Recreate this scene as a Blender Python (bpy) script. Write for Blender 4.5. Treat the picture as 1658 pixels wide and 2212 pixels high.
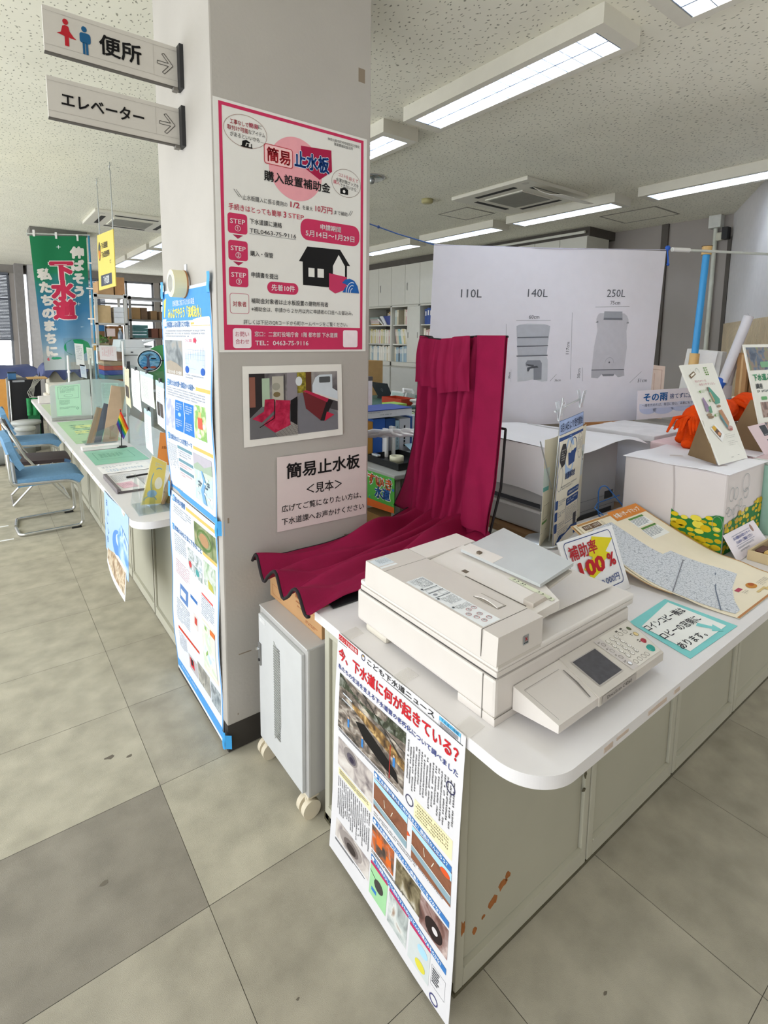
import bpy, bmesh, math, random
from mathutils import Vector, Matrix
for _o in list(bpy.data.objects):
    bpy.data.objects.remove(_o)
SC = bpy.context.scene
COL = SC.collection
rnd = random.Random(11)
PI = math.pi

# ---------------------------------------------------------------- camera, world, exposure
cd = bpy.data.cameras.new('camera')
cam = bpy.data.objects.new('camera', cd)
COL.objects.link(cam)
cd.sensor_fit = 'HORIZONTAL'
cd.sensor_width = 36.0
cd.lens = 36.0 * 1152.3 / 1658
cd.shift_y = -(1106 - 875.7) / 1658
cd.clip_start = 0.02
cd.clip_end = 200
_y, _p, _r = math.radians(52.78), math.radians(-7.18), math.radians(0.68)
_f = Vector((math.cos(_y) * math.cos(_p), math.sin(_y) * math.cos(_p), math.sin(_p)))
_rt = Vector((math.sin(_y), -math.cos(_y), 0))
_up = _rt.cross(_f)
_r2 = _rt * math.cos(_r) + _up * math.sin(_r)
_u2 = _up * math.cos(_r) - _rt * math.sin(_r)
_m = Matrix((_r2, _u2, -_f)).transposed().to_4x4()
_m.translation = Vector((-0.6573, -1.8156, 1.57))
cam.matrix_world = _m
SC.camera = cam

SC.view_settings.view_transform = 'Standard'
SC.view_settings.look = 'None'
SC.view_settings.gamma = 1.0
SC.view_settings.use_curve_mapping = False
SC.view_settings.exposure = 0.40

wd = bpy.data.worlds.new('daylight')
SC.world = wd
wd.use_nodes = True
_n = wd.node_tree.nodes
_bg = _n['Background']
_bg.inputs[0].default_value = (0.92, 0.96, 1.0, 1)
_bg.inputs[1].default_value = 2.6
LAMP = 25.0            # strength of the ceiling lamps

# ---------------------------------------------------------------- materials
def lin(h):
    h = h.lstrip('#')
    o = []
    for i in (0, 2, 4):
        c = int(h[i:i + 2], 16) / 255
        o.append(c / 12.92 if c <= 0.04045 else ((c + 0.055) / 1.055) ** 2.4)
    return o
MATS = {}
def mat(hexc, rough=0.6, metal=0.0, var=0.06, scale=14.0, bump=0.0, bscale=None, spec=0.4, name=None, detail=4):
    """plain surface: colour broken up by a little noise, optional grain"""
    key = (hexc, rough, metal, var, scale, bump, bscale, spec, detail)
    if key in MATS:
        return MATS[key]
    m = bpy.data.materials.new(name or 'surface_' + hexc.lstrip('#'))
    m.use_nodes = True
    nt = m.node_tree
    b = nt.nodes['Principled BSDF']
    b.inputs['Roughness'].default_value = rough
    b.inputs['Metallic'].default_value = metal
    b.inputs['Specular IOR Level'].default_value = spec
    tc = nt.nodes.new('ShaderNodeTexCoord')
    nz = nt.nodes.new('ShaderNodeTexNoise')
    nz.inputs['Scale'].default_value = scale
    nz.inputs['Detail'].default_value = detail
    nt.links.new(tc.outputs['Object'], nz.inputs['Vector'])
    r = nt.nodes.new('ShaderNodeValToRGB')
    c = lin(hexc)
    r.color_ramp.elements[0].position = 0.3
    r.color_ramp.elements[1].position = 0.7
    r.color_ramp.elements[0].color = [max(0, x * (1 - var)) for x in c] + [1]
    r.color_ramp.elements[1].color = [min(1, x * (1 + var)) for x in c] + [1]
    nt.links.new(nz.outputs['Fac'], r.inputs[0])
    nt.links.new(r.outputs[0], b.inputs['Base Color'])
    if bump:
        n2 = nt.nodes.new('ShaderNodeTexNoise')
        n2.inputs['Scale'].default_value = bscale or 200
        n2.inputs['Detail'].default_value = 3
        nt.links.new(tc.outputs['Object'], n2.inputs['Vector'])
        bp = nt.nodes.new('ShaderNodeBump')
        bp.inputs['Strength'].default_value = bump
        bp.inputs['Distance'].default_value = 0.004
        nt.links.new(n2.outputs['Fac'], bp.inputs['Height'])
        nt.links.new(bp.outputs['Normal'], b.inputs['Normal'])
    MATS[key] = m
    return m
def ink(hexc):
    return mat(hexc, 0.75, 0, 0.03, 30, spec=0.2, name='ink_' + hexc.lstrip('#'))
def picture(name, cols, scale=30, kind='noise', detail=6, stretch=(1, 1, 1), pos=None, dist=0.6):
    """printed picture: patches of several colours"""
    key = ('pic', name)
    if key in MATS:
        return MATS[key]
    m = bpy.data.materials.new(name)
    m.use_nodes = True
    nt = m.node_tree
    b = nt.nodes['Principled BSDF']
    b.inputs['Roughness'].default_value = 0.6
    b.inputs['Specular IOR Level'].default_value = 0.25
    tc = nt.nodes.new('ShaderNodeTexCoord')
    mp = nt.nodes.new('ShaderNodeMapping')
    mp.inputs['Scale'].default_value = stretch
    nt.links.new(tc.outputs['Object'], mp.inputs['Vector'])
    if kind == 'noise':
        t = nt.nodes.new('ShaderNodeTexNoise')
        t.inputs['Detail'].default_value = detail
        t.inputs['Distortion'].default_value = dist
        out = t.outputs['Fac']
    else:
        t = nt.nodes.new('ShaderNodeTexVoronoi')
        if kind == 'edge':
            t.feature = 'DISTANCE_TO_EDGE'
        out = t.outputs['Distance']
    t.inputs['Scale'].default_value = scale
    nt.links.new(mp.outputs[0], t.inputs['Vector'])
    r = nt.nodes.new('ShaderNodeValToRGB')
    cr = r.color_ramp
    k = len(cols)
    pos = pos or [0.3 + 0.4 * i / (k - 1) for i in range(k)]
    while len(cr.elements) < k:
        cr.elements.new(0.5)
    for i in range(k):
        cr.elements[i].position = pos[i]
    for i in range(k):
        cr.elements[i].color = lin(cols[i]) + [1]
    nt.links.new(out, r.inputs[0])
    nt.links.new(r.outputs[0], b.inputs['Base Color'])
    MATS[key] = m
    return m
def clear(name, tint='ffffff', gloss=0.08, rough=0.03, milk=0.0, milkc='ffffff'):
    key = ('clear', name)
    if key in MATS:
        return MATS[key]
    m = bpy.data.materials.new(name)
    m.use_nodes = True
    nt = m.node_tree
    nt.nodes.remove(nt.nodes['Principled BSDF'])
    out = nt.nodes['Material Output']
    tr = nt.nodes.new('ShaderNodeBsdfTransparent')
    tr.inputs[0].default_value = lin(tint) + [1]
    gl = nt.nodes.new('ShaderNodeBsdfGlossy')
    gl.inputs['Roughness'].default_value = rough
    mx = nt.nodes.new('ShaderNodeMixShader')
    mx.inputs[0].default_value = gloss
    nt.links.new(tr.outputs[0], mx.inputs[1])
    nt.links.new(gl.outputs[0], mx.inputs[2])
    last = mx
    if milk:
        df = nt.nodes.new('ShaderNodeBsdfDiffuse')
        df.inputs[0].default_value = lin(milkc) + [1]
        m2 = nt.nodes.new('ShaderNodeMixShader')
        m2.inputs[0].default_value = milk
        nt.links.new(mx.outputs[0], m2.inputs[1])
        nt.links.new(df.outputs[0], m2.inputs[2])
        last = m2
    nt.links.new(last.outputs[0], out.inputs[0])
    MATS[key] = m
    return m
def glow(name, hexc, strength, base=None):
    key = ('glow', name)
    if key in MATS:
        return MATS[key]
    m = bpy.data.materials.new(name)
    m.use_nodes = True
    b = m.node_tree.nodes['Principled BSDF']
    b.inputs['Base Color'].default_value = lin(base or hexc) + [1]
    b.inputs['Emission Color'].default_value = lin(hexc) + [1]
    b.inputs['Emission Strength'].default_value = strength
    MATS[key] = m
    return m

CHROME = mat('d8dadc', 0.18, 1.0, 0.02)
STEEL = mat('b9bcbc', 0.35, 0.9, 0.04)
BLACK = mat('1c1c1e', 0.45)
WHITE = mat('f2f1ee', 0.5, var=0.02)
PAPER = mat('f4f1ef', 0.8, var=0.02, spec=0.2)
CREAM = mat('efead9', 0.8, var=0.02, spec=0.2)
CARTON = mat('b98f62', 0.85, var=0.08, scale=8)
CARTON2 = mat('9d7650', 0.85, var=0.08, scale=8)
GREYMETAL = mat('b6b6b0', 0.45, 0.0, 0.03)
ACRYL = clear('clear_acrylic', 'f6fbfb', 0.07, 0.02)

# ---------------------------------------------------------------- mesh builder
class B:
    def __init__(s):
        s.v, s.f, s.mi, s.sm, s.mats = [], [], [], [], []
    def slot(s, m):
        if m not in s.mats:
            s.mats.append(m)
        return s.mats.index(m)
    def add(s, vs, fs, m, smooth=False, M=None):
        k = len(s.v)
        i = s.slot(m)
        if M is not None:
            vs = [M @ Vector(v) for v in vs]
        s.v.extend([tuple(v) for v in vs])
        for f in fs:
            s.f.append([k + j for j in f])
            s.mi.append(i)
            s.sm.append(smooth)
        return s
    def bm(s, bm, m, smooth=False, M=None):
        bm.verts.ensure_lookup_table()
        bm.verts.index_update()
        s.add([v.co.copy() for v in bm.verts], [[v.index for v in f.verts] for f in bm.faces], m, smooth, M)
        bm.free()
        return s
    def box(s, x0, x1, y0, y1, z0, z1, m, bev=0.0, M=None, seg=2):
        if x1 < x0: x0, x1 = x1, x0
        if y1 < y0: y0, y1 = y1, y0
        if z1 < z0: z0, z1 = z1, z0
        if bev:
            bm = bmesh.new()
            bmesh.ops.create_cube(bm, size=1.0)
            for v in bm.verts:
                v.co = Vector((x0 + (v.co.x + .5) * (x1 - x0), y0 + (v.co.y + .5) * (y1 - y0), z0 + (v.co.z + .5) * (z1 - z0)))
            bev = min(bev, 0.49 * min(x1 - x0, y1 - y0, z1 - z0))
            bmesh.ops.bevel(bm, geom=list(bm.edges), offset=bev, segments=seg, affect='EDGES', profile=0.6)
            return s.bm(bm, m, False, M)
        vs = [(x, y, z) for x in (x0, x1) for y in (y0, y1) for z in (z0, z1)]
        fs = [(0, 1, 3, 2), (4, 6, 7, 5), (0, 4, 5, 1), (2, 3, 7, 6), (0, 2, 6, 4), (1, 5, 7, 3)]
        return s.add(vs, fs, m, False, M)
    def cyl(s, p0, p1, r0, m, r1=None, n=16, cap=True, smooth=True):
        p0, p1 = Vector(p0), Vector(p1)
        r1 = r0 if r1 is None else r1
        d = (p1 - p0).normalized()
        a = d.orthogonal().normalized()
        b = d.cross(a)
        vs = []
        for p, r in ((p0, r0), (p1, r1)):
            for i in range(n):
                t = 2 * PI * i / n
                vs.append(p + (a * math.cos(t) + b * math.sin(t)) * r)
        fs = [(i, (i + 1) % n, n + (i + 1) % n, n + i) for i in range(n)]
        s.add(vs, fs, m, smooth)
        if cap:
            s.add(vs[:n], [list(range(n))[::-1]], m)
            s.add(vs[n:], [list(range(n))], m)
        return s
    def tube(s, pts, r, m, n=8, closed=False, smooth=True, fillet=0.0, fn=4):
        pts = [Vector(p) for p in pts]
        if fillet:
            q = []
            k = len(pts)
            for i, p in enumerate(pts):
                if not closed and i in (0, k - 1):
                    q.append(p)
                    continue
                a, b = pts[i - 1] - p, pts[(i + 1) % k] - p
                f = min(fillet, a.length * .45, b.length * .45)
                a, b = p + a.normalized() * f, p + b.normalized() * f
                for j in range(fn + 1):
                    t = j / fn
                    q.append(a * (1 - t) ** 2 + p * 2 * t * (1 - t) + b * t * t)
            pts = q
        k = len(pts)
        rr = r if isinstance(r, (list, tuple)) else [r] * k
        vs = []
        prev = None
        for i, p in enumerate(pts):
            if closed:
                d = pts[(i + 1) % k] - pts[i - 1]
            else:
                d = pts[min(i + 1, k - 1)] - pts[max(i - 1, 0)]
            d.normalize()
            a = d.orthogonal().normalized() if prev is None else (prev - d * prev.dot(d)).normalized()
            prev = a
            b = d.cross(a)
            for j in range(n):
                t = 2 * PI * j / n
                vs.append(p + (a * math.cos(t) + b * math.sin(t)) * rr[i])
        fs = []
        for i in range(k if closed else k - 1):
            i2 = (i + 1) % k
            for j in range(n):
                fs.append((i * n + j, i * n + (j + 1) % n, i2 * n + (j + 1) % n, i2 * n + j))
        s.add(vs, fs, m, smooth)
        if not closed:
            s.add(vs[:n], [list(range(n))[::-1]], m)
            s.add(vs[-n:], [list(range(n))], m)
        return s
    def lathe(s, prof, c, m, n=24, smooth=True):
        c = Vector(c)
        vs, fs = [], []
        for r, z in prof:
            for j in range(n):
                t = 2 * PI * j / n
                vs.append(c + Vector((r * math.cos(t), r * math.sin(t), z)))
        for i in range(len(prof) - 1):
            for j in range(n):
                fs.append((i * n + j, i * n + (j + 1) % n, (i + 1) * n + (j + 1) % n, (i + 1) * n + j))
        s.add(vs, fs, m, smooth)
        return s
    def prism(s, poly, d, m, smooth=False):
        """closed polygon of 3-D points pushed along d"""
        d = Vector(d)
        p = [Vector(q) for q in poly]
        n = len(p)
        vs = p + [q + d for q in p]
        fs = [list(range(n))[::-1], [n + i for i in range(n)]]
        fs += [(i, (i + 1) % n, n + (i + 1) % n, n + i) for i in range(n)]
        return s.add(vs, fs, m, smooth)
    def grid(s, fn, nu, nv, m, smooth=True, thick=0.0):
        """surface fn(u,v) -> point; thick pushes a back face along the normal"""
        P = [[Vector(fn(i / nu, j / nv)) for j in range(nv + 1)] for i in range(nu + 1)]
        vs = [p for row in P for p in row]
        w = nv + 1
        fs = [(i * w + j, (i + 1) * w + j, (i + 1) * w + j + 1, i * w + j + 1) for i in range(nu) for j in range(nv)]
        s.add(vs, fs, m, smooth)
        if thick:
            N = []
            for i in range(nu + 1):
                for j in range(nv + 1):
                    du = P[min(i + 1, nu)][j] - P[max(i - 1, 0)][j]
                    dv = P[i][min(j + 1, nv)] - P[i][max(j - 1, 0)]
                    nn = du.cross(dv)
                    N.append(nn.normalized() if nn.length > 1e-12 else Vector((0, 0, 1)))
            vb = [p + q * thick for p, q in zip(vs, N)]
            s.add(vb, [f[::-1] for f in fs], m, smooth)
            ring = [i * w for i in range(nu + 1)] + [nu * w + j for j in range(1, nv + 1)] + [i * w + nv for i in range(nu - 1, -1, -1)] + [j for j in range(nv - 1, 0, -1)]
            k = len(ring)
            ev = [vs[i] for i in ring] + [vb[i] for i in ring]
            s.add(ev, [(i, (i + 1) % k, k + (i + 1) % k, k + i) for i in range(k)], m)
        return s
    def ball(s, c, r, m, M=None, n=14, sq=(1, 1, 1)):
        vs, fs = [], []
        c = Vector(c)
        k = n // 2
        for i in range(k + 1):
            a = PI * i / k
            for j in range(n):
                t = 2 * PI * j / n
                vs.append(c + Vector((r * sq[0] * math.sin(a) * math.cos(t), r * sq[1] * math.sin(a) * math.sin(t), r * sq[2] * math.cos(a))))
        for i in range(k):
            for j in range(n):
                fs.append((i * n + j, (i + 1) * n + j, (i + 1) * n + (j + 1) % n, i * n + (j + 1) % n))
        return s.add(vs, fs, m, True, M)
    def mesh(s, name, inv=None):
        me = bpy.data.meshes.new(name)
        vs = s.v if inv is None else [tuple(inv @ Vector(v)) for v in s.v]
        me.from_pydata(vs, [], s.f)
        for m in s.mats:
            me.materials.append(m)
        me.polygons.foreach_set('material_index', s.mi)
        me.polygons.foreach_set('use_smooth', s.sm)
        me.update()
        return me

INV = {}
def thing(name, label, cat, loc, group=None, rz=0.0):
    o = bpy.data.objects.new(name, None)
    o.empty_display_size = 0.05
    COL.objects.link(o)
    o.location = loc
    o.rotation_euler = (0, 0, rz)
    o['label'] = label
    o['category'] = cat
    if group:
        o['group'] = group
    INV[o] = (Matrix.Translation(Vector(loc)) @ Matrix.Rotation(rz, 4, 'Z')).inverted()
    return o
def part(name, b, root, label=None, local=False, kind=None):
    """a part; its shape is written in world coordinates unless local"""
    inv = INV[root]
    o = bpy.data.objects.new(name, b.mesh(name, None if local else inv))
    COL.objects.link(o)
    o.parent = root
    INV[o] = inv
    if label:
        o['label'] = label
    if kind:
        o['kind'] = kind
    return o
def solo(name, b, label, cat, group=None, kind=None):
    xs, ys, zs = zip(*b.v)
    c = Vector(((min(xs) + max(xs)) / 2, (min(ys) + max(ys)) / 2, min(zs)))
    o = bpy.data.objects.new(name, b.mesh(name, Matrix.Translation(-c)))
    o.location = c
    COL.objects.link(o)
    INV[o] = Matrix.Translation(-c)
    if kind == 'structure':
        o['kind'] = kind
        return o
    o['label'] = label
    o['category'] = cat
    if group:
        o['group'] = group
    if kind:
        o['kind'] = kind
    return o
def struct(name, b):
    return solo(name, b, None, None, kind='structure')
def dup(root, loc, label, rz=None, group=None):
    r = root.copy()
    COL.objects.link(r)
    r.location = loc
    if rz is not None:
        r.rotation_euler = (0, 0, rz)
    r['label'] = label
    if group:
        r['group'] = group
    for ch in list(root.children):
        c = ch.copy()
        COL.objects.link(c)
        c.parent = r
        for g in list(ch.children):
            d = g.copy()
            COL.objects.link(d)
            d.parent = c
    return r

# ---------------------------------------------------------------- printed sheets
GL = {}
def glyphs(s, bold):
    k = (s, bold)
    if k not in GL:
        cu = bpy.data.curves.new('t', 'FONT')
        cu.body = s
        cu.resolution_u = 2
        cu.fill_mode = 'FRONT'
        o = bpy.data.objects.new('t', cu)
        COL.objects.link(o)
        dg = bpy.context.evaluated_depsgraph_get()
        me = bpy.data.meshes.new_from_object(o.evaluated_get(dg))
        vs = [(v.co.x, v.co.y) for v in me.vertices]
        fs = [tuple(p.vertices) for p in me.polygons]
        if bold:
            # heavier weight: a thin band along every outline edge
            cnt = {}
            for f in fs:
                for a, c in zip(f, f[1:] + f[:1]):
                    e = (min(a, c), max(a, c))
                    cnt[e] = cnt.get(e, 0) + 1
            for (a, c), q in cnt.items():
                if q != 1:
                    continue
                (x0, y0), (x1, y1) = vs[a], vs[c]
                L = math.hypot(x1 - x0, y1 - y0)
                if L < 1e-6:
                    continue
                dx, dy = (x1 - x0) / L * bold, (y1 - y0) / L * bold
                n = len(vs)
                vs += [(x0 - dx * .4 - dy, y0 - dy * .4 + dx), (x1 + dx * .4 - dy, y1 + dy * .4 + dx), (x1 + dx * .4 + dy, y1 + dy * .4 - dx), (x0 - dx * .4 + dy, y0 - dy * .4 - dx)]
                fs.append((n, n + 3, n + 2, n + 1))
        GL[k] = (vs, fs)
        bpy.data.objects.remove(o)
        bpy.data.curves.remove(cu)
        bpy.data.meshes.remove(me)
    return GL[k]
EPS = 0.0005
class Sheet(B):
    """flat or bent print given by its four corners (clockwise from top left); drawing units w x h, v runs down"""
    def __init__(s, TL, TR, BR, BL, w, h, paper=None, bend=None, thick=0.0008, step=40):
        super().__init__()
        s.c = [Vector(q) for q in (TL, TR, BR, BL)]
        s.w, s.h, s.bend, s.step = w, h, bend, step
        n = (s.c[1] - s.c[0]).cross(s.c[0] - s.c[3])
        s.N = n.normalized()
        if paper is not None:
            nu = max(1, int(math.ceil(w / step))) if bend else 1
            nv = max(1, int(math.ceil(h / step))) if bend else 1
            s.grid(lambda a, b: s.P(a * w, b * h, 0), nu, nv, paper, bool(bend), thick)
            # keep the printed side facing the reader
            k = len(s.v)
    def P(s, u, v, l=1):
        a, b = u / s.w, v / s.h
        p = (s.c[0] * (1 - a) + s.c[1] * a) * (1 - b) + (s.c[3] * (1 - a) + s.c[2] * a) * b
        d = l * EPS
        if s.bend:
            d += s.bend(a, b)
        return p + s.N * d
    def rect(s, u, v, w, h, m, l=1):
        if isinstance(m, str): m = ink(m)
        nu = max(1, int(math.ceil(w / s.step))) if s.bend else 1
        nv = max(1, int(math.ceil(h / s.step))) if s.bend else 1
        return s.grid(lambda a, b: s.P(u + a * w, v + b * h, l), nu, nv, m, False)
    def poly(s, pts, m, l=1):
        if isinstance(m, str): m = ink(m)
        return s.add([s.P(p[0], p[1], l) for p in pts], [list(range(len(pts)))[::-1]], m)
    def ell(s, u, v, ru, rv, m, l=1, n=28):
        return s.poly([(u + ru * math.cos(2 * PI * i / n), v + rv * math.sin(2 * PI * i / n)) for i in range(n)], m, l)
    def band(s, a, b_, c, d, m, l=1):
        """four-cornered strip (clockwise from top left) that follows a bent sheet"""
        if isinstance(m, str): m = ink(m)
        n = max(1, int(math.hypot(b_[0] - a[0], b_[1] - a[1]) / s.step)) + 1
        k = max(1, int(math.hypot(d[0] - a[0], d[1] - a[1]) / s.step)) + 1
        def fn(p, q):
            u = (a[0] * (1 - p) + b_[0] * p) * (1 - q) + (d[0] * (1 - p) + c[0] * p) * q
            v = (a[1] * (1 - p) + b_[1] * p) * (1 - q) + (d[1] * (1 - p) + c[1] * p) * q
            return s.P(u, v, l)
        return s.grid(fn, n, k, m, False)
    def ring(s, u, v, ru, rv, t, m, l=1, n=32, a0=0, a1=2 * PI):
        if isinstance(m, str): m = ink(m)
        vs, fs = [], []
        for i in range(n + 1):
            a = a0 + (a1 - a0) * i / n
            vs.append(s.P(u + ru * math.cos(a), v + rv * math.sin(a), l))
            vs.append(s.P(u + (ru - t) * math.cos(a), v + (rv - t) * math.sin(a), l))
        fs = [(2 * i, 2 * i + 1, 2 * i + 3, 2 * i + 2) for i in range(n)]
        return s.add(vs, fs, m)
    def rr(s, u, v, w, h, r, m, l=1):
        pts = []
        for cx, cy, a0 in ((u + w - r, v + r, -PI / 2), (u + w - r, v + h - r, 0), (u + r, v + h - r, PI / 2), (u + r, v + r, PI)):
            for i in range(6):
                a = a0 + PI / 2 * i / 5
                pts.append((cx + r * math.cos(a), cy + r * math.sin(a)))
        return s.poly(pts, m, l)
    def frame(s, u, v, w, h, t, m, l=1):
        s.rect(u, v, w, t, m, l); s.rect(u, v + h - t, w, t, m, l)
        s.rect(u, v + t, t, h - 2 * t, m, l); s.rect(u + w - t, v + t, t, h - 2 * t, m, l)
    def line(s, u0, v0, u1, v1, t, m, l=2):
        dx, dy = u1 - u0, v1 - v0
        L = math.hypot(dx, dy) or 1
        nx, ny = -dy / L * t / 2, dx / L * t / 2
        return s.poly([(u0 - nx, v0 - ny), (u1 - nx, v1 - ny), (u1 + nx, v1 + ny), (u0 + nx, v0 + ny)], m, l)
    def text(s, t, u, v, size, m, al='l', w=None, bold=0.0, l=3, rot=0.0, hgt=None):
        """al l/c/r: u is that edge; v is the middle of the line"""
        if isinstance(m, str): m = ink(m)
        vs, fs = glyphs(t, bold)
        if not vs: return s
        x0, x1 = min(p[0] for p in vs), max(p[0] for p in vs)
        y0, y1 = min(p[1] for p in vs), max(p[1] for p in vs)
        sx = sy = size
        if w: sx = w / (x1 - x0)
        if hgt: sy = hgt / (y1 - y0)
        ox = {'l': x0, 'c': (x0 + x1) / 2, 'r': x1}[al]
        oy = (y0 + y1) / 2 if hgt else 0.36
        ca, sa = math.cos(rot), math.sin(rot)
        q = []
        for x, y in vs:
            a, b = (x - ox) * sx, -(y - oy) * sy
            q.append(s.P(u + a * ca - b * sa, v + a * sa + b * ca, l))
        return s.add(q, fs, m)
    def vtext(s, t, u, v, size, m, pitch=None, bold=0.0, l=3, dx=0.0):
        for i, ch in enumerate(t):
            s.text(ch, u + dx * i, v + i * (pitch or size), size, m, 'c', bold=bold, l=l)
    def cells(s, cs, m, l):
        """many tiny print marks at once"""
        if isinstance(m, str): m = ink(m)
        vs, fs = [], []
        for u, v, w, h in cs:
            n = len(vs)
            vs += [s.P(u, v, l), s.P(u, v + h, l), s.P(u + w, v + h, l), s.P(u + w, v, l)]
            fs.append((n, n + 1, n + 2, n + 3))
        if vs: s.add(vs, fs, m)
    def marks(s, ch, along):
        """strokes of one illegible sign in a unit square"""
        o = []
        for k in range(2):
            o.append((rnd.uniform(0, .15), rnd.uniform(.02, .3) + .48 * k, rnd.uniform(.6, .95), .2))
        o.append((rnd.uniform(.15, .65), rnd.uniform(0, .2), .2, rnd.uniform(.6, .95)))
        return o
    def dashes(s, u, v, w, h, n, m, l=2, fill=0.62, full=0.95):
        """rows of print too small to read"""
        p = h / n
        c = p * fill
        big = c > max(s.w / 130, 3)
        o = []
        for i in range(n):
            x = 0.0
            end = w * (full if i < n - 1 else full * rnd.uniform(.4, .9))
            while x + c * .8 < end:
                if rnd.random() > .08:
                    if big:
                        o += [(u + x + a * c, v + i * p + b_ * c, q * c, r_ * c) for a, b_, q, r_ in s.marks(c, 0)]
                    else:
                        k = min(rnd.uniform(1, 4) * c, end - x)
                        o.append((u + x, v + i * p, k, c * .8)); x += k - c
                x += c * 1.12
        s.cells(o, m, l)
    def vdashes(s, u, v, w, h, n, m, l=2, fill=0.55):
        p = w / n
        c = p * fill
        o = []
        for i in range(n):
            y = 0.0
            end = h * rnd.uniform(.75, 1)
            while y + c < end:
                if rnd.random() > .06:
                    o += [(u + i * p + a * c, v + y + b_ * c, q * c, r_ * c) for a, b_, q, r_ in s.marks(c, 1)]
                y += c * 1.08
        s.cells(o, m, l)

# ---------------------------------------------------------------- room shell
ZC = 3.0
m_ceil = mat('ebe8d8', 0.9, var=0.04, scale=3, bump=0.0, spec=0.1, name='ceiling_board')
# short dark pits of the acoustic board
_nt = m_ceil.node_tree
_b = _nt.nodes['Principled BSDF']
_tc = [n for n in _nt.nodes if n.type == 'TEX_COORD'][0]
_rp = [n for n in _nt.nodes if n.type == 'VALTORGB'][0]
_mp = _nt.nodes.new('ShaderNodeMapping')
_nz0 = _nt.nodes.new('ShaderNodeTexNoise'); _nz0.inputs['Scale'].default_value = 9
_mx0 = _nt.nodes.new('ShaderNodeMixRGB'); _mx0.inputs[0].default_value = 0.08
_nt.links.new(_tc.outputs['Object'], _nz0.inputs['Vector'])
_nt.links.new(_tc.outputs['Object'], _mx0.inputs[1]); _nt.links.new(_nz0.outputs['Color'], _mx0.inputs[2])
_nt.links.new(_mx0.outputs[0], _mp.inputs['Vector']); _mp.inputs['Scale'].default_value = (40, 22, 1)
_vo = _nt.nodes.new('ShaderNodeTexVoronoi'); _vo.voronoi_dimensions = '2D'; _vo.inputs['Scale'].default_value = 1.0
_nt.links.new(_mp.outputs[0], _vo.inputs['Vector'])
_r2n = _nt.nodes.new('ShaderNodeValToRGB')
_r2n.color_ramp.elements[0].position = 0.07; _r2n.color_ramp.elements[0].color = (0.36, 0.36, 0.33, 1)
_r2n.color_ramp.elements[1].position = 0.15; _r2n.color_ramp.elements[1].color = (1, 1, 1, 1)
_nt.links.new(_vo.outputs['Distance'], _r2n.inputs[0])
_mul = _nt.nodes.new('ShaderNodeMixRGB'); _mul.blend_type = 'MULTIPLY'; _mul.inputs[0].default_value = 1.0
_nt.links.new(_rp.outputs[0], _mul.inputs[1]); _nt.links.new(_r2n.outputs[0], _mul.inputs[2])
_nt.links.new(_mul.outputs[0], _b.inputs['Base Color'])
b = B(); b.box(-3.25, 6.35, -4, 12.2, ZC, ZC + .1, m_ceil)
struct('ceiling', b)

# carpet tiles half a metre wide; tone differs from tile to tile, paler along the lobby
carp = [mat(c, 0.95, var=0.16, scale=9, bump=0.35, bscale=600, spec=0.1, detail=12) for c in ('a9a393', 'b0aa99', 'b4ae9c', 'a39d8d')]
carp_d = mat('908a7e', 0.95, var=0.14, scale=9, bump=0.35, bscale=600, spec=0.1, detail=12)
b = B()
pick = {(-1, -1): carp_d, (0, -1): carp[2], (-1, 0): carp[2], (0, 0): carp[0], (-1, -2): carp[0], (0, -2): carp[3], (1, -1): carp[2], (-2, -1): carp[3], (-1, 1): carp[2]}
for i in range(-6, 14):
    for j in range(-8, 25):
        m = pick.get((i, j)) or (carp[rnd.choice((1, 2, 2))] if (i <= 0 and j >= 0) else carp[rnd.choice((0, 3, 3))])
        x, y = -0.246 + i * .5, j * .5
        b.add([(x, y, 0), (x + .4985, y, 0), (x + .4985, y + .4985, 0), (x, y + .4985, 0)], [(0, 1, 2, 3)], m)
m_spot = mat('6d665a', .95)
for (x, y, w) in ((-0.366, 0.244, 0.022), (-0.302, 0.206, 0.015), (-0.468, -0.259, 0.013), (-0.151, -0.835, 0.006), (0.453, -1.270, 0.008)):
    n = 9
    b.add([(x + w * math.cos(2 * PI * k / n) * rnd.uniform(.4, 1.1), y + .6 * w * math.sin(2 * PI * k / n) * rnd.uniform(.4, 1.1), .0006) for k in range(n)], [list(range(n))], m_spot)
b.box(-3.25, 6.9, -4.0, 12.6, -.1, -.002, mat('6c675d', .95))
struct('floor', b)

m_pil = mat('b3aea7', 0.75, var=0.05, scale=3, bump=0.15, bscale=90, name='painted_pillar')
b = B()
b.box(0, .64, 0, .64, 0.11, ZC, m_pil, 0.006)
b.box(.002, .638, .002, .638, 0, .112, mat('3b3733', .6))
# chipped paint and stains
m_st = mat('8b7d6c', .8)
for (x, z, w, h) in ((.02, .9, .006, .02), (.61, 2.0, .01, .05), (.58, 2.55, .03, .05), (.52, .72, .012, .03), (.05, .38, .05, .004), (.33, .935, .02, .018), (.04, .14, .004, .006)):
    b.box(x, x + w, -.0006, 0.001, z, z + h, m_st)
struct('wall_pillar', b)

m_wall = mat('a19a94', 0.85, var=0.05, scale=2, name='grey_wall')
b = B()
b.box(6.2, 6.35, .77, 12.2, 0, ZC, m_wall)
b.box(6.17, 6.2, 1.47, 1.55, 0, ZC, mat('5c5651', .8))
b.box(6.17, 6.2, .76, .80, 0, 2.75, mat('56514c', .8))
struct('wall_right', b)
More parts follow.
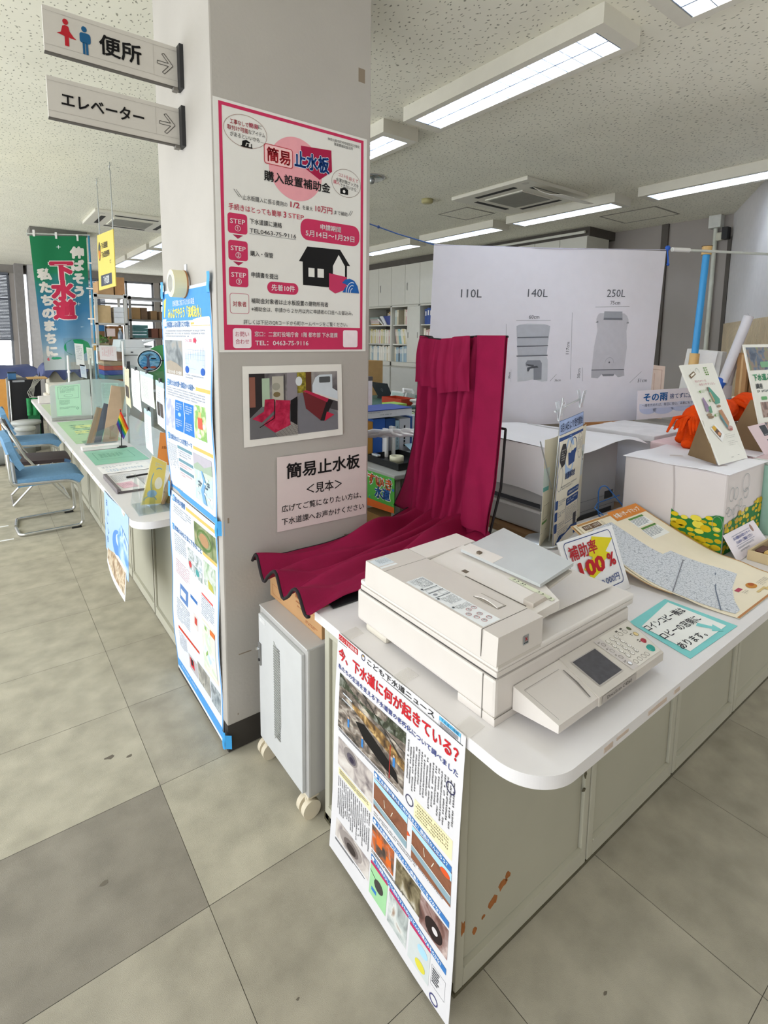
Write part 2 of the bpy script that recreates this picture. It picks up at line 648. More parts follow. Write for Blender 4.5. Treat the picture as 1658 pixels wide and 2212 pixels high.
# slanting wall towards the lobby with a band of slatted wood
d = Vector((-1.19, -.675, 0)).normalized()
p0 = Vector((6.2, .77, 0))
nrm = Vector((d.y, -d.x, 0))
if nrm.y > 0: nrm = -nrm
b = B()
q = [p0, p0 + d * 3.3, p0 + d * 3.3 + nrm * .12, p0 + nrm * .12]
b.prism([(v.x, v.y, 0) for v in q], (0, 0, ZC), mat('d3d0d0', .85, var=.03))  # light from the right put into this wall's paler colour
m_sl = mat('cdbb9c', .7, var=.1, scale=6)
for k in range(60):
    a = p0 + d * (.03 + k * .045)
    e = a + d * .03
    b.prism([(a.x, a.y, 0), (e.x, e.y, 0), (e.x - nrm.x * .012, e.y - nrm.y * .012, 0), (a.x - nrm.x * .012, a.y - nrm.y * .012, 0)], (0, 0, 1.78), m_sl)
struct('wall_front', b)

b = B()
b.box(-3.25, 5, -4.1, -4.0, 0, ZC, m_wall)  # unseen wall added behind the camera to cut the light from there
struct('wall_rear_blocker', b)
# window wall at the far end
m_col = mat('8c8886', .8)
b = B()
Y = 12.0
b.box(-6, 6.2, Y, Y + .18, 0, .86, m_wall)
b.box(-6, 6.2, Y, Y + .18, 2.83, ZC, mat('8a857f', .8))
for x0, x1 in ((-6, -1.8), (-.03, .07), (2.83, 2.95), (4.9, 6.2)):
    b.box(x0, x1, Y, Y + .18, .86, 2.83, m_wall)
b.box(.05, .20, Y - .35, Y, 0, ZC, m_col)
b.box(.27, .45, Y - .3, Y + .1, 0, ZC, mat('c9c6c6', .8))
struct('wall_back', b)
m_alu = mat('8d8f94', .4, .6)
def window(n, x0, x1, blind):
    b = B()
    t = .045
    b.box(x0, x1, Y + .05, Y + .1, .86, .86 + t, m_alu); b.box(x0, x1, Y + .05, Y + .1, 2.83 - t, 2.83, m_alu)
    k = max(1, round((x1 - x0) / .62))
    for i in range(k + 1):
        x = x0 + (x1 - x0 - t) * i / k
        b.box(x, x + t, Y + .05, Y + .1, .86, 2.83, m_alu)
    b.box(x0, x1, Y + .05, Y + .1, 2.27, 2.27 + t, m_alu)
    w = struct('window_%d' % n, b)
    b = B(); b.box(x0, x1, Y + .072, Y + .078, .9, 2.8, clear('window_glass', 'ffffff', .05))
    part('pane', b, w)
    if blind:
        r = thing('window_blind', blind[1], 'blind', ((x0 + blind[0]) / 2, Y - .03, blind[2]))
        b = B()
        z = 2.8
        ms = mat('62666f', .6)
        while z > blind[2]:
            b.prism([(x0, Y - .040, z), (x0, Y - .028, z + .027), (x0, Y - .026, z + .026), (x0, Y - .038, z - .001)], (blind[0] - x0, 0, 0), ms)
            z -= .03
        part('slats', b, r)
        for za, zb in ((2.8, 2.83), (blind[2] - .02, blind[2])):
            b = B(); b.box(x0, blind[0], Y - .05, Y - .01, za, zb, ms)
            part('rail', b, r)
        for f in (.12, .5, .88):
            xx = x0 + (blind[0] - x0) * f
            b = B(); b.cyl((xx, Y - .03, blind[2]), (xx, Y - .03, 2.8), .003, WHITE, n=6)
            part('cord', b, r)
window(1, -1.8, -.03, (-.05, 'grey slatted blind half lowered over the window left of the dark column', 1.45))
window(2, .45, 2.83, (1.75, 'grey slatted blind lowered behind the green banner', 1.3))
window(3, 2.95, 4.9, None)

# ceiling lamps: two rows of louvred twin tube fittings
m_hous = mat('d6d2c4', .6, var=.02)
m_lou = mat('aab6cc', .35, .5, .02)
m_tube = glow('lit_tube', 'e8f2ff', LAMP)
m_diff = glow('reflector_glow', 'b9d2fb', .60, '2a2f38')  # tube light on the reflector painted as its own faint glow
def lamp(x, y, label):
    r = thing('ceiling_lamp', label, 'ceiling light', (x, y, ZC - .09), 'louvred ceiling lamps')
    L, W = 1.35, .30
    b = B()
    z0 = ZC - .085
    b.box(x - W / 2, x - W / 2 + .045, y - L / 2, y + L / 2, z0, ZC, m_hous)
    b.box(x + W / 2 - .045, x + W / 2, y - L / 2, y + L / 2, z0, ZC, m_hous)
    b.box(x - W / 2 + .045, x + W / 2 - .045, y - L / 2, y - L / 2 + .06, z0, ZC, m_hous)
    b.box(x - W / 2 + .045, x + W / 2 - .045, y + L / 2 - .06, y + L / 2, z0, ZC, m_hous)
    part('housing', b, r)
    b = B(); b.box(x - .105, x + .105, y - L / 2 + .06, y + L / 2 - .06, ZC - .012, ZC - .006, m_diff)
    part('reflector', b, r)
    for s in (-.052, .052):
        b = B(); b.cyl((x + s, y - .6, ZC - .032), (x + s, y + .6, ZC - .032), .014, m_tube, n=10)
        part('tube', b, r)
    b = B()
    b.box(x - .004, x + .004, y - .612, y + .612, z0 + .001, z0 + .03, m_lou)
    for i in range(14):
        yy = y - .61 + 1.22 * i / 13
        b.box(x - .105, x + .105, yy - .002, yy + .002, z0 + .001, z0 + .03, m_lou)
    part('louvre', b, r)
    return r
def lamp_copy(src, x, y, label):
    return dup(src, (x, y, ZC - .09), label)
l0 = lamp(1.71, .265, 'long louvred ceiling lamp, the complete nearest one above the white banner')
lamp_copy(l0, 1.71, -1.27, 'louvred ceiling lamp cut off by the top edge of the picture')
lamp_copy(l0, 1.71, 1.82, 'louvred ceiling lamp half hidden behind the top of the pillar')
lamp_copy(l0, 1.71, 3.37, 'louvred ceiling lamp of the near row, mostly behind the pillar')
lamp_copy(l0, 1.71, 4.92, 'louvred ceiling lamp of the near row, hidden by the pillar and its red poster')
lamp_copy(l0, 1.71, 6.47, 'louvred ceiling lamp ending against the left edge of the pillar')
lamp_copy(l0, 1.71, 8.0, 'louvred ceiling lamp right of the yellow hanging sign, nearer the pillar')
lamp_copy(l0, 1.71, 9.52, 'louvred ceiling lamp touching the yellow hanging sign, last of the near row')
lamp_copy(l0, 4.53, .24, 'louvred ceiling lamp at the right edge beside the slanting wall')
lamp_copy(l0, 4.53, 1.82, 'louvred ceiling lamp just in front of the air conditioner with the paper deflector')
lamp_copy(l0, 4.53, 3.37, 'louvred ceiling lamp right above the left end of the blue string')
lamp_copy(l0, 4.53, 4.92, 'louvred ceiling lamp above the wall cupboards, beside the pillar edge')

# ================================================================ near service counter
M_TOP = mat('e6e3e3', 0.35, var=0.015, name='laminate_white')
M_PAN = mat('b1ae9c', 0.6, var=0.04, scale=4, name='enamelled_panel')
M_PANF = mat('b9b6a5', 0.55, var=0.04, scale=4, name='enamelled_frame')
M_DK = mat('57523f', 0.8, var=0.2, scale=40)
RUST = mat('a0622f', 0.9, var=0.25, scale=60)
def worktop(b, x0, x1, y0, y1, zt, t, r, m, corner):
    """slab with one rounded corner ('ll' low x, low y)"""
    pts = []
    n = 30
    cx, cy = x0 + r, y0 + r
    for i in range(n + 1):
        a = PI + PI / 2 * i / n
        pts.append((cx + r * math.cos(a), cy + r * math.sin(a), zt - t))
    pts += [(x1, y0, zt - t), (x1, y1, zt - t), (x0, y1, zt - t)]
    b.prism(pts, (0, 0, t), m)
def panel(b, ax, p, lo, hi, z0, z1, out, mf, mp):
    """framed panel on plane ax=p, facing -out"""
    t = .012
    def bx(l, h, za, zb, d0, d1, m, bev=0):
        if ax == 'y':
            b.box(l, h, p + d0, p + d1, za, zb, m, bev)
        else:
            b.box(p + d0, p + d1, l, h, za, zb, m, bev)
    bx(lo + .004, hi - .004, z0, z1, .004, .03, mf)
    w = .03
    bx(lo + .004, lo + w, z0, z1, -t, .004, mf, .003); bx(hi - w, hi - .004, z0, z1, -t, .004, mf, .003)
    bx(lo + w, hi - w, z0, z0 + .055, -t, .004, mf, .003); bx(lo + w, hi - w, z1 - .03, z1, -t, .004, mf, .003)
    bx(lo + w + .006, hi - w - .006, z0 + .062, z1 - .036, -.003, .004, mp)
    bx(lo + w, hi - w, z0 + .055, z0 + .061, -t - .004, .004, mf)
ZT = .71
r = thing('service_counter', 'white topped service counter with rounded corner carrying the copier', 'counter', (1.7, -.85, 0))
b = B(); worktop(b, .139, 3.25, -1.273, -.417, ZT, .03, .115, M_TOP, 'll')
# worn spots along the laminated edge
for x, w in ((.36, .035), (.41, .05), (.55, .09), (.68, .03)):
    b.box(x, x + w, -1.2742, -1.272, .686 + rnd.random() * .008, .70, mat('c9b7a8', .8))
part('worktop', b, r)
b = B(); b.box(.165, 3.2, -1.03, -.46, .02, .68, M_PAN); b.box(.15, 3.2, -1.05, -.455, 0, .03, M_DK)
part('carcass', b, r)
xs = [.150, .705, 1.25, 1.795, 2.34, 2.885]
for i in range(5):
    b = B(); panel(b, 'y', -1.045, xs[i], xs[i + 1], .008, .678, -1, M_PANF, M_PAN)
    if i == 0:
        for (x, z, w, h) in ((.163, .145, .018, .06), (.212, .11, .026, .024), (.248, .13, .016, .016), (.268, .14, .05, .036), (.305, .165, .045, .034), (.33, .18, .03, .03), (.668, .30, .012, .03), (.66, .26, .02, .014)):
            yy = -1.0575 if x < .19 or x > .6 else -1.0485
            n = 9
            b.prism([(x + w * (.5 + .5 * math.cos(2 * PI * k / n) * rnd.uniform(.45, 1)), yy, z + h * (.5 + .5 * math.sin(2 * PI * k / n) * rnd.uniform(.4, 1.1))) for k in range(n)], (0, .004, 0), RUST if x < .6 else M_DK)
    b.box(xs[i], xs[i + 1], -1.058, -1.03, 0, .010, M_DK)
    part('front_panel', b, r)
b = B(); panel(b, 'x', .162, -1.04, -.455, .008, .678, -1, M_PANF, M_PAN)
part('end_panel', b, r)

# newspaper sheet taped to the counter end
def nb(a, c): return .004 * math.sin(c * 7) * c + .002 * math.sin(a * 6 + c * 3)
s = Sheet((.1335, -.565, .7115), (.1335, -1.083, .7115), (.098, -1.095, .012), (.108, -.560, .018), 515, 720, mat('d9d7d9', .8, var=.02), nb, step=24)
navy, red, blu, lb, gry = '2f3f86', 'c5232c', '3f78b8', 'a9d2f0', '55565a'
s.line(6, 26, 508, 26, 1.6, '333333')
s.rect(6, 3, 100, 17, 'b53033', 1); s.text('くらし下水道新聞', 56, 11, 12, 'f3e9e9', 'c', w=92)
s.ring(132, 13, 9, 9, 2.5, '4b4a63', 2); s.ell(132, 8, 3, 3, 'c9a04a', 3)
s.text('こども下水道ニュース', 152, 13, 22, '26262a', 'l', w=262, bold=.012, hgt=17)
s.rect(430, 3, 70, 10, '5fb4dd', 1); s.text('下水道の情報', 465, 8, 8, '1d4b6b', 'c', w=58)
s.frame(430, 3, 70, 25, .8, '6a7f90', 1); s.dashes(434, 15, 62, 12, 4, '6b6b70')
s.text('今、下水道に何が起きている？', 10, 60, 40, red, 'l', w=488, bold=.03, hgt=38)
s.text('私たちの生活を支える下水道管の老朽化について調べました', 12, 101, 16, navy, 'l', w=488, bold=.015, hgt=15)
st = picture('street_sinkhole_photo', ['2a2725', '5b544c', '7a6d63', 'a39a90', 'c8bda9'], 30, stretch=(1, 1, 2))
s.rect(22, 119, 298, 174, st, 1)
s.poly([(22, 119), (320, 119), (320, 150), (200, 165), (90, 150), (22, 160)], picture('street_trees', ['23231c', '454a38', '8d8f86'], 60), 2)
s.poly([(90, 175), (230, 178), (320, 200), (320, 225), (230, 215), (95, 190)], picture('shop_fronts', ['3a2c22', '8a6a3e', 'd8b67c'], 45), 2)
s.poly([(110, 220), (150, 205), (230, 230), (290, 250), (300, 275), (230, 270), (150, 250)], '1c1917', 2)
for u, v in ((72, 235), (140, 252), (275, 215)):
    s.rect(u, v, 9, 26, '3f7fc0', 3); s.ell(u + 4, v - 3, 4, 4, 'c9a98f', 3)
s.rect(262, 190, 3, 95, 'b03028', 3); s.rect(44, 170, 46, 4, 'cfd4da', 3); s.rect(40, 190, 60, 3, 'cfd4da', 3)
s.line(22, 126, 320, 175, 2, '3a3a3a', 3); s.line(140, 119, 320, 205, 2, '30302e', 3)
s.dashes(24, 296, 290, 8, 2, gry)
s.vdashes(328, 128, 170, 130, 17, '4c4c50', fill=.62)
pip = picture('pipe_inside_photo', ['5d5557', '9c9290', 'cbc2bb', 'd9d4ce'], 18)
s.rect(26, 325, 168, 92, pip, 1); s.ell(90, 350, 34, 24, '8d8582', 2); s.ell(95, 352, 22, 15, '5d5660', 3); s.ell(97, 354, 11, 8, '3a3443', 4)
s.rect(30, 424, 160, 24, 'efe3b4', 1); s.dashes(36, 428, 150, 16, 3, '7c7763')
s.vdashes(30, 455, 160, 135, 17, '55555a', fill=.66)
s.rect(28, 598, 166, 60, pip, 1); s.ell(105, 628, 56, 26, '9a918c', 2); s.ell(108, 632, 36, 18, '6d635f', 3); s.ell(110, 635, 22, 12, '3f3733', 4); s.dashes(28, 664, 160, 8, 2, gry)
s.ring(344, 286, 15, 14, 3, '4b4a63', 2); s.ring(480, 148, 15, 14, 3, '3c3a5c', 2)
s.rect(362, 266, 134, 50, 'efe3b4', 1); s.dashes(368, 271, 122, 40, 5, '6f6a55')
def head(v, t, ww, dv=20):
    s.band((200, v), (497, v + dv), (497, v + dv + 15), (200, v + 15), blu, 2)
    s.ell(209, v + 8, 6, 5, 'e8f0f8', 3)
    s.text(t, 220, v + 8, 12, 'f4f8fc', 'l', w=ww, rot=math.atan2(dv, 297), hgt=11, bold=.02)
head(310, '下水道管が壊れると何が起きる？原因はなんだろう？', 265)
earth = picture('soil_drawing', ['7c4f3a', '8a5a42', '6d4432'], 20)
for u in (200, 358):
    s.rect(u, 331 + (u - 200) * .07, 140, 90, earth, 1); s.poly([(u, 331 + (u - 200) * .07), (u + 140, 335 + (u - 200) * .07), (u + 140, 355 + (u - 200) * .07), (u, 343 + (u - 200) * .07)], 'a9d2f0', 2)
    s.poly([(u, 395), (u + 140, 405), (u + 140, 425), (u, 410)], '8ba3ad', 2); s.line(u, 394, u + 140, 404, 3, 'd4d2cc', 3)
    s.line(u + 45, 365, u + 50, 385, 2, 'e9e3cf', 3); s.line(u + 82, 372, u + 75, 388, 2, 'e9e3cf', 3)
s.poly([(341, 372), (352, 378), (341, 386)], 'd8582c', 3)
s.ell(478, 362, 16, 8, 'd8582c', 3)
s.dashes(202, 432, 290, 14, 2, gry)
head(451, '下水道管の中はどのように調査しているのかな？', 250)
for u, c in ((197, ['2b2a2c', '6a5548', 'c9642a', '9aa4a4']), (303, ['262018', '5a4f38', '8f8468', 'cfc9bb']), (400, ['4a3530', '7c5a52', 'a58d88', 'cdb9b2'])):
    s.rect(u, 476 + (u - 197) * .08, 97, 72 + (u - 197) * .02, picture('survey_photo_%d' % u, c, 26), 1)
s.rect(220, 492, 24, 26, 'd96a2a', 2); s.rect(262, 516, 22, 20, 'd96a2a', 2)
s.ell(450, 540, 30, 24, '2c211f', 2); s.ell(455, 538, 10, 8, 'd5cfcf', 3)
s.dashes(200, 553, 190, 9, 2, gry)
head(565, '下水道管が少しでも長持ちするためにはどんな対策があるのかな？', 262, 26)
s.rect(200, 590, 76, 92, '9fcf9c', 1); s.rect(200, 584, 76, 9, 'b9345f', 2); s.ell(240, 632, 20, 16, '46423f', 2); s.rect(210, 655, 22, 10, '3f7fc0', 2); s.line(200, 612, 225, 622, 2, '4c4c4c')
s.rect(284, 594, 78, 90, picture('works_photo', ['8a8f8e', 'b9c0bd', 'd7d8d4', '9f8672'], 24), 1); s.rect(284, 588, 78, 9, 'b9345f', 2)
s.rect(370, 600, 76, 92, 'c9cfce', 1); s.rect(370, 596, 76, 9, 'b9345f', 2); s.ell(420, 630, 18, 12, 'a9d2f0', 2); s.ell(415, 672, 18, 12, 'd9cf4a', 2)
s.frame(452, 625, 46, 50, .8, '9a9aa0', 1); s.dashes(456, 630, 24, 38, 6, gry)
s.ring(466, 704, 14, 12, 3, '4b4a7a', 2)
# strip folded over the worktop edge
news = solo('newspaper_poster', s, 'printed news sheet with red headline hanging from the end of the counter', 'poster')
for i, y in enumerate((-.60, -.845, -1.07)):
    b = B()
    b.grid(lambda u, v: (.131 + .06 * v, y - .022 + .044 * u + .006 * v, .7112 + .0012 * math.sin(v * 3)), 4, 4, clear('clear_tape', 'ffffff', .04, .3, .14, 'f2efe8'), True, .0004)
    tp = solo('adhesive_tape', b, ['strip of clear tape holding the news sheet, beside the copier back foot', 'strip of clear tape holding the news sheet, halfway along the counter end', 'strip of clear tape holding the news sheet, nearest the rounded corner'][i], 'tape', 'tape strips on the counter end')

# ---------------------------------------------------------------- rack cabinet on casters
RK = mat('c8c9c9', 0.4, var=.02); RKS = mat('b0aeab', 0.45, var=.02)
r = thing('rack_cabinet', 'pale grey metal rack cabinet on casters between pillar and counter', 'cabinet', (.3, -.258, 0))
b = B()
x0, x1, y0, y1, z0, z1 = .103, .50, -.437, -.078, .082, .60
b.box(x0, x1, y0, y1, z0, z1, RKS, .006)
b.box(x0 - .002, x1, y0 + .001, y1 - .001, z1 - .004, z1 + .001, RK)
part('cabinet_body', b, r)
b = B(); b.box(x0 - .014, x0, y0 + .018, y1 - .018, z0 + .012, z1 - .022, RK, .003)
dr = part('cabinet_door', b, r)
b = B()
xg = x0 - .0145
pts = [(-.222, .53), (-.262, .50), (-.268, .45), (-.27, .24), (-.262, .215), (-.222, .165)]
b.prism([(xg, y, z) for y, z in pts], (-.0012, 0, 0), mat('a9aaa6', .5))
z = .18
while z < .52:
    b.box(xg - .003, xg - .001, -.266, -.223, z, z + .0045, mat('8f908c', .5)); z += .0095
gg = part('vent_grille', b, r)
gg.parent = dr
b = B(); b.box(xg - .004, xg, -.118, -.098, .385, .47, mat('8c8c8c', .35, .6), .003); b.cyl((xg - .004, -.108, .45), (xg - .014, -.108, .452), .006, CHROME); b.cyl((xg - .003, -.108, .405), (xg - .007, -.108, .405), .005, BLACK)
lk = part('door_lock', b, r, 'grey lock plate with round key button'); lk.parent = dr
b = B(); b.box(x0 - .0152, x0 - .014, y1 - .075, y1 - .03, z1 - .045, z1 - .03, mat('d9d9d9', .4))
pl = part('name_plate', b, r); pl.parent = dr
for yy in (y0 + .03, y1 - .02):
    for xx in (x0 + .025, x1 - .04):
        b = B(); cst = mat('d8cdb6', .6)
        b.box(xx - .022, xx + .022, yy - .02, yy + .02, .066, .083, cst, .004)
        b.cyl((xx - .01, yy - .026, .032), (xx - .01, yy - .006, .032), .032, cst, n=20); b.cyl((xx - .01, yy + .006, .032), (xx - .01, yy + .026, .032), .032, cst, n=20)
        b.cyl((xx - .01, yy - .006, .032), (xx - .01, yy + .006, .032), .012, cst)
        b.box(xx - .022, xx + .016, yy - .006, yy + .006, .03, .075, cst, .003)
        part('caster', b, r)
# paper box standing on the rack
b = B(); b.box(.165, .52, -.416, -.035, .6012, .7, CARTON, .002)
r = solo('cardboard_box', b, 'brown paper carton printed N70 standing on the rack cabinet', 'box')
s = Sheet((.1648, -.037, .708), (.1648, -.414, .708), (.1648, -.414, .602), (.1648, -.037, .602), 377, 106)
s.text('N70', 205, 22, 24, 'a8542f', 'l', bold=.02); s.text('A4', 110, 14, 14, 'a8542f', 'l'); s.dashes(205, 42, 75, 8, 1, 'a8542f'); s.dashes(215, 56, 70, 8, 1, 'a8542f'); s.dashes(270, 84, 90, 12, 2, 'a8542f')
s.frame(20, 55, 70, 38, 1.2, 'a8673f', 1); s.frame(300, 14, 36, 30, 1.2, 'a8542f', 1); s.frame(338, 14, 34, 30, 1.2, 'a8542f', 1); s.line(318, 22, 318, 38, 2, 'a8542f')
part('printed_face', s, r)
s = Sheet((.21, -.4165, .69), (.50, -.4165, .69), (.50, -.4165, .61), (.21, -.4165, .61), 290, 80)
s.frame(40, 6, 110, 66, 2, '5a4327', 1); s.dashes(50, 14, 90, 50, 4, '5a4327')
part('shipping_label', s, r)

# ---------------------------------------------------------------- flood barrier bag
M_RED = mat('8e1240', 0.75, var=.08, scale=12, bump=.25, bscale=700, spec=.2, name='crimson_cloth')
M_EDGE = mat('1d1418', .8)
root = thing('flood_barrier', 'crimson cloth folding flood barrier standing upright over box and counter', 'flood barrier', (.55, -.2, .71))
def fold(t): return t * t * (3 - 2 * t)
def barrier(u, v):
    """u across from the pillar side to the copier side, v from the flap end over the bend to the top"""
    yl, yr = -.005, -.415
    if v < .5:
        t = v / .5
        x = .105 + t * .90
        yl = -.02 + .12 * fold(max(0, (t - .45) / .55)); yr = -.445 + .06 * t
        if t > .75:
            yr = -.40
        y = yl + (yr - yl) * u
        rid = sum(math.exp(-((u - c0 - (c1 - c0) * t) / w_) ** 2) for c0, c1, w_ in ((.10, .18, .05), (.30, .36, .045), (.47, .47, .04), (.63, .56, .05), (.86, .70, .06)))
        z = .726 + (.014 + .034 * t) * rid + .006 * math.sin(u * 8 + t * 3) * (1 - .4 * t) + .010 * math.sin(u * 19 + t * 9)
        z += .040 * math.exp(-((t - .55 - .25 * u) / .16) ** 2) * (0.4 + .6 * math.sin(u * 9 + .6)) + .014 * math.sin(u * 26 + t * 4) * max(0, t - .25)
        z += .012 * math.exp(-((u - .52 - .12 * t) / .05) ** 2)
        z += .045 * max(0, (t - .72) / .28) ** 2
        if t < .15:
            z += (.15 - t) / .15 * (.026 * math.sin(u * 17 + .6) + .008)
        return (x, y, z)
    t = (v - .5) / .5
    yl = .10 - .045 * t; yr = -.40 - .055 * t
    y = yl + (yr - yl) * u
    bow = .115 * (1 - t) ** 3 * (1 - u * .6)
    yl2 = bow * .9
    x = 1.0 - .15 * math.sin(PI * min(t * 2.4, 1)) * 0 + .0 - .03 * t
    fld = -.5 * .05 
    for c0, w_, am in ((.05, .030, .9), (.19, .034, 1.0), (.33, .036, .8), (.47, .032, 1.1), (.58, .026, .8), (.675, .022, .8)):
        cc = .44 + (c0 - .40) * (.62 + .38 * t) + .015 * math.sin(t * 6 + c0 * 20)
        fld += -.080 * am * (1 - .35 * t) * math.exp(-((u - cc) / (w_ * (.75 + .3 * t))) ** 2)
    fld += .006 * math.sin(u * 37 + t * 9) * math.sin(t * 13)
    fld += .025
    if u > .70:
        fld *= max(0, 1 - (u - .70) / .06)
    if u > .70 and t < .35:
        fld += .018 * math.sin((u - .7) * 30 + t * 14) * (1 - t / .35)
    x += fld * min(1, .35 + 2.2 * t) - .05 * (1 - t) ** 4
    y += yl2 * (1 - u)
    z = .745 + t * .835 - .02 * (1 - abs(2 * u - 1)) * 0
    if .12 < u < .66:
        z -= .018 * t ** 6 * math.sin((u - .12) / .54 * PI)
    return (x, y, z)
b = B(); b.grid(barrier, 90, 150, M_RED, True, .004)
part('cloth', b, root)
b = B()
b.tube([Vector(barrier(0, i / 60)) + Vector((0, .002, .001)) for i in range(61)], .005, M_EDGE, n=6)
b.tube([Vector(barrier(i / 40, 0)) + Vector((-.002, 0, -.002)) for i in range(41)], .006, M_EDGE, n=6)
b.tube([Vector(barrier(i / 40, 1)) + Vector((0, 0, .001)) for i in range(41)], .005, M_EDGE, n=6)
part('edge_binding', b, root, 'black binding tape along the cloth edges')
# flap folded down over the top
def flap(u0, u1, depth, off):
    def fn(a, c):
        u = u0 + (u1 - u0) * a
        p = Vector(barrier(u, 1))
        q = Vector(barrier(u, 1 - .5 * depth / .835 * c))
        return (q.x - off - .008 * math.sin(c * PI) - .006 * math.sin(a * 5), q.y, p.z + .004 - depth * c)
    return fn
b = B()
b.grid(flap(.13, .42, .205, .045), 14, 14, M_RED, True, .003)
b.grid(flap(.40, .735, .225, .058), 14, 14, M_RED, True, .003)
part('top_flap', b, root)
b = B()
def side(a, c):
    p = Vector(barrier(.74 + .26 * a, .52 + .48 * c))
    return (p.x - .020, p.y - .006 * a, p.z + .006)
b.grid(side, 10, 40, M_RED, True, .006)
part('side_band', b, root)
# black rubber underside lying on the counter
b = B(); b.grid(lambda u, v: (.19 + .5 * u, -.36 - .085 * v, .7128 + .006 * math.sin(u * 11 + v) * (1 - v) + .004), 20, 6, mat('1e1f22', .5), True, .004)
part('rubber_skirt', b, root, 'black rubber skirt under the crimson cloth')
b = B()
for y in (-.375, -.30):
    b.tube([(.985, y, .715), (1.06, y, .95), (1.075, y, 1.2)], .006, BLACK, n=6)
b.tube([(1.075, -.375, 1.2), (1.075, .02, 1.2)], .006, BLACK, n=6)
part('back_frame', b, root, 'black frame propping the upright cloth from behind')

# ---------------------------------------------------------------- copier (desktop scanner)
CP = mat('d6cfc8', 0.45, var=.015, name='copier_plastic'); CP2 = mat('cbc4bb', 0.45, var=.015); CPW = mat('e2dcd6', .45, var=.015)
SEAM = mat('6f6a64', .7)
root = thing('copier', 'large beige flatbed copier with feeder and control panel on counter corner', 'copier', (.49, -.83, .71))
b = B()
b.box(.205, .77, -1.10, -.56, .730, .822, CP, .008)
b.box(.205, .33, -1.10, -.985, .7102, .731, CP, .002); b.box(.70, .77, -1.10, -.985, .7102, .731, CP, .002)
b.box(.2046, .206, -1.064, -1.061, .712, .82, SEAM)
b.box(.2046, .34, -1.1004, -1.0995, .7300, .7312, SEAM)
part('scanner_base', b, root)
for y in (-.60, -.66):
    pass
b = B(); b.box(.207, .26, -.70, -.60, .7102, .731, mat('cfc8ba', .4), .008)
part('foot', b, root)
b = B(); b.box(.72, .765, -.68, -.60, .7102, .731, mat('cfc8ba', .4), .008)
part('foot', b, root)
b = B(); b.box(.21, .765, -1.094, -.57, .820, .828, mat('4a4744', .7))
b.box(.205, .785, -1.102, -.575, .828, .842, CP, .004); b.box(.205, .785, -1.104, -.575, .8435, .858, CPW, .005)
# shallow bowl where the paper comes out
part('platen_cover', b, root)
b = B()
def outtray(u, v):
    return (.47 + .29 * u, -1.05 + .40 * v, .8605 + .002 + .010 * (abs(2 * v - 1) ** 3) * (1 - u) + .004 * u)
b.grid(outtray, 10, 14, CPW, True, .002)
part('output_tray', b, root)
b = B()
b.prism([(.195, -1.108, .862), (.198, -1.108, .93), (.354, -1.108, .93), (.354, -1.108, .862)], (0, .496, 0), CP)
b.box(.2, .35, -1.1085, -.612, .856, .864, CP2)
b.box(.195, .354, -1.0632, -1.0615, .9298, .9304, SEAM); b.box(.1945, .196, -1.0632, -1.0615, .866, .93, SEAM)
b.box(.197, .354, -.7005, -.6995, .9298, .9303, SEAM)
fd = part('document_feeder', b, root)
# recessed handle on top
b = B()
b.box(.292, .322, -1.025, -.945, .9301, .9306, SEAM); b.box(.2935, .3205, -1.0235, -.9465, .9306, .9312, mat('bdb5aa', .5)); b.grid(lambda u, v: (.293 + .022 * u, -1.022 + .074 * v, .931 + .006 * math.sin(v * PI) * (1 - u)), 6, 10, CPW, True, .002)
h = part('lift_handle', b, root); h.parent = fd
# instruction sticker and badge
s = Sheet((.263, -.785, .9302), (.263, -1.058, .9302), (.205, -1.058, .9302), (.205, -.785, .9302), 273, 60)
s.rect(0, 0, 273, 60, 'eef1f3', 0); s.dashes(4, 4, 52, 50, 9, '7c8086'); s.frame(8, 8, 44, 26, 1, '8c9096', 2)
for u in (62, 84, 110):
    s.rect(u, 4, 2.2, 52, '6a6e74', 2)
s.frame(68, 8, 14, 44, .8, '8c9096', 2); s.frame(90, 6, 16, 22, .8, '8c9096', 2); s.ell(98, 44, 5, 7, '9a9ea4', 2)
for k, u in enumerate((58, 120, 172)):
    s.ell(u, 54, 3.5, 3.5, '4a4e55', 3)
s.dashes(120, 6, 40, 44, 9, '70747a'); s.dashes(170, 6, 20, 44, 8, '70747a')
for u, v in ((200, 12), (200, 30), (215, 46), (228, 22), (235, 40), (252, 16), (255, 36)):
    s.ring(u, v, 7, 7, 1.2, 'b0605f', 2); s.dashes(u - 4, v - 3, 8, 6, 3, '70747a', 3)
h = part('instruction_sticker', s, root); h.parent = fd
s = Sheet((.262, -.622, .9302), (.262, -.70, .9302), (.20, -.70, .9302), (.20, -.622, .9302), 78, 62)
s.rect(0, 2, 46, 58, 'dfe6ec', 0); s.dashes(4, 6, 36, 40, 7, '8a97a3'); s.rect(50, 2, 10, 58, 'eef1f3', 0)
h = part('counter_sticker', s, root); h.parent = fd
s = Sheet((.283, -1.1084, .905), (.303, -1.1084, .905), (.303, -1.1084, .882), (.283, -1.1084, .882), 20, 23)
s.rr(0, 0, 20, 23, 2, mat('a9adb0', .3, .5), 1); s.text('X', 10, 9, 13, 'b8262c', 'c', bold=.03); s.rect(3, 17, 14, 2.5, '4a4c50', 2)
h = part('maker_badge', s, root, 'grey badge with a red X mark'); h.parent = fd
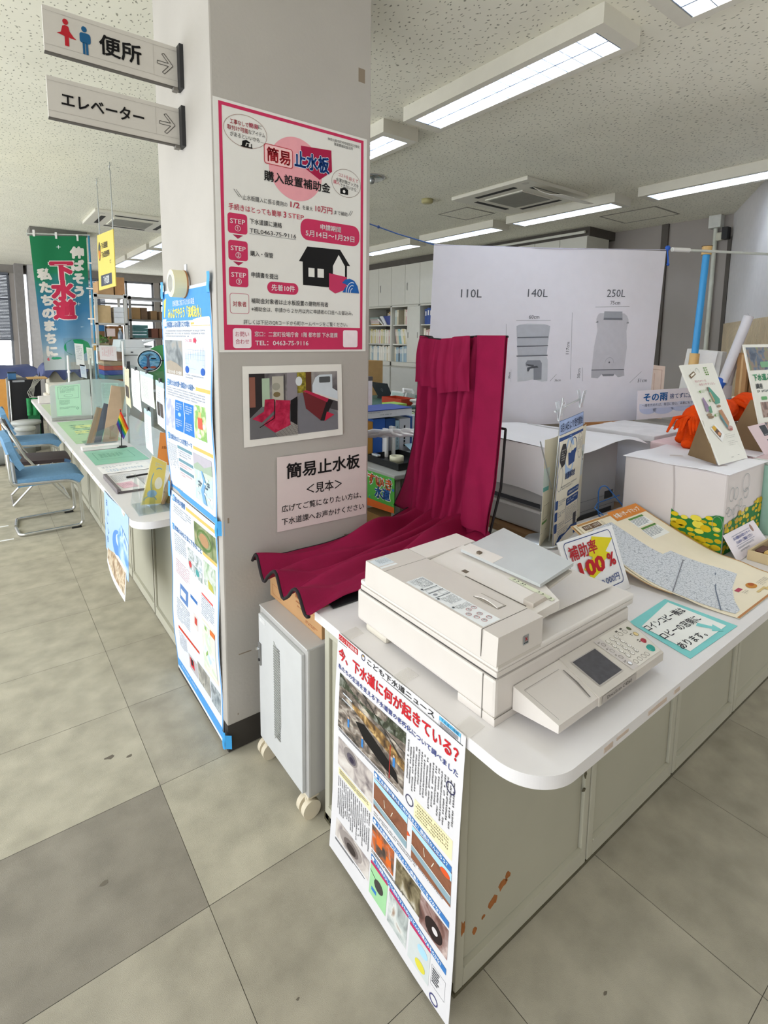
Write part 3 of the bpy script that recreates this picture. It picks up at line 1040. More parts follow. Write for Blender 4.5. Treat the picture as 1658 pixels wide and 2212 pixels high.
# sloping guides and the grey input tray
b = B()
_pl = [(.354, -1.08), (.452, -1.084), (.495, -1.0), (.505, -.70), (.354, -.70)]
b.prism([(x, y, .896 + (x - .354) * .10) for x, y in _pl], (0, 0, .024), CPW)
b.box(.36, .44, -1.0, -.70, .862, .897, mat('8f877a', .6))
b.box(.371, .374, -1.045, -.84, .9205, .9228, SEAM)
b.box(.385, .40, -.83, -.812, .9205, .9245, mat('6b5f50', .5))
part('paper_guide', b, root)
b = B(); b.prism([(.378, -1.062, .919), (.378, -1.062, .934), (.425, -1.062, .938), (.438, -1.062, .925)], (0, .03, 0), mat('c3bab0', .5))
part('side_guide', b, root)
s = Sheet((.458, -.93, .9315), (.448, -1.075, .9305), (.434, -1.075, .929), (.444, -.93, .930), 138, 12)
s.rect(0, 0, 138, 12, 'd9dcc4', 1)
for u in (14, 26, 40, 48, 92, 104, 128):
    s.poly([(u, 8), (u + 4, 5), (u, 2)], '4a4a44', 2); s.dashes(u - 2, 8.5, 6, 3, 1, '6a6a60')
part('size_scale', s, root)
GT = mat('c3c6c6', .4, .1, .03)
b = B(); _q = [((.46, -1.02), .936, .944), ((.605, -1.02), .956, .966), ((.652, -.735), .960, .970), ((.46, -.735), .936, .944)]
b.add([(p[0], p[1], lo) for p, lo, hi in _q] + [(p[0], p[1], hi) for p, lo, hi in _q], [(3, 2, 1, 0), (4, 5, 6, 7), (0, 1, 5, 4), (1, 2, 6, 5), (2, 3, 7, 6), (3, 0, 4, 7)], GT)
b.prism([(.46, -.86, .9445), (.505, -.86, .950), (.505, -.86, .9505), (.46, -.86, .945)], (0, .13, 0), CPW)
b.box(.47, .482, -.80, -.788, .944, .952, mat('6b5f50', .5))
part('input_tray', b, root, 'silver grey sloping paper input tray')
b = B(); b.prism([(.50, -1.02, .918), (.60, -1.02, .938), (.60, -1.02, .944), (.50, -1.02, .926)], (0, .05, 0), CP2)
part('tray_support', b, root)
b = B(); b.prism([(.356, -.698, .862), (.356, -.698, .93), (.56, -.698, .935), (.66, -.698, .862)], (0, .083, 0), CPW)
b.prism([(.418, -.702, .90), (.418, -.702, .926), (.53, -.702, .926), (.45, -.702, .90)], (0, -.002, 0), mat('8f877a', .6))
part('hinge_cover', b, root)
# control panel
def hexa(b, top, drop, m):
    v = [Vector(p) for p in top] + [Vector((p[0], p[1], z)) for p, z in zip(top, drop)]
    b.add(v, [(3, 2, 1, 0), (4, 5, 6, 7), (0, 1, 5, 4), (1, 2, 6, 5), (2, 3, 7, 6), (3, 0, 4, 7)], m)
b = B()
hexa(b, [(.264, -1.102, .787), (.757, -1.102, .787), (.715, -1.222, .764), (.266, -1.222, .764)], [.73, .73, .745, .745], CP)
hexa(b, [(.438, -1.102, .789), (.7575, -1.102, .789), (.7155, -1.225, .7660), (.415, -1.225, .7660)], [.729, .729, .743, .743], CP2)
b.prism([(.43, -1.223, .744), (.43, -1.190, .7345), (.43, -1.165, .7345), (.43, -1.165, .742)], (.18, 0, 0), CP2)
cpn = part('control_panel', b, root)
s = Sheet((.245, -1.102, .7895), (.735, -1.102, .7895), (.735, -1.224, .7665), (.245, -1.224, .7665), 490, 122)
s.line(30, 22, 160, 22, .8, SEAM, 1); s.line(30, 22, 32, 112, .8, SEAM, 1); s.poly([(166, 28), (169, 30), (166, 70), (153, 112), (150, 110), (161, 68)], SEAM, 1)
s.poly([(358, 6), (506, 6), (470, 116), (358, 116)], 'ddd8cf', 1); s.rect(330, 8, 28, 108, 'cfc8c4', 1)
for i in range(4):
    s.ring(344, 28 + i * 24, 6, 6, 1.2, '8a857e', 3); s.dashes(334, 16 + i * 24, 12, 5, 2, '6b6762')
s.ell(344, 100, 5, 5, 'f2f4fa', 4)
for i in range(3):
    for j in range(3):
        s.ell(367 + j * 20, 27 + i * 18.5, 6.2, 6.2, '8d8880', 2); s.ell(367 + j * 20, 27 + i * 18.5, 5, 5, 'f0ece6', 3); s.text(str(1 + i * 3 + j), 367 + j * 20, 27 + i * 18.5, 6, '5a5650', 'c', l=4)
        s.rect(363 + j * 20, 36 + i * 18.5, 8, 1.6, '8d8880', 2)
for u, t in ((367, '*'), (387, '0'), (407, '#')):
    s.ell(u, 83, 6.2, 6.2, '8d8880', 2); s.ell(u, 83, 5, 5, 'f0ece6', 3); s.text(t, u, 83, 6, '5a5650', 'c', l=4)
for u in (365, 385, 404, 421):
    s.ring(u, 104, 7, 6.5, 1.2, '8d8880', 2)
for u in (429, 451):
    s.ring(u, 27, 8, 6.5, 1.2, '8d8880', 2); s.rect(u - 6, 13, 10, 5, '5a5650', 2)
s.ell(474, 26, 6, 7, '5d664a', 3); s.ell(470, 48, 7, 7, 'e6cf95', 3); s.ring(470, 48, 7, 7, 1, '9a8a62', 4)
s.dashes(452, 40, 9, 10, 2, '6b6762'); s.dashes(448, 62, 9, 12, 2, '6b6762')
h = part('key_field', s, root); h.parent = cpn
b = B(); s0 = s
def knob(u, v, r_, hgt, m):
    p = s0.P(u, v, 0); n = s0.N
    bb.cyl(p, p + n * hgt, r_, m, r1=r_ * .82, n=18)
bb = B(); knob(463, 73, .008, .004, mat('a5303f', .35)); h = part('stop_button', bb, root, 'round red stop button'); h.parent = cpn
bb = B(); knob(452, 98, .0115, .005, mat('2f9d92', .3)); h = part('start_button', bb, root, 'round teal start button'); h.parent = cpn
s = Sheet((.245, -1.102, .7897), (.735, -1.102, .7897), (.735, -1.224, .7667), (.245, -1.224, .7667), 490, 122)
s.poly([(207, 22), (312, 22), (306, 105), (201, 105)], 'b9b3ad', 1)
s.poly([(211, 25), (309, 25), (303, 102), (205, 102)], mat('4e4d52', .25, var=.15, scale=60), 2)
h = part('screen', s, root, 'dark grey switched off display'); h.parent = cpn
s = Sheet((.42, -1.2262, .7655), (.715, -1.2262, .7655), (.715, -1.2272, .745), (.42, -1.2272, .745), 295, 21)
s.rect(6, 1, 150, 19, 'b3aca6', 0); s.text('DocuScan C4260', 24, 9, 15, '3c3833', 'l', w=108, hgt=8)
h = part('model_lettering', s, root); h.parent = cpn

# ================================================================ pillar: posters, signs, tape
pk, dk, gr_ = 'c9365f', '2c2b2d', '4a4a4c'
Rm = mat('e6e4df', .75, var=.015, spec=.25)
def bend_r(a, c): return .0015 + .004 * math.exp(-((a - 1) / .12) ** 2) * math.sin(c * 6)
s = Sheet((.006, -.002, 2.346), (.621, -.002, 2.346), (.621, -.002, 1.515), (.006, -.002, 1.515), 615, 831, Rm, None)
s.rect(18, 9, 580, 11, pk); s.rect(18, 20, 11, 716, pk); s.rect(586, 20, 12, 716, pk); s.rect(18, 736, 580, 87, pk)
s.ring(111, 86, 78, 53, 1.6, 'a98f84', 2, 48)
s.text('工事なしで', 56, 64, 17, 'b5444f', 'l', w=65, bold=.015); s.text('簡易', 122, 62, 17, 'c2405c', 'l', w=34, bold=.015); s.text('に', 157, 60, 16, dk, 'l')
s.text('取付け可能', 46, 84, 17, 'b5444f', 'l', w=74, bold=.015); s.text('なアイテム', 121, 84, 17, dk, 'l', w=60)
s.text('があるといいかも…', 55, 104, 17, dk, 'l', w=120)
s.poly([(96, 133), (98, 118), (112, 112), (126, 118), (122, 122), (112, 121), (108, 133)], '111111', 2); s.poly([(112, 133), (114, 124), (122, 124), (120, 133)], '111111', 2); s.rect(92, 133, 42, 4, '111111', 2); s.rect(129, 122, 3, 13, '111111', 2)
s.text('神奈川県市町村地域防災力強化', 434, 37, 12, '4e4c4c', 'l', w=144); s.text('事業費補助金活用', 462, 50, 12, '4e4c4c', 'l', w=84)
s.ell(302, 172, 108, 110, 'eaa3ab', 1, 56)
s.poly([(321, 86), (450, 76), (453, 152), (399, 191), (322, 154)], 'a81f47', 2)
s.rr(176, 107, 112, 68, 10, 'c24a55', 2); s.rr(179, 110, 106, 62, 8, 'efc5c5', 2.6)
s.text('簡易', 186, 141, 48, 'c2363f', 'l', w=92, bold=.03, hgt=50)
s.text('止水板', 292, 135, 58, 'dfe6f2', 'l', w=150, bold=.075, hgt=64, l=3); s.text('止水板', 294, 135, 58, '24509c', 'l', w=146, bold=.03, hgt=60, l=4)
s.text('購入設置補助金', 175, 215, 40, dk, 'l', w=270, bold=.02, hgt=36)
s.ring(518, 183, 67, 52, 1.6, '9a8a80', 2, 48)
s.text('コストを', 482, 156, 16, 'c0405a', 'l', w=44, rot=.1); s.text('抑えて', 530, 163, 16, 'c0405a', 'l', w=42, rot=.1)
s.text('水害対策グッズを', 471, 175, 16, dk, 'l', w=104, rot=.1)
s.text('購入', 459, 186, 16, 'c0405a', 'l', w=28, rot=.1); s.text('できないかな…', 489, 193, 16, dk, 'l', w=88, rot=.1)
s.rect(490, 205, 36, 20, '111111', 2); s.poly([(494, 205), (512, 198), (522, 205)], '333333', 2); s.ell(507, 215, 6, 6, 'e6e4e0', 3)
for u in (64, 72): s.line(u, 280, u + 20, 304, 1.4, dk)
for u in (528, 536): s.line(u + 12, 282, u, 302, 1.4, dk)
s.text('止水板購入に係る費用の', 94, 302, 19, dk, 'l', w=170); s.text('1/2', 276, 297, 28, 'c0314c', 'l', w=38, bold=.015); s.text('を最大', 326, 301, 17, dk, 'l', w=42); s.text('10万円', 380, 296, 27, 'c0314c', 'l', w=74, bold=.012); s.text('まで補助', 463, 299, 17, dk, 'l', w=60)
s.text('手続きはとっても簡単', 44, 339, 23, 'c0314c', 'l', w=196, bold=.008); s.text('3', 248, 337, 30, 'c0314c', 'l', bold=.012); s.text('STEP', 268, 337, 24, 'c0314c', 'l', w=63)
for v, n in ((359, '①'), (449, '②'), (538, '③')):
    s.rr(40, v, 70, 67, 10, pk, 1); s.text('STEP', 75, v + 26, 22, 'f6e9ec', 'c', w=54, bold=.01); s.text(n, 75, v + 49, 24, 'f6e9ec', 'c', bold=.01)
for v in (430, 520): s.poly([(56, v), (94, v), (75, v + 13)], 'a92c50', 1)
s.text('下水道課に連絡', 119, 378, 20, dk, 'l', w=122, bold=.008); s.text('TEL0463-75-9116', 118, 409, 21, dk, 'l', w=180); s.line(118, 420, 298, 420, 1, gr_)
s.text('購入・保管', 119, 487, 20, dk, 'l', w=86, bold=.008); s.text('申請書を提出', 121, 560, 20, dk, 'l', w=102, bold=.008)
s.rr(317, 338, 264, 78, 32, pk, 1); s.text('申請期間', 447, 361, 22, 'f8eef0', 'c', w=92, bold=.02); s.text('5月14日～1月29日', 447, 390, 25, 'f8eef0', 'c', w=218, bold=.02)
s.poly([(309, 496), (345, 439), (490, 436), (537, 494), (522, 494), (522, 560), (440, 583), (326, 581), (325, 496)], '1b1a1b', 1)
s.poly([(457, 500), (483, 456), (512, 497), (512, 540), (457, 530)], Rm, 2)
s.rect(349, 516, 26, 33, Rm, 2); s.rect(388, 516, 28, 33, Rm, 2)
s.poly([(439, 529), (520, 538), (520, 585), (467, 605), (439, 590)], 'c43a62', 3)
s.poly([(498, 562), (512, 548), (534, 543), (556, 550), (572, 570), (580, 598), (500, 598), (512, 580), (524, 570), (515, 566)], '2360ab', 4)
for k in range(3): s.ring(546, 600, 30 - k * 10, 44 - k * 12, 2.5, 'e6eef6', 5, 20, PI, 1.6 * PI)
s.rr(181, 578, 125, 42, 20, pk, 1); s.text('先着10件', 244, 599, 24, 'f8eef0', 'c', w=94, bold=.015)
s.rr(41, 627, 70, 70, 9, 'c57a86', 1); s.rr(43, 629, 66, 66, 8, Rm, 1.7); s.text('対象者', 76, 664, 20, 'b8404f', 'c', w=50, bold=.01)
s.text('補助金対象者は止水板設置の建物所有者', 119, 650, 20, dk, 'l', w=316, bold=.006); s.text('※補助金は、申請から２か月以内に申請者の口座へお振込み。', 119, 679, 18, dk, 'l', w=431)
s.text('詳しくは下記のQRコードから町ホームページをご覧ください。', 89, 725, 18, dk, 'l', w=436)
s.rr(49, 747, 68, 70, 10, 'f2e6ea', 2); s.text('お問い', 83, 768, 20, 'b8405c', 'c', w=50); s.text('合わせ', 83, 794, 20, 'b8405c', 'c', w=50)
s.text('窓口：二宮町役場庁舎', 129, 767, 20, 'f8eef0', 'l', w=176, bold=.014); s.text('1階 都市部 下水道課', 318, 767, 20, 'f8eef0', 'l', w=160, bold=.014); s.text('TEL：0463-75-9116', 131, 798, 23, 'f8eef0', 'l', w=216, bold=.014)
s.rr(504, 746, 70, 68, 8, 'f2e6ea', 2)
solo('red_framed_poster', s, 'large poster with crimson frame, house and wave on the pillar', 'poster')
# photograph sheet
Wp = mat('e9e6df', .75, var=.02, spec=.3)
s = Sheet((.087, -.001, 1.465), (.503, -.001, 1.465), (.506, -.001, 1.178), (.087, -.001, 1.171), 416, 294, Wp, lambda a, c: .002 + .006 * a * c, step=30)
s.rect(23, 28, 371, 240, picture('entrance_photo', ['3c3a3e', '6d686a', '8a8587', 'a8a39c'], 10), 1)
s.rect(23, 28, 60, 160, '2e2a2b', 2); s.rect(24, 40, 22, 110, '8a5a4c', 3); s.rect(72, 46, 30, 104, 'a9bda4', 3); s.rect(112, 40, 46, 96, 'b9b4a6', 3); s.rect(160, 34, 5, 106, '4b4748', 3); s.rect(172, 28, 42, 120, '8d868c', 3)
s.ell(130, 108, 14, 10, '7a6a4a', 4); s.ell(128, 78, 16, 14, '9c9a8c', 4)
s.rect(216, 28, 60, 80, picture('autumn_leaves', ['4f4a1c', '8a7d2a', 'b9a93c'], 70), 2); s.rect(252, 28, 24, 90, '5a3a26', 3); s.ell(222, 62, 14, 18, 'd8dcde', 4)
s.poly([(294, 50), (312, 40), (370, 40), (370, 96), (394, 110), (394, 150), (280, 118), (280, 80)], 'ced6dd', 4); s.rr(310, 48, 50, 24, 4, '55585a', 5); s.poly([(290, 118), (394, 150), (394, 190), (300, 160)], '4b474a', 4); s.line(286, 112, 394, 148, 8, 'd9d5d2', 5)
s.poly([(216, 140), (232, 105), (394, 200), (394, 268), (216, 268)], '77767c', 2); s.poly([(238, 106), (350, 140), (316, 225), (250, 170)], '6e2a2e', 5); s.poly([(238, 102), (252, 98), (352, 138), (344, 152)], 'b02a48', 6); s.poly([(346, 138), (372, 148), (330, 226), (312, 224)], '241f21', 6); s.poly([(342, 190), (376, 205), (330, 228)], 'c02a45', 7)
s.poly([(23, 190), (70, 150), (170, 150), (212, 230), (214, 268), (23, 268)], '6b6a6c', 3)
s.poly([(120, 250), (190, 214), (214, 230), (214, 268), (130, 268)], '9a958f', 4)
for k in range(7): s.line(122 + k * 12, 252 - k * 6, 140 + k * 14, 268, .9, '5c5856', 5); s.line(126, 256 + k * 2, 214, 222 + k * 8, .9, '5c5856', 5)
rd = picture('red_cloth_photo', ['8a1233', 'b01c42', 'c23658'], 40)
s.poly([(82, 124), (118, 124), (118, 168), (68, 208), (32, 192), (78, 168)], rd, 6); s.poly([(124, 128), (184, 134), (180, 200), (184, 228), (120, 252), (74, 216), (122, 180)], rd, 6); s.line(120, 126, 118, 196, 3, '2a1418', 7); s.line(118, 196, 60, 226, 3, '2a1418', 7); s.poly([(186, 134), (214, 120), (212, 232), (184, 214)], '1b191b', 5)
solo('photo_sheet', s, 'colour photo sheet of two red flood barriers taped to the pillar', 'photo')
Pp = mat('ded0cd', .75, var=.02, spec=.3)
s = Sheet((.214, -.001, 1.12), (.630, -.001, 1.117), (.630, -.001, .819), (.213, -.001, .826), 416, 297, Pp, lambda a, c: .002 + .004 * (1 - a) * (1 - c), step=40)
s.text('簡易止水板', 38, 60, 66, '1e1c1d', 'l', w=342, bold=.022, hgt=62)
s.text('＜見本＞', 208, 145, 46, '1e1c1d', 'c', w=166, bold=.01)
s.text('広げてご覧になりたい方は、', 18, 208, 30, '1e1c1d', 'l', w=370, bold=.006)
s.text('下水道課へお声かけください', 18, 260, 30, '1e1c1d', 'l', w=384, bold=.006)
solo('sample_notice', s, 'pale pink paper notice in big black Japanese lettering low on the pillar', 'notice')

# two blue-edged sheets on the lobby face of the pillar
Wb = mat('dde2ec', .7, var=.015, spec=.3); bl, yl_, tx = '559ad8', 'e2b96a', '8a8f98'
def xb(a, c): return .002 + .010 * math.sin(PI * c) * (.35 + .65 * (1 - a)) + .004 * math.sin(c * 11 + a * 2)
def xs_(zt, zb, h): return Sheet((-.001, .633, zt), (-.001, .040, zt), (-.001, .040, zb), (-.001, .633, zb), 593, h, Wb, xb, step=36)
s = xs_(1.757, .885, 872)
s.rect(2, 12, 589, 116, bl); s.rect(2, 128, 10, 740, bl); s.rect(581, 128, 10, 740, bl); s.rect(2, 846, 589, 24, bl); s.rr(14, 118, 565, 30, 10, Wb, 1.6)
s.text('気候変動に対応するための取組', 160, 58, 26, 'e9eef2', 'l', w=270); s.text('みんなでやろう「流域治水」', 96, 96, 46, 'efe26a', 'l', w=400, bold=.03, hgt=44)
s.poly([(24, 40), (60, 30), (50, 110), (36, 112)], 'e8cf62', 2)
def title(v, t, w1):
    s.rect(36, v - 14, 30, 28, bl, 1); s.text(t[0], 51, v, 24, 'f4f7fb', 'c', bold=.02); s.text(t[1:], 72, v, 26, '3a6fa8', 'l', w=w1, bold=.02); s.rect(72 + w1 + 12, v - 6, 490 - w1, 14, yl_, 1)
title(142, '1気候変動による水災害リスクの増大', 290); s.dashes(44, 164, 510, 32, 3, tx)
s.rect(34, 206, 222, 142, picture('flood_photo', ['4c5458', '747b7e', '949a9c', 'a79c90'], 14), 1); s.poly([(34, 348), (256, 348), (256, 318), (180, 300), (90, 290), (34, 300)], 'a59a8c', 2); s.text('平成の大水害・富士箱根', 145, 338, 16, 'eeeeee', 'c', w=190)
s.poly([(290, 330), (290, 262), (515, 240), (515, 330)], 'c3d4ec', 1)
for k in range(5): s.line(290, 240 + k * 18, 515, 240 + k * 18, 1, '8fa0ba')
for k in range(8): s.line(300 + k * 28, 250 - k * 3, 300 + k * 28, 292 + (k % 3) * 8, 2, '8fa0ba')
s.text('さらに増加', 300, 205, 15, 'c8405a', 'l', w=76); s.poly([(392, 196), (410, 196), (410, 190), (428, 204), (410, 218), (410, 212), (392, 212)], 'c8405a', 2)
for u in (312, 494): s.ell(u, 318, 24, 14, '2f5fb4', 3)
s.dashes(290, 336, 226, 20, 2, tx)
title(385, '2新たな治水対策～流域治水への転換～', 330); s.dashes(30, 404, 520, 40, 4, tx)
s.rect(16, 456, 126, 122, picture('basin_map', ['b9bede', 'a5abd8', 'c9cde4', 'dfe2ee'], 22), 1); s.rect(152, 452, 240, 126, '2f79c8', 1); s.poly([(268, 452), (288, 514), (268, 578), (262, 578), (282, 514), (262, 452)], 'f0f4fa', 2)
for u in (162, 292): s.dashes(u, 462, 90, 36, 4, 'dbe7f6'); s.dashes(u, 530, 90, 36, 4, 'dbe7f6')
s.ell(215, 508, 20, 8, 'a9cdf2', 2)
s.rect(402, 446, 126, 130, picture('village_drawing', ['9ac37a', '7fae5c', 'c3d69c', 'e8dccb'], 26), 1); s.rect(440, 490, 50, 44, 'd2614c', 2); s.rect(448, 470, 30, 22, 'e5ba7c', 2); s.ell(420, 460, 12, 8, 'f0e4d8', 2); s.ell(505, 520, 14, 10, 'f0e4d8', 2); s.ell(450, 562, 20, 9, 'f0e4d8', 2)
title(618, '3流域治水の３つの対策テーマ', 280); s.vdashes(22, 648, 130, 116, 9, tx, fill=.6)
for k, v in enumerate((644, 700, 740)):
    s.rect(160, v, 180, 13, '6d93a0', 1); s.dashes(164, v + 18, 170, 30 if k == 0 else 20, 3 if k == 0 else 2, tx if k == 0 else 'd49a98')
s.rect(352, 641, 200, 186, picture('river_view_drawing', ['a9c3a2', 'c6d6bf', 'b7cbd6', 'd8d2d2'], 12), 1); s.rect(352, 641, 200, 50, 'b9b4bd', 2); s.poly([(352, 690), (400, 672), (470, 684), (552, 660), (552, 700), (352, 705)], 'a3b4a0', 3); s.poly([(430, 700), (452, 740), (420, 780), (450, 827), (490, 827), (456, 780), (480, 740), (446, 700)], '7aa8d8', 4)
for k in range(12): s.rect(362 + rnd.random() * 160, 720 + rnd.random() * 90, 22, 7, rnd.choice(['5a6a78', 'f0f0ee', 'c98a62']), 5)
solo('basin_poster', s, 'blue-headed flood poster with yellow title, upper sheet on the lobby face of the pillar', 'poster')
s = xs_(.882, .018, 864)
# v measured from the joint between the two sheets
s.rect(2, 0, 9, 850, bl); s.rect(582, 0, 9, 850, bl); s.rect(2, 808, 589, 42, bl); s.dashes(40, 818, 500, 16, 1, 'cfe0f4')
title(26, '4遊水地の整備', 150); s.dashes(58, 50, 260, 40, 4, tx); s.rect(336, 50, 240, 100, picture('pond_photo', ['4c5a40', '6b7a4e', '8f9a72', 'b59a78'], 14), 1); s.ell(450, 100, 50, 26, 'b08a66', 2); s.ring(450, 100, 80, 40, 10, '5f7a45', 2)
title(156, '5流域のみなさまにできること', 340); s.dashes(60, 180, 170, 90, 9, tx)
for u, v, w, h, c in ((238, 192, 80, 44, '8aa0a8'), (322, 196, 84, 50, '6f95a6'), (238, 240, 60, 46, 'a86a66'), (302, 250, 104, 44, '7fa2b2')):
    s.rect(u, v, w, h, picture('town_%d' % u, [c, 'd8dade', '9aa6a4', '7a8a8a'], 30), 1)
s.ell(262, 262, 18, 14, 'c14a4c', 2); s.ell(350, 270, 22, 14, '4f9a9a', 2)
s.rect(426, 184, 128, 100, picture('park_drawing', ['8fb08a', 'b6c6b0', 'd4d8d4', '7d9a80'], 24), 1); s.poly([(470, 250), (520, 260), (540, 284), (480, 284)], 'b9b455', 2)
s.dashes(60, 300, 200, 70, 7, 'd49a98'); s.dashes(398, 340, 160, 80, 9, tx); s.rect(398, 330, 130, 8, 'd4605a', 1)
s.rect(118, 400, 112, 68, '5d7fb4', 1); s.rect(130, 420, 70, 30, 'e6e9ee', 2); s.rect(255, 386, 124, 60, 'dfe5f0', 1); s.rect(262, 392, 90, 14, '3f6fb0', 2); s.rect(300, 456, 60, 60, 'd8d0cc', 1); s.rect(320, 466, 30, 30, 'c24a40', 2)
s.dashes(70, 480, 200, 100, 10, tx); s.rr(404, 430, 158, 220, 6, 'f2d9c8', 1); s.rect(412, 448, 142, 190, picture('map_panel', ['dfe8ef', 'c9d9c0', 'e8e4da', 'bcd2e6'], 14), 2); s.rect(500, 440, 54, 20, 'd8743a', 3); s.poly([(440, 450), (462, 450), (470, 560), (446, 580)], '8fb36a', 3)
s.band((84, 610), (358, 606), (358, 618), (84, 624), 'c8452f', 1); s.dashes(84, 634, 110, 80, 8, tx)
s.rect(197, 690, 108, 70, 'b8b4b6', 1); s.rect(215, 700, 50, 44, 'd63a46', 2); s.rect(228, 700, 26, 30, '2d2a2c', 3); s.rect(312, 668, 146, 92, picture('street_photo', ['6f6e6a', '98968f', 'b9b6ac', '55544f'], 16), 1); s.rect(466, 676, 104, 90, picture('drain_photo', ['5d666c', '8a949a', 'aeb6ba', '444a50'], 18), 1)
solo('basin_poster', s, 'blue-edged flood poster reaching the skirting, lower sheet on the lobby face of the pillar', 'poster')
BT = mat('3fa0e0', .5, var=.04)
for i, (y0, y1, z, lab) in enumerate(((.028, .062, 1.755, 'blue tape at the top right corner of the upper flood poster'), (.60, .642, 1.76, 'blue tape at the top left corner of the upper flood poster'), (.018, .045, .885, 'blue tape joining the two flood posters at the pillar edge'), (.61, .642, .89, 'blue tape joining the two flood posters away from the pillar edge'), (.0, .03, .055, 'blue tape at the bottom corner of the lower flood poster'))):
    b = B(); b.grid(lambda u, v: (-.012 - .004 * math.sin(u * 4), y0 + (y1 - y0) * u + .004 * math.sin(v * 6), z - .035 + .07 * v), 5, 6, BT, True, .0006)
    if i in (2, 4):
        b.grid(lambda u, v: (-.012 + .02 * u, .0 + y0 - .016 * u - .002, z - .03 + .055 * v), 4, 4, BT, True, .0006)
    solo('blue_tape', b, lab, 'tape', 'blue tape pieces on the pillar')

# tape roll hanging on a hook
r = thing('tape_roll', 'cream roll of packing tape hanging on a hook above the blue poster', 'tape roll', (-.03, 0.311, 1.716))
c = Vector((-.006, 0.311, 1.766)); ax = Vector((-1, 0, 0))
def ringb(b, r0, r1, x0, x1, m):
    n = 32; vs = []; 
    for (rr_, x) in ((r0, x0), (r1, x0), (r1, x1), (r0, x1)):
        for i in range(n):
            t = 2 * PI * i / n; vs.append((x, c.y + rr_ * math.cos(t), c.z + rr_ * math.sin(t)))
    fs = [(k * n + i, k * n + (i + 1) % n, ((k + 1) % 4) * n + (i + 1) % n, ((k + 1) % 4) * n + i) for k in range(4) for i in range(n)]
    b.add(vs, fs, m, False)
b = B(); ringb(b, .037, .051, -.060, -.014, mat('e9e3bf', .5, var=.02)); part('tape_wound', b, r)
b = B(); ringb(b, .033, .037, -.062, -.012, mat('efefe9', .6)); part('core', b, r, 'white cardboard core')
b = B(); ringb(b, .033, .052, -.014, -.009, mat('a9744a', .7)); part('rear_face', b, r, 'brown rear face of the roll')
b = B(); y_ = 0.311; z_ = 1.766; b.box(-.004, 0, y_ - .012, y_ + .012, z_ + .02, z_ + .075, mat('cfd4da', .3, .5)); b.tube([(-.004, y_, z_ + .04), (-.035, y_, z_ + .029), (-.05, y_, z_ + .031)], .003, STEEL, n=8)
solo('wall_hook', b, 'small metal hook on the pillar holding the tape roll', 'hook')

# projecting signs
def plate(z0, z1, body, label):
    r = thing('projecting_sign', label, 'sign', (-.2, .30, z0), 'projecting signs on the pillar')
    b = B(); b.box(-.425, -.012, .292, .308, z0, z1, mat('c9c4bc', .5, var=.02)); b.box(-.425, -.012, .291, .309, z0 - .003, z0 + .001, mat('5a5550', .6))
    part('sign_board', b, r)
    b = B(); b.box(-.014, 0, .262, .312, z0 - .008, z1 + .004, mat('353537', .5, .3)); b.box(-.03, -.012, .288, .312, z0 - .012, z0 - .002, mat('77736d', .5))
    part('bracket', b, r, 'dark wall bracket')
    s = Sheet((-.425, .2915, z1), (-.012, .2915, z1), (-.012, .2915, z0), (-.425, .2915, z0), 413, round((z1 - z0) * 1000))
    H = s.h
    s.line(0, 14, 413, 14, .8, 'a7a29a', 1); s.line(0, H - 22, 413, H - 22, .8, 'a7a29a', 1); s.line(330, 14, 330, H - 22, .7, 'b0aba3', 1)
    body(s, H)
    part('lettering', s, r)
def toilet(s, H):
    s.ell(62, 32, 8, 9, 'b3252f'); s.poly([(53, 46), (60, 42), (70, 44), (73, 58), (84, 72), (92, 78), (76, 78), (70, 76), (70, 104), (58, 104), (58, 76), (50, 74), (36, 72), (48, 66)], 'b3252f')
    s.ell(115, 37, 8, 9, '235a84'); s.rr(101, 48, 32, 32, 8, '235a84'); s.rect(109, 78, 7, 36, '235a84'); s.rect(118, 78, 7, 36, '235a84')
    s.text('便所', 158, 66, 62, '1c1b1c', 'l', w=132, bold=.02, hgt=64)
    arrow(s, 352, 68)
def arrow(s, u, v):
    o = [(u - 10, v - 5), (u + 28, v - 5), (u + 6, v - 30), (u + 14, v - 34), (u + 44, v), (u + 14, v + 34), (u + 6, v + 30), (u + 28, v + 5), (u - 10, v + 5)]
    for i in range(len(o)):
        a, b_ = o[i], o[(i + 1) % len(o)]; s.line(a[0], a[1], b_[0], b_[1], 2, '4b4744')
def lift(s, H):
    s.text('エレベーター', 38, 62, 50, '1c1b1c', 'l', w=252, bold=.02, hgt=44)
    arrow(s, 352, 62)
plate(2.464, 2.60, toilet, 'upper grey sign with red and blue figures jutting from the pillar')
plate(2.265, 2.392, lift, 'lower grey sign with plain katakana lettering jutting from the pillar')

# ================================================================ white tank banner on its string and pole frame
p0 = Vector((1.2, .8, 0)); dv = Vector((.914, -.407, 0)).normalized()
nv_ = Vector((dv.y, -dv.x, 0))
def bp(u, z, off=0): return Vector((p0.x + dv.x * u / 1000, p0.y + dv.y * u / 1000, z / 1000)) + nv_ * off
W = mat('e6e4ec', .85, var=.015, spec=.15)
s = Sheet(bp(402, 2127), bp(2027, 2170), bp(1990, 1032), bp(372, 1005), 1625, 1130, W, lambda a, c: .008 * math.sin(a * 9) * (1 - c) + .008 * math.sin(a * 4 + 1) * c, thick=.001, step=60)
def B2(u, z):   # banner drawing units from plane coordinates
    c = (2127 + 43 * (u - 402) / 1625 - z) / 1130
    return (u - (402 + (372 - 402) * c)) / (1625 + (1618 - 1625) * c) * 1625, c * 1130 * 1.0
def bt(t, u, z, w, h, al='l', rot=0):
    a = B2(u, z); s.text(t, a[0], a[1], h, '5d5f66', al, w=None if rot else w, hgt=None if rot else h, rot=rot)
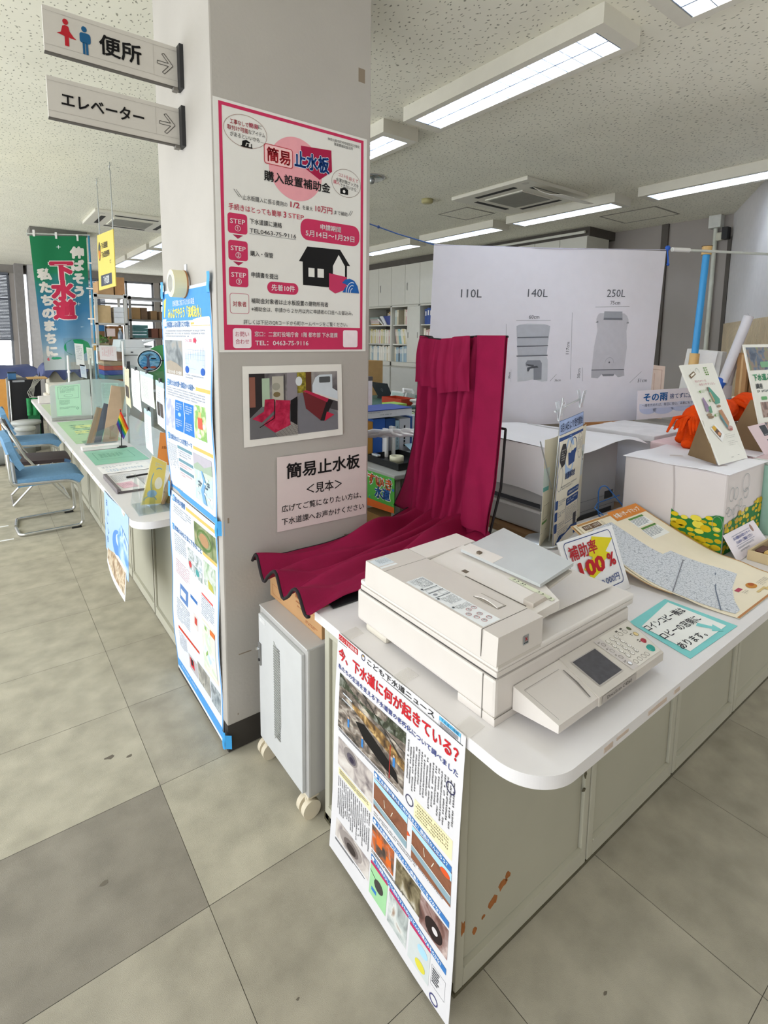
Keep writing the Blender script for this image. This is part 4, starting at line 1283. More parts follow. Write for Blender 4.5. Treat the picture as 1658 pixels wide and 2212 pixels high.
bt('110L', 580, 1846, 136, 50); bt('140L', 1033, 1864, 141, 50); bt('250L', 1600, 1881, 136, 48)
bt('60cm', 1048, 1715, 74, 24); bt('75cm', 1630, 1820, 73, 24); bt('36cm', 1252, 1309, 46, 16); bt('51cm', 1884, 1308, 73, 24)
bt('117cm', 1336, 1520, 0, 32, 'c', -PI / 2); bt('30cm', 1428, 1355, 0, 30, 'c', -PI / 2); bt('30cm', 925, 1340, 0, 20, 'c', -PI / 2)
def bl_(u0, z0, u1, z1, t=2):
    a, c = B2(u0, z0), B2(u1, z1); s.line(a[0], a[1], c[0], c[1], t, '83858c')
bl_(959, 1690, 1204, 1697); bl_(1522, 1790, 1775, 1799); bl_(1357, 1750, 1369, 1315); bl_(890, 1667, 893, 1580); bl_(1454, 1394, 1460, 1303); bl_(1218, 1302, 1264, 1348); bl_(1822, 1293, 1909, 1370); bl_(936, 1380, 938, 1300, 1)
def bpoly(pts, m, l=1): s.poly([B2(*q) for q in pts], m, l)
T1, T2, T3, T4 = 'b9bcc4', '8e9199', 'c9ccd2', 'a3a6ae'
bpoly([(963, 1655), (985, 1664), (1180, 1667), (1203, 1660), (1196, 1592), (968, 1585)], T1); bpoly([(985, 1664), (1180, 1667), (1160, 1672), (1040, 1672)], T3, 2)
bpoly([(968, 1580), (1196, 1588), (1190, 1532), (974, 1524)], T1); bpoly([(974, 1519), (1190, 1527), (1186, 1470), (980, 1462)], T1)
bpoly([(980, 1457), (1186, 1465), (1196, 1440), (1200, 1304), (1160, 1300), (1100, 1316), (1040, 1304), (985, 1300), (978, 1440)], T3)
for a, c in ((1588, 1582), (1532, 1522), (1470, 1460)): bpoly([(970, a - 2), (1194, a + 5), (1192, a - 2), (972, a - 10)], '70737b', 3)
bpoly([(1037, 1420), (1050, 1438), (1140, 1440), (1154, 1420), (1156, 1314), (1100, 1312), (1095, 1400), (1040, 1400)], T2, 3); bpoly([(1037, 1415), (1060, 1400), (1095, 1396), (1096, 1408)], '5a5c62', 4); bpoly([(1050, 1392), (1120, 1404), (1130, 1392), (1072, 1384), (1060, 1366), (1052, 1368)], '55575d', 4)
bpoly([(1545, 1740), (1560, 1752), (1740, 1754), (1762, 1738), (1776, 1712), (1766, 1640), (1779, 1532), (1770, 1382), (1523, 1378), (1531, 1532), (1548, 1640), (1535, 1712)], 'c6c5cc'); bpoly([(1522, 1374), (1770, 1380), (1776, 1340), (1728, 1330), (1700, 1352), (1602, 1350), (1574, 1322), (1524, 1326)], 'b4b4bc'); bpoly([(1522, 1380), (1770, 1386), (1770, 1380), (1522, 1374)], '6b6c74', 2)
bpoly([(1587, 1710), (1590, 1764), (1724, 1766), (1729, 1710)], T4, 2); bpoly([(1590, 1722), (1726, 1724), (1729, 1710), (1587, 1708)], '7c7f87', 3); bpoly([(1602, 1350), (1700, 1352), (1690, 1338), (1612, 1336)], '84858c', 2)
a = B2(1652, 1425); s.ring(a[0], a[1] , 34, 38, 3, T4, 2, 20, PI, 2 * PI); s.ell(a[0], a[1] - 4, 6, 6, '5d5f66', 3)
for u in (1530, 1758): bpoly([(u, 1690), (u + 14, 1700), (u + 20, 1700), (u + 20, 1688)], '8a8b93', 2)
solo('tank_banner', s, 'wide white cloth banner printed with grey rain tanks and litre sizes', 'banner')
b = B(); b.tube([(.60, .655, 2.28), bp(0, 2230), bp(180, 2180), bp(402, 2130)], .0035, mat('3c5f9e', .6), n=6); b.ball(bp(60, 2214), .009, mat('2e4a80', .6))
b.tube([bp(402, 2130), bp(1200, 2148, -.004), bp(2027, 2178)], .003, mat('c9c6d8', .6), n=6)
solo('blue_string', b, 'blue string from the pillar along the top of the white banner', 'string')
b = B()
b.tube([bp(2032, 2178), bp(2045, 2200), bp(2055, 2190), bp(2040, 2170), bp(2050, 2120), bp(2052, 2075)], .005, mat('2f62c4', .6), n=6); b.ball(bp(2052, 2085), .01, mat('2f62c4', .6)); b.ball(bp(2040, 2190), .017, mat('2f62c4', .6))
solo('blue_knot', b, 'knotted blue cord at the top right corner of the white banner', 'cord')
b = B(); b.tube([bp(2040, 2176, .036), bp(2869, 2182, .036)], .009, mat('d8dbd2', .5), n=8); b.cyl(bp(2045, 2176, .036), bp(2180, 2177, .036), .014, WHITE)
solo('white_rod', b, 'thin white rod running from the banner corner past the blue pole', 'rod')
r = thing('blue_pole', 'upright blue pole with beige joints right of the white banner', 'pole', tuple(bp(2290, 20)))
PB = mat('3f9fe0', .35, var=.02); PJ = mat('e0b878', .45)
b = B(); b.cyl(bp(2325, 1480), bp(2352, 2165), .022, PB); part('upper_tube', b, r)
b = B(); b.cyl(bp(2295, 20), bp(2322, 1400), .022, PB); part('lower_tube', b, r)
b = B(); b.cyl(bp(2320, 1390), bp(2326, 1490), .031, PJ); part('joint', b, r, 'beige pipe joint')
b = B(); b.cyl(bp(2351, 2160), bp(2354, 2215), .031, PJ); b.cyl(bp(2354, 2215), bp(2354, 2219), .033, mat('5a4630', .6)); part('joint', b, r, 'beige pipe joint')
b = B(); b.box(*[q for t in zip(bp(2290, 0) - Vector((.2, .2, 0)), bp(2290, 0) + Vector((.2, .2, .02))) for q in t], mat('7a7f84', .5)); part('foot_plate', b, r)
q0 = Vector((2.79, -.039, 0))
def cs(w, z): return Vector((q0.x + dv.x * w, q0.y + dv.y * w, z))
s = Sheet(cs(0, 1.246), cs(.75, 1.275), cs(.75, 1.090), cs(.006, 1.052), 520, 134, mat('e9e3ea', .7, var=.02), None, thick=.004)
for u, v, rr_ in ((60, 88, 48), (140, 92, 56), (240, 84, 60), (340, 86, 55), (440, 84, 56)):
    s.ell(u, v, rr_, 24, 'c3cbe8', 1)
s.rect(10, 62, 500, 24, 'd3d6ea', 1.4)
s.text('その雨', 30, 34, 44, '2f6fb4', 'l', w=130, bold=.03, hgt=38); s.text('捨てずに活かそう', 172, 34, 26, '3c5584', 'l', w=196, bold=.01)
s.text('～雨をためれば、毎日に安心、未来にもやさしさを～', 24, 70, 15, '4a5068', 'l', w=350)
solo('cloud_sign', s, 'long pale sign with blue lettering and cloud shapes below the white banner', 'sign')

# ================================================================ things on the counter to the right of the copier
# subsidy placard leaning back
s = Sheet((.795, -.838, .92), (1.10, -.85, .92), (1.115, -.925, .7115), (.81, -.921, .7115), 305, 215, mat('efeef0', .5, var=.01), None, thick=.004)
nvy = '3b4c86'
for (a, c, w, h) in ((22, 8, 261, 2.6), (22, 185, 261, 2.6)): s.rect(a + 14, c, w - 28, h, nvy)
s.rect(22, 22, 2.6, 150, nvy); s.rect(281, 22, 2.6, 150, nvy)
for u, v, a0 in ((38, 24, PI), (267, 24, 1.5 * PI), (267, 171.5, 0), (38, 171.5, .5 * PI)): s.ring(u, v, 16, 16, 2.6, nvy, 1, 10, a0, a0 + PI / 2)
s.poly([(176, 14), (284, 40), (226, 74), (250, 84), (176, 112), (196, 122), (75, 152), (118, 118), (86, 104), (150, 78), (132, 68)], 'e6d51f', 2)
s.text('補助率', 36, 46, 52, 'b8262e', 'l', w=152, bold=.02, hgt=46); s.text('100', 62, 104, 84, 'c01f2a', 'l', w=142, bold=.045, hgt=52); s.text('%', 222, 104, 60, 'c01f2a', 'l', w=46, bold=.03, hgt=44)
s.text('最大20,000円', 262, 163, 30, nvy, 'r', w=190, bold=.01, hgt=26)
solo('subsidy_placard', s, 'white placard with yellow lightning bolt and red 100% behind the copier', 'placard')
# coin copier notice lying on the counter
TQ = mat('7fd0cf', .7, var=.03)
s = Sheet((.885, -1.045, .7118), (1.128, -1.038, .7118), (1.135, -1.252, .7118), (.838, -1.243, .7118), 250, 200, TQ, None, thick=.001)
s.poly([(14, 36), (232, 16), (226, 182), (26, 184)], mat('eef0ec', .8, var=.015), 2)
dkp = '34343c'
s.text('コインコピー機は', 14, 52, 31, dkp, 'l', w=208, bold=.012, rot=.06); s.text('ロビーの窓側に', 18, 102, 31, dkp, 'l', w=190, bold=.012, rot=.06); s.text('あります。', 20, 156, 31, dkp, 'l', w=118, bold=.012, rot=.06)
s.poly([(156, 132), (176, 126), (190, 160), (202, 156), (192, 192), (166, 172), (176, 166)], TQ, 3)
solo('coin_copier_notice', s, 'turquoise edged notice about the coin copier lying on the worktop', 'notice')
# hazard map propped up at the far end
def mapz(c):
    t = 1 - c
    return .714 + .13 * max(0, (t - .30) / .70) ** 1.25 + .012 * math.exp(-((t - .3) / .1) ** 2)
MP = mat('efe4cb', .75, var=.02, spec=.2)
class MapSheet(Sheet):
    def P(s, u, v, l=1):
        a, c = u / s.w, v / s.h
        x = 1.185 + .47 * a - .03 * math.sin(c * PI) * (1 - a)
        y = -.655 - .585 * c
        d = .002
        z0, z1 = mapz(c - d), mapz(c + d)
        n = Vector((0, -(z0 - z1), .585 * 2 * d)); n = Vector((0, n.y * -1 if False else -abs(z0 - z1), .585 * 2 * d)).normalized()
        return Vector((x, y, mapz(c))) + n * (l * EPS)
r = thing('hazard_map', 'large unfolded flood hazard map with orange heading propped on the counter', 'map', (1.42, -.95, .71))
s = MapSheet((1.185, -.655, .84), (1.655, -.655, .84), (1.655, -1.24, .714), (1.185, -1.24, .714), 470, 585, MP, lambda a, c: 0, thick=.0015, step=15)
s.rect(0, 2, 470, 9, 'b98a55'); s.rect(462, 0, 8, 585, 'c59a66'); s.rect(0, 578, 470, 7, 'b98253')
s.band((232, -6), (470, -6), (470, 46), (232, 46), 'd9873c', 2); s.text('水害ハザードマップ', 246, 22, 34, 'f7efe2', 'l', w=200, bold=.03, hgt=26)
s.rect(16, 16, 116, 22, '6b5039', 2); s.text('内水氾濫・土砂災害', 74, 27, 16, 'f2ebe0', 'c', w=104); s.dashes(20, 46, 90, 8, 2, '8a8378'); s.ring(150, 30, 6, 11, 1.5, '8a8378', 2)
for v in (54, 112): s.rect(300, v, 112, 9, '5f8a48', 2)
s.rect(296, 64, 118, 42, 'f3f3ee', 1.5); s.dashes(300, 66, 108, 36, 7, '8c9198', 2); s.rect(290, 122, 126, 54, 'f3f3ee', 1.5); s.dashes(294, 124, 116, 40, 7, '94989e', 2)
mp = picture('street_map_print', ['7f858f', 'c3c8cf', 'd9dce1', 'cdd1d8'], 75, 'edge', pos=[0, .035, .13, .5])
def mband(vs, m, l):
    # outline given as (v, left u, right u)
    for (v0, a0, b0), (v1, a1, b1) in zip(vs, vs[1:]):
        s.band((a0, v0), (b0, v0), (b1, v1), (a1, v1), m, l)
mband([(40, 60, 195), (110, 8, 205), (200, 4, 214), (244, 4, 226), (246, 6, 284), (330, 10, 318), (420, 4, 336), (456, 8, 345), (490, 14, 212), (530, 18, 120), (566, 22, 60)], mp, 2)
s.line(272, 300, 6, 390, 3, '7f8088', 3.5); s.line(278, 410, 150, 462, 3.5, '6f7a8c', 3.5); s.line(150, 462, 14, 530, 3.5, '6f7a8c', 3.5)
s.rect(200, 500, 36, 14, 'b4485f', 2); s.dashes(205, 520, 40, 18, 3, 'a9a49a'); s.ell(292, 520, 26, 16, 'c98a3c', 2); s.ell(300, 516, 14, 9, 'b5602f', 3); s.rect(250, 548, 70, 8, 'd9bf84', 2); s.rect(300, 556, 90, 10, 'd9bf84', 2); s.dashes(330, 520, 90, 24, 4, 'a9a49a')
part('map_sheet', s, r)
b = B(); b.grid(lambda u, v: (1.172 + .30 * u - .02 * math.sin(v * PI) * (1 - u), -.64 - .40 * v, mapz(v * .684) - .010 - .006 * u), 6, 24, mat('cda777', .8), True, -.004)
b.grid(lambda u, v: (1.176 + .30 * u - .03 * math.sin(v * PI) * (1 - u), -.65 - .42 * v, mapz(v * .72) - .005 - .004 * u), 6, 24, MP, True, -.002)
part('under_leaf', b, r, 'brown edged folded leaf under the map')
b = B(); b.prism([(1.25, -.66, .711), (1.25, -.70, .711), (1.25, -.665, .825)], (.35, 0, 0), CARTON)
part('prop', b, r)
# blue wire book rest
WB = mat('3f78c0', .4, .1)
b = B()
b.tube([(1.70, -.52, .712), (1.73, -.43, .713), (1.72, -.43, .84), (1.735, -.432, .86), (1.775, -.436, .86), (1.86, -.53, .713), (1.72, -.55, .713)], .0032, WB, n=6, fillet=.02)
b.tube([(1.66, -.45, .77), (1.70, -.44, .785), (1.90, -.44, .79)], .0028, WB, n=6); b.tube([(1.66, -.45, .77), (1.67, -.50, .74), (1.74, -.53, .713)], .0028, WB, n=6)
b.tube([(1.95, -.53, .713), (1.96, -.43, .713), (1.965, -.43, .86), (1.985, -.432, .872), (2.02, -.436, .86), (2.05, -.50, .76)], .0032, WB, n=6, fillet=.02)
b.tube([(1.70, -.52, .713), (1.95, -.53, .713)], .0032, WB, n=6)
solo('wire_book_rest', b, 'blue wire book rest behind the flood hazard map', 'book rest')
# clip stand with hanging leaflets
ld = Vector((.97, .23, 0)).normalized(); ln = Vector((ld.y, -ld.x, 0))
def lp(w, z, off=0): return Vector((1.178 + ld.x * w, -.5595 + ld.y * w, z)) + ln * off
r = thing('clip_stand', 'slim metal stand with clear clips holding hanging leaflets behind the copier', 'leaflet stand', tuple(lp(.13, .71, -.03)))
b = B(); b.cyl(lp(.06, .712, -.04), lp(.075, 1.335, -.02), .004, STEEL, n=8); part('post', b, r)
b = B(); b.tube([lp(-.02, 1.288, -.012), lp(.27, 1.318, -.012)], .004, STEEL, n=8); part('cross_bar', b, r)
b = B(); b.tube([lp(.20, 1.165, -.05), lp(.44, 1.185, -.05)], .0035, STEEL, n=8); b.tube([lp(.06, .95, -.04), lp(-.06, 1.17, -.05)], .003, STEEL, n=6); part('cross_bar', b, r)
b = B(); b.lathe([(.0, .012), (.08, .012), (.085, .006), (.085, 0), (0, 0)], lp(.06, .711, -.06), STEEL); part('base_disc', b, r)
CLP = clear('clip_plastic', 'f2f5f7', .18, .1, .25, 'eef0f2')
for w, z, o in ((.005, 1.285, 0), (.24, 1.318, 0), (.33, 1.175, -.04)):
    b = B(); q = lp(w, z, o)
    for k in (-1, 1):
        b.prism([q + ln * (.003 * k) - Vector((0, 0, .035)) - ld * .016, q + ln * (.004 * k) - ld * .018, q + ln * (.016 * k) - ld * .018 + Vector((0, 0, .04)), q + ln * (.013 * k) - ld * .018 + Vector((0, 0, .04)), q - Vector((0, 0, .035)) - ld * .016], ld * .034, CLP)
    part('clip', b, r)
LP = mat('ece7d8', .7, var=.02, spec=.3)
s = Sheet(lp(0, 1.248), lp(.272, 1.262), lp(.275, .712), lp(.005, .712), 272, 540, LP, lambda a, c: .004 * math.sin(c * 6) + .008 * a * (1 - a), step=30)
nb_ = '33508c'
s.rect(0, 0, 272, 60, 'a9bce6', 1); s.frame(0, 0, 272, 60, 2, nb_, 1.5); s.text('5月14日より受付開始', 12, 31, 34, '2c3558', 'l', w=248, bold=.008, hgt=36)
s.band((0, 70), (272, 74), (272, 84), (0, 86), nb_, 1); s.rect(0, 86, 5, 450, nb_, 1)
s.ell(120, 170, 50, 94, 'a9c5ea', 1); s.poly([(18, 130), (40, 100), (70, 104), (84, 140), (70, 190), (40, 200), (14, 170)], '38383c', 2); s.dashes(26, 124, 46, 50, 5, 'c9c9c4', 3)
s.poly([(100, 150), (190, 140), (176, 200), (112, 206)], nb_, 2); s.ring(160, 130, 40, 40, 4, nb_, 2, 24); s.ell(120, 140, 14, 12, LP, 3); s.ell(150, 134, 14, 12, LP, 3); s.ring(238, 140, 30, 56, 2, '6a6f80', 2); s.vdashes(216, 104, 44, 70, 4, '6a6f80', 3)
s.text('設置補助金', 84, 246, 34, '33436e', 'l', w=112, bold=.03, hgt=30); s.ring(34, 250, 26, 52, 2, '8a8f9c', 2)
s.dashes(40, 284, 200, 20, 2, '6a6f80'); s.rr(130, 318, 138, 26, 8, nb_, 2); s.text('申請期間5月14日～1月29日', 199, 331, 12, 'e8ecf6', 'c', w=120)
s.frame(124, 354, 146, 110, 2, nb_, 1); s.rr(126, 352, 142, 34, 8, nb_, 2); s.dashes(136, 358, 120, 22, 2, 'dfe5f2', 3); s.dashes(132, 394, 130, 64, 9, '767c8a')
for v in (360, 410, 460):
    s.rr(8, v - 22, 26, 40, 6, nb_, 2); s.dashes(40, v - 16, 80, 26, 3, '767c8a')
s.dashes(40, 474, 130, 30, 4, '767c8a'); s.rect(220, 440, 36, 52, '4b4a50', 2)
s.poly([(8, 534), (60, 500), (130, 502), (190, 486), (270, 492), (270, 534)], nb_, 2); s.text('二宮町', 80, 516, 16, 'e8ecf6', 'l', w=56)
part('leaflet', s, r, 'front leaflet with lilac heading strip and blue drawing')
s = Sheet(lp(.0, 1.165, -.055), lp(.475, 1.175, -.055), lp(.50, .712, -.055), lp(-.03, .712, -.055), 475, 460, mat('e6e0cb', .7, var=.02), lambda a, c: .010 * math.sin(a * 9 + c * 2), step=30)
s.rect(300, 90, 160, 150, 'd5dce0', 1); s.poly([(330, 150), (380, 140), (450, 160), (448, 170), (380, 152)], '5d5a50', 2)
for u in (350, 372, 395, 430): s.ell(u, 132, 6, 14, '5f7a4c', 2)
for v in (270, 320, 350, 380): s.dashes(300, v, 130, 8, 1, '8d887a')
s.line(290, 420, 440, 415, 2, '8d887a'); s.rect(-2, 120, 50, 90, 'd4e2de', 1); s.rect(-2, 200, 50, 18, '6fb0ac', 2); s.frame(14, 280, 60, 60, 1.6, '8d887a'); s.rect(6, 350, 60, 10, '6f9a5a', 2); s.line(0, 400, 80, 394, 2, '8d887a')
part('leaflet', s, r, 'cream rear leaflet with a leaf drawing')

# flower box and what stands on it
DW = mat('dcd4d3', .7, var=.02, scale=5, bump=.15, bscale=14)
r = thing('display_box', 'white paper covered display box with painted yellow flowers on the counter', 'display box', (1.88, -.79, ZT))
b = B(); b.box(1.682, 2.08, -.998, -.572, ZT + .001, 1.048, DW, .012, seg=3)
b.grid(lambda u, v: (1.672 + .42 * u, -1.006 + .44 * v, 1.0495 + .004 * math.sin(u * 9 + v * 5) * math.sin(v * 7)), 14, 14, mat('f0eef2', .7, var=.01), True, .002)
b.grid(lambda u, v: (1.6805, -.785 - .012 * math.sin(v * 3), 1.046 - v * .335) if u < .5 else (1.679, -.792 - .012 * math.sin(v * 3), 1.046 - v * .335), 1, 8, mat('c4bbba', .7))
part('box', b, r)
fg, fy, fo = '2f7d3c', ['e0c51e', 'd6b416', 'e8d84e', 'c9a81a'], 'd8dfa0'
def flowers(s, u0, u1, top, small):
    n = 14
    up = [(u0 + (u1 - u0) * i / n, top(i / n) + rnd.uniform(-6, 6)) for i in range(n + 1)]
    s.poly([(u0, 338)] + up + [(u1, 338)], fg, 1)
    k = 0
    v = 336
    while v > 150:
        u = u0 + rnd.uniform(4, 14)
        while u < u1 - 4:
            if v > top((u - u0) / (u1 - u0)) - 4 and rnd.random() > .12:
                sz = (small if not callable(small) else small((u - u0) / (u1 - u0))) * rnd.uniform(.5, 1.25)
                s.ell(max(u0 + sz, min(u, u1 - sz)), min(v, 332 - sz) + rnd.uniform(-8, 4), sz, sz * rnd.uniform(.45, .7), rnd.choice(fy), 2 + (k % 5) * .2, 12); k += 1
            u += rnd.uniform(27, 46) * (1 if not callable(small) else .9)
        v -= 24
s = Sheet((1.6795, -.572, 1.05), (1.6795, -.998, 1.05), (1.6795, -.998, .712), (1.6795, -.572, .712), 426, 338)
flowers(s, 222, 425, lambda t: 196 + 20 * math.sin(t * 5), 21)
s.ring(404, 210, 20, 32, 2, '8f9a94', 4)
h = part('flower_print', s, r, 'painted yellow flowers and soap bubbles')
s = Sheet((1.682, -.9995, 1.05), (2.08, -.9995, 1.05), (2.08, -.9995, .712), (1.682, -.9995, .712), 398, 338)
flowers(s, 1, 397, lambda t: 215 - 55 * t, 18)
for u, v, a, c in ((48, 90, 24, 30), (92, 92, 20, 26), (190, 62, 38, 40), (200, 108, 28, 22), (20, 152, 22, 14), (42, 166, 22, 16), (150, 142, 18, 18), (82, 168, 12, 14), (112, 178, 30, 34), (190, 180, 24, 20), (40, 250, 40, 36)):
    s.ring(u, v, a, c, 2.4, '9aa4a6', 3)
h = part('flower_print', s, r, 'painted yellow flowers and soap bubbles')

def board(name, TL, TR, BR, BL, w, h, label, cat, paint, easel):
    r = thing(name, label, cat, ((BL[0] + BR[0]) / 2, (BL[1] + BR[1]) / 2, BL[2]))
    s = Sheet(TL, TR, BR, BL, w, h, mat('e6e4da', .6, var=.015), None, thick=.006)
    paint(s)
    part('panel', s, r)
    if easel:
        b = B(); b.prism(easel, (.004, .012, 0), mat('7d6648', .8))
        part('easel_flap', b, r, 'brown folding flap behind the board')
    return r
def p_a(s):
    gn = '6f9a4c'
    s.dashes(60, 30, 6, 5, 1, '6a6a66')
    s.poly([(36, 62), (84, 40), (92, 58), (44, 82)], '7f6a4e', 1); s.poly([(46, 63), (80, 48), (84, 56), (50, 72)], 'efeade', 2); s.ring(112, 42, 14, 18, 3, 'a9b3ac', 2, 20, PI, 2.2 * PI)
    for i in range(4):
        for j in range(2): s.ell(172 + j * 16, 26 + i * 13, 6, 4, gn, 2)
    s.text('雨をためて一石', 60, 100, 14, 'b9686f', 'l', w=90); s.text('水をいかすくらし', 84, 120, 16, 'b9606a', 'l', w=130)
    for u, v in ((62, 160), (112, 216), (110, 300)): s.poly([(u, v), (u + 14, v - 10), (u + 14, v + 10)], gn, 2); s.dashes(u + 18, v - 10, 50, 20, 3, gn)
    s.poly([(140, 140), (156, 138), (206, 212), (196, 236), (158, 240), (146, 200)], '5f9f8c', 2); s.poly([(140, 170), (150, 168), (160, 220), (150, 228)], 'c9a184', 3); s.rect(136, 138, 8, 22, '8a6f62', 3)
    s.poly([(66, 200), (78, 190), (94, 240), (100, 268), (60, 276)], '9a86a4', 2); s.poly([(84, 250), (112, 244), (106, 282), (86, 286)], '6f9f84', 3); s.ell(74, 292, 22, 8, 'a28a72', 2); s.ell(80, 306, 24, 8, '8c745c', 2); s.ell(178, 252, 16, 7, 'a28a72', 2)
    s.poly([(160, 278), (190, 272), (212, 350), (196, 372), (178, 350)], 'b98a6c', 2); s.poly([(152, 310), (164, 300), (188, 372), (180, 380)], '5f8f98', 3); s.ell(204, 380, 22, 12, 'c9a19a', 2); s.ell(206, 390, 14, 7, 'b4685f', 3)
    s.poly([(40, 366), (88, 346), (134, 410), (92, 448)], 'f4f4f2', 2); s.poly([(52, 362), (76, 352), (90, 372), (62, 386)], 'd9a93a', 3); s.poly([(62, 386), (90, 372), (112, 404), (88, 424)], '6d5240', 3); s.ell(92, 402, 12, 10, 'd99a72', 4)
    for k, v in enumerate((410, 420, 430, 450, 460, 470)): s.dashes(140, v, 100, 5, 1, '84857f')
    s.rect(128, 505, 9, 26, 'c3c3bd', 1) if False else None
    s.dashes(120, 535, 40, 4, 1, '84857f'); s.dashes(180, 530, 40, 4, 1, '84857f')
board('leaning_board', (1.8, -.728, 1.467), (2.06, -.758, 1.474), (2.058, -.936, 1.0575), (1.797, -.922, 1.0575), 260, 560, 'white board with small coloured tool drawings standing on the flower box', 'display board', p_a,
      [(1.795, -.912, 1.0575), (1.888, -.765, 1.0575), (1.80, -.84, 1.235)])
# orange plush animal
OR = mat('e0480e', .9, var=.12, scale=30, bump=.4, bscale=120, spec=.1)
r = thing('plush_animal', 'bright orange plush animal behind the leaning board on the flower box', 'plush toy', (2.3, -.66, 1.052))
b = B()
b.tube([(2.15, -.63, 1.17), (2.22, -.63, 1.19), (2.35, -.63, 1.21), (2.5, -.64, 1.215), (2.6, -.65, 1.21)], [.035, .055, .06, .055, .05], OR, n=14)
b.ball((2.66, -.66, 1.20), .062, OR, sq=(1.0, .9, 1.05)); b.tube([(2.66, -.665, 1.225), (2.76, -.67, 1.245), (2.85, -.675, 1.235), (2.90, -.68, 1.20)], [.045, .05, .048, .03], OR, n=14)
part('body', b, r)
for x0, y0, x1, y1 in ((2.16, -.66, 2.07, -.675), (2.20, -.61, 2.17, -.60), (2.48, -.67, 2.45, -.70), (2.52, -.61, 2.54, -.59)):
    b = B(); b.tube([(x0, y0, 1.165), ((x0 + x1) / 2, (y0 + y1) / 2, 1.11), (x1, y1, 1.066)], [.036, .03, .031], OR, n=12); b.ball((x1, y1, 1.078), .028, OR, sq=(1.1, 1.1, .8))
    part('leg', b, r)
b = B()
for k in range(9):
    a = -.05 + k * .012
    b.tube([(2.17, -.64 + a * .3, 1.20), (2.09 - .01 * (k % 3), -.65 + a, 1.195 - .006 * (k % 4)), (2.03 + .012 * (k % 4), -.655 + a * 1.4, 1.15 - .012 * (k % 3))], [.011, .010, .005], OR, n=6)
part('tail_fringe', b, r)
b = B()
for k in range(8):
    a = k * .014
    b.tube([(2.60 + a * .3, -.67, 1.25), (2.60 + a, -.73, 1.225), (2.585 + a * 1.1, -.735, 1.18)], [.009, .008, .004], OR, n=6)
part('mane', b, r)
# second covered box with board, slabs and card
b = B(); b.box(2.15, 3.1, -.93, -.45, ZT + .001, 1.048, mat('e3c9cb', .75, var=.03), .015, seg=3)
b.grid(lambda u, v: (2.14 + .5 * u, -.94 + .3 * v, 1.0495 + .004 * math.sin(u * 7 + v * 4)), 10, 8, mat('f1eef0', .7), True, .002)
solo('draped_stand', b, 'low stand draped in pale pink paper behind the flower box', 'display stand')
def p_b(s):
    s.rect(12, 14, 388, 110, picture('garden_photo', ['2d3a52', '56667a', '8a7462', '6f8a5a'], 24), 1); s.rr(110, 84, 180, 28, 8, '7fb08a', 2)
    s.text('下水道ふれあい', 24, 158, 46, '3f9a6c', 'l', w=270, bold=.03, hgt=34); s.text('講座', 32, 200, 26, '3a3f42', 'l', w=60, bold=.02); s.dashes(36, 218, 220, 18, 1, '4b5054')
    s.rr(60, 250, 50, 16, 6, '6faf74', 2); s.dashes(120, 250, 70, 12, 2, '55595c')
    for u, v in ((44, 276), (150, 290), (44, 370), (150, 385)): s.rect(u, v, 84, 72, picture('worker_photo_%d_%d' % (u, v), ['4a3530', '7a5a4c', 'a98d80', '3d4652'], 30), 1)
    s.rect(12, 452, 380, 40, 'c3dca9', 1); s.vdashes(20, 400, 100, 40, 12, '55605a')
board('info_board', (2.25, -.81, 1.56), (2.66, -.87, 1.565), (2.67, -1.0, 1.056), (2.26, -.94, 1.056), 410, 510, 'info board with green heading at the right edge beside the orange plush', 'display board', p_b,
      [(2.27, -.93, 1.056), (2.3, -.76, 1.056), (2.26, -.87, 1.3)])
r = thing('slab_stack', 'stack of worn grey slabs on a black tray right of the leaning board', 'stone slabs', (2.62, -.62, 1.052))
b = B(); b.box(2.42, 2.86, -.74, -.50, 1.052, 1.062, BLACK, .004); part('tray', b, r, 'black tray')
SL = mat('8d8373', .9, var=.15, scale=20)
for x0, x1, z0, z1 in ((2.45, 2.80, 1.063, 1.085), (2.47, 2.74, 1.086, 1.105), (2.55, 2.72, 1.106, 1.128)):
    b = B(); b.box(x0, x1, -.72, -.53, z0, z1, SL, .008); part('slab', b, r)
s = Sheet((2.12, -.905, 1.19), (2.24, -.93, 1.20), (2.30, -.985, 1.07), (2.19, -.96, 1.06), 120, 130, mat('e6cfd4', .75, var=.02), None, thick=.003)
s.rect(70, 8, 46, 46, '4a4c52', 1); s.rect(74, 70, 42, 42, '4a4f54', 1); s.ell(95, 90, 8, 14, 'a9b8a8', 2); s.dashes(76, 46, 34, 8, 1, 'c9c9cc', 2)
solo('picture_card', s, 'pink card with two dark pictures propped between plush and info board', 'card')
s = Sheet((1.668, -1.004, .803), (1.99, -1.002, .802), (2.02, -1.056, .7125), (1.669, -1.063, .7125), 350, 110, mat('ece4ec', .65, var=.015), None, thick=.0015)
s.line(60, 20, 262, 20, 1.4, '6f7a9a'); s.line(60, 60, 262, 60, 1.4, '6f7a9a'); s.text('水の相談は水道センターへ', 64, 31, 15, '5a66a4', 'l', w=190, bold=.02, hgt=13); s.text('73-0030へご連絡ください', 74, 48, 15, '5a66a4', 'l', w=180, bold=.02, hgt=13)
s.dashes(64, 66, 190, 24, 2, '8f949e'); s.ell(284, 24, 11, 16, 'a8857a', 2)
solo('contact_card', s, 'small lilac-white card with a phone number leaning on the flower box', 'card')
r = thing('wooden_tray', 'shallow beige tray with a wood block beside the lilac-white card', 'tray', (1.88, -1.118, ZT))
TB = mat('cdb891', .7)
b = B()
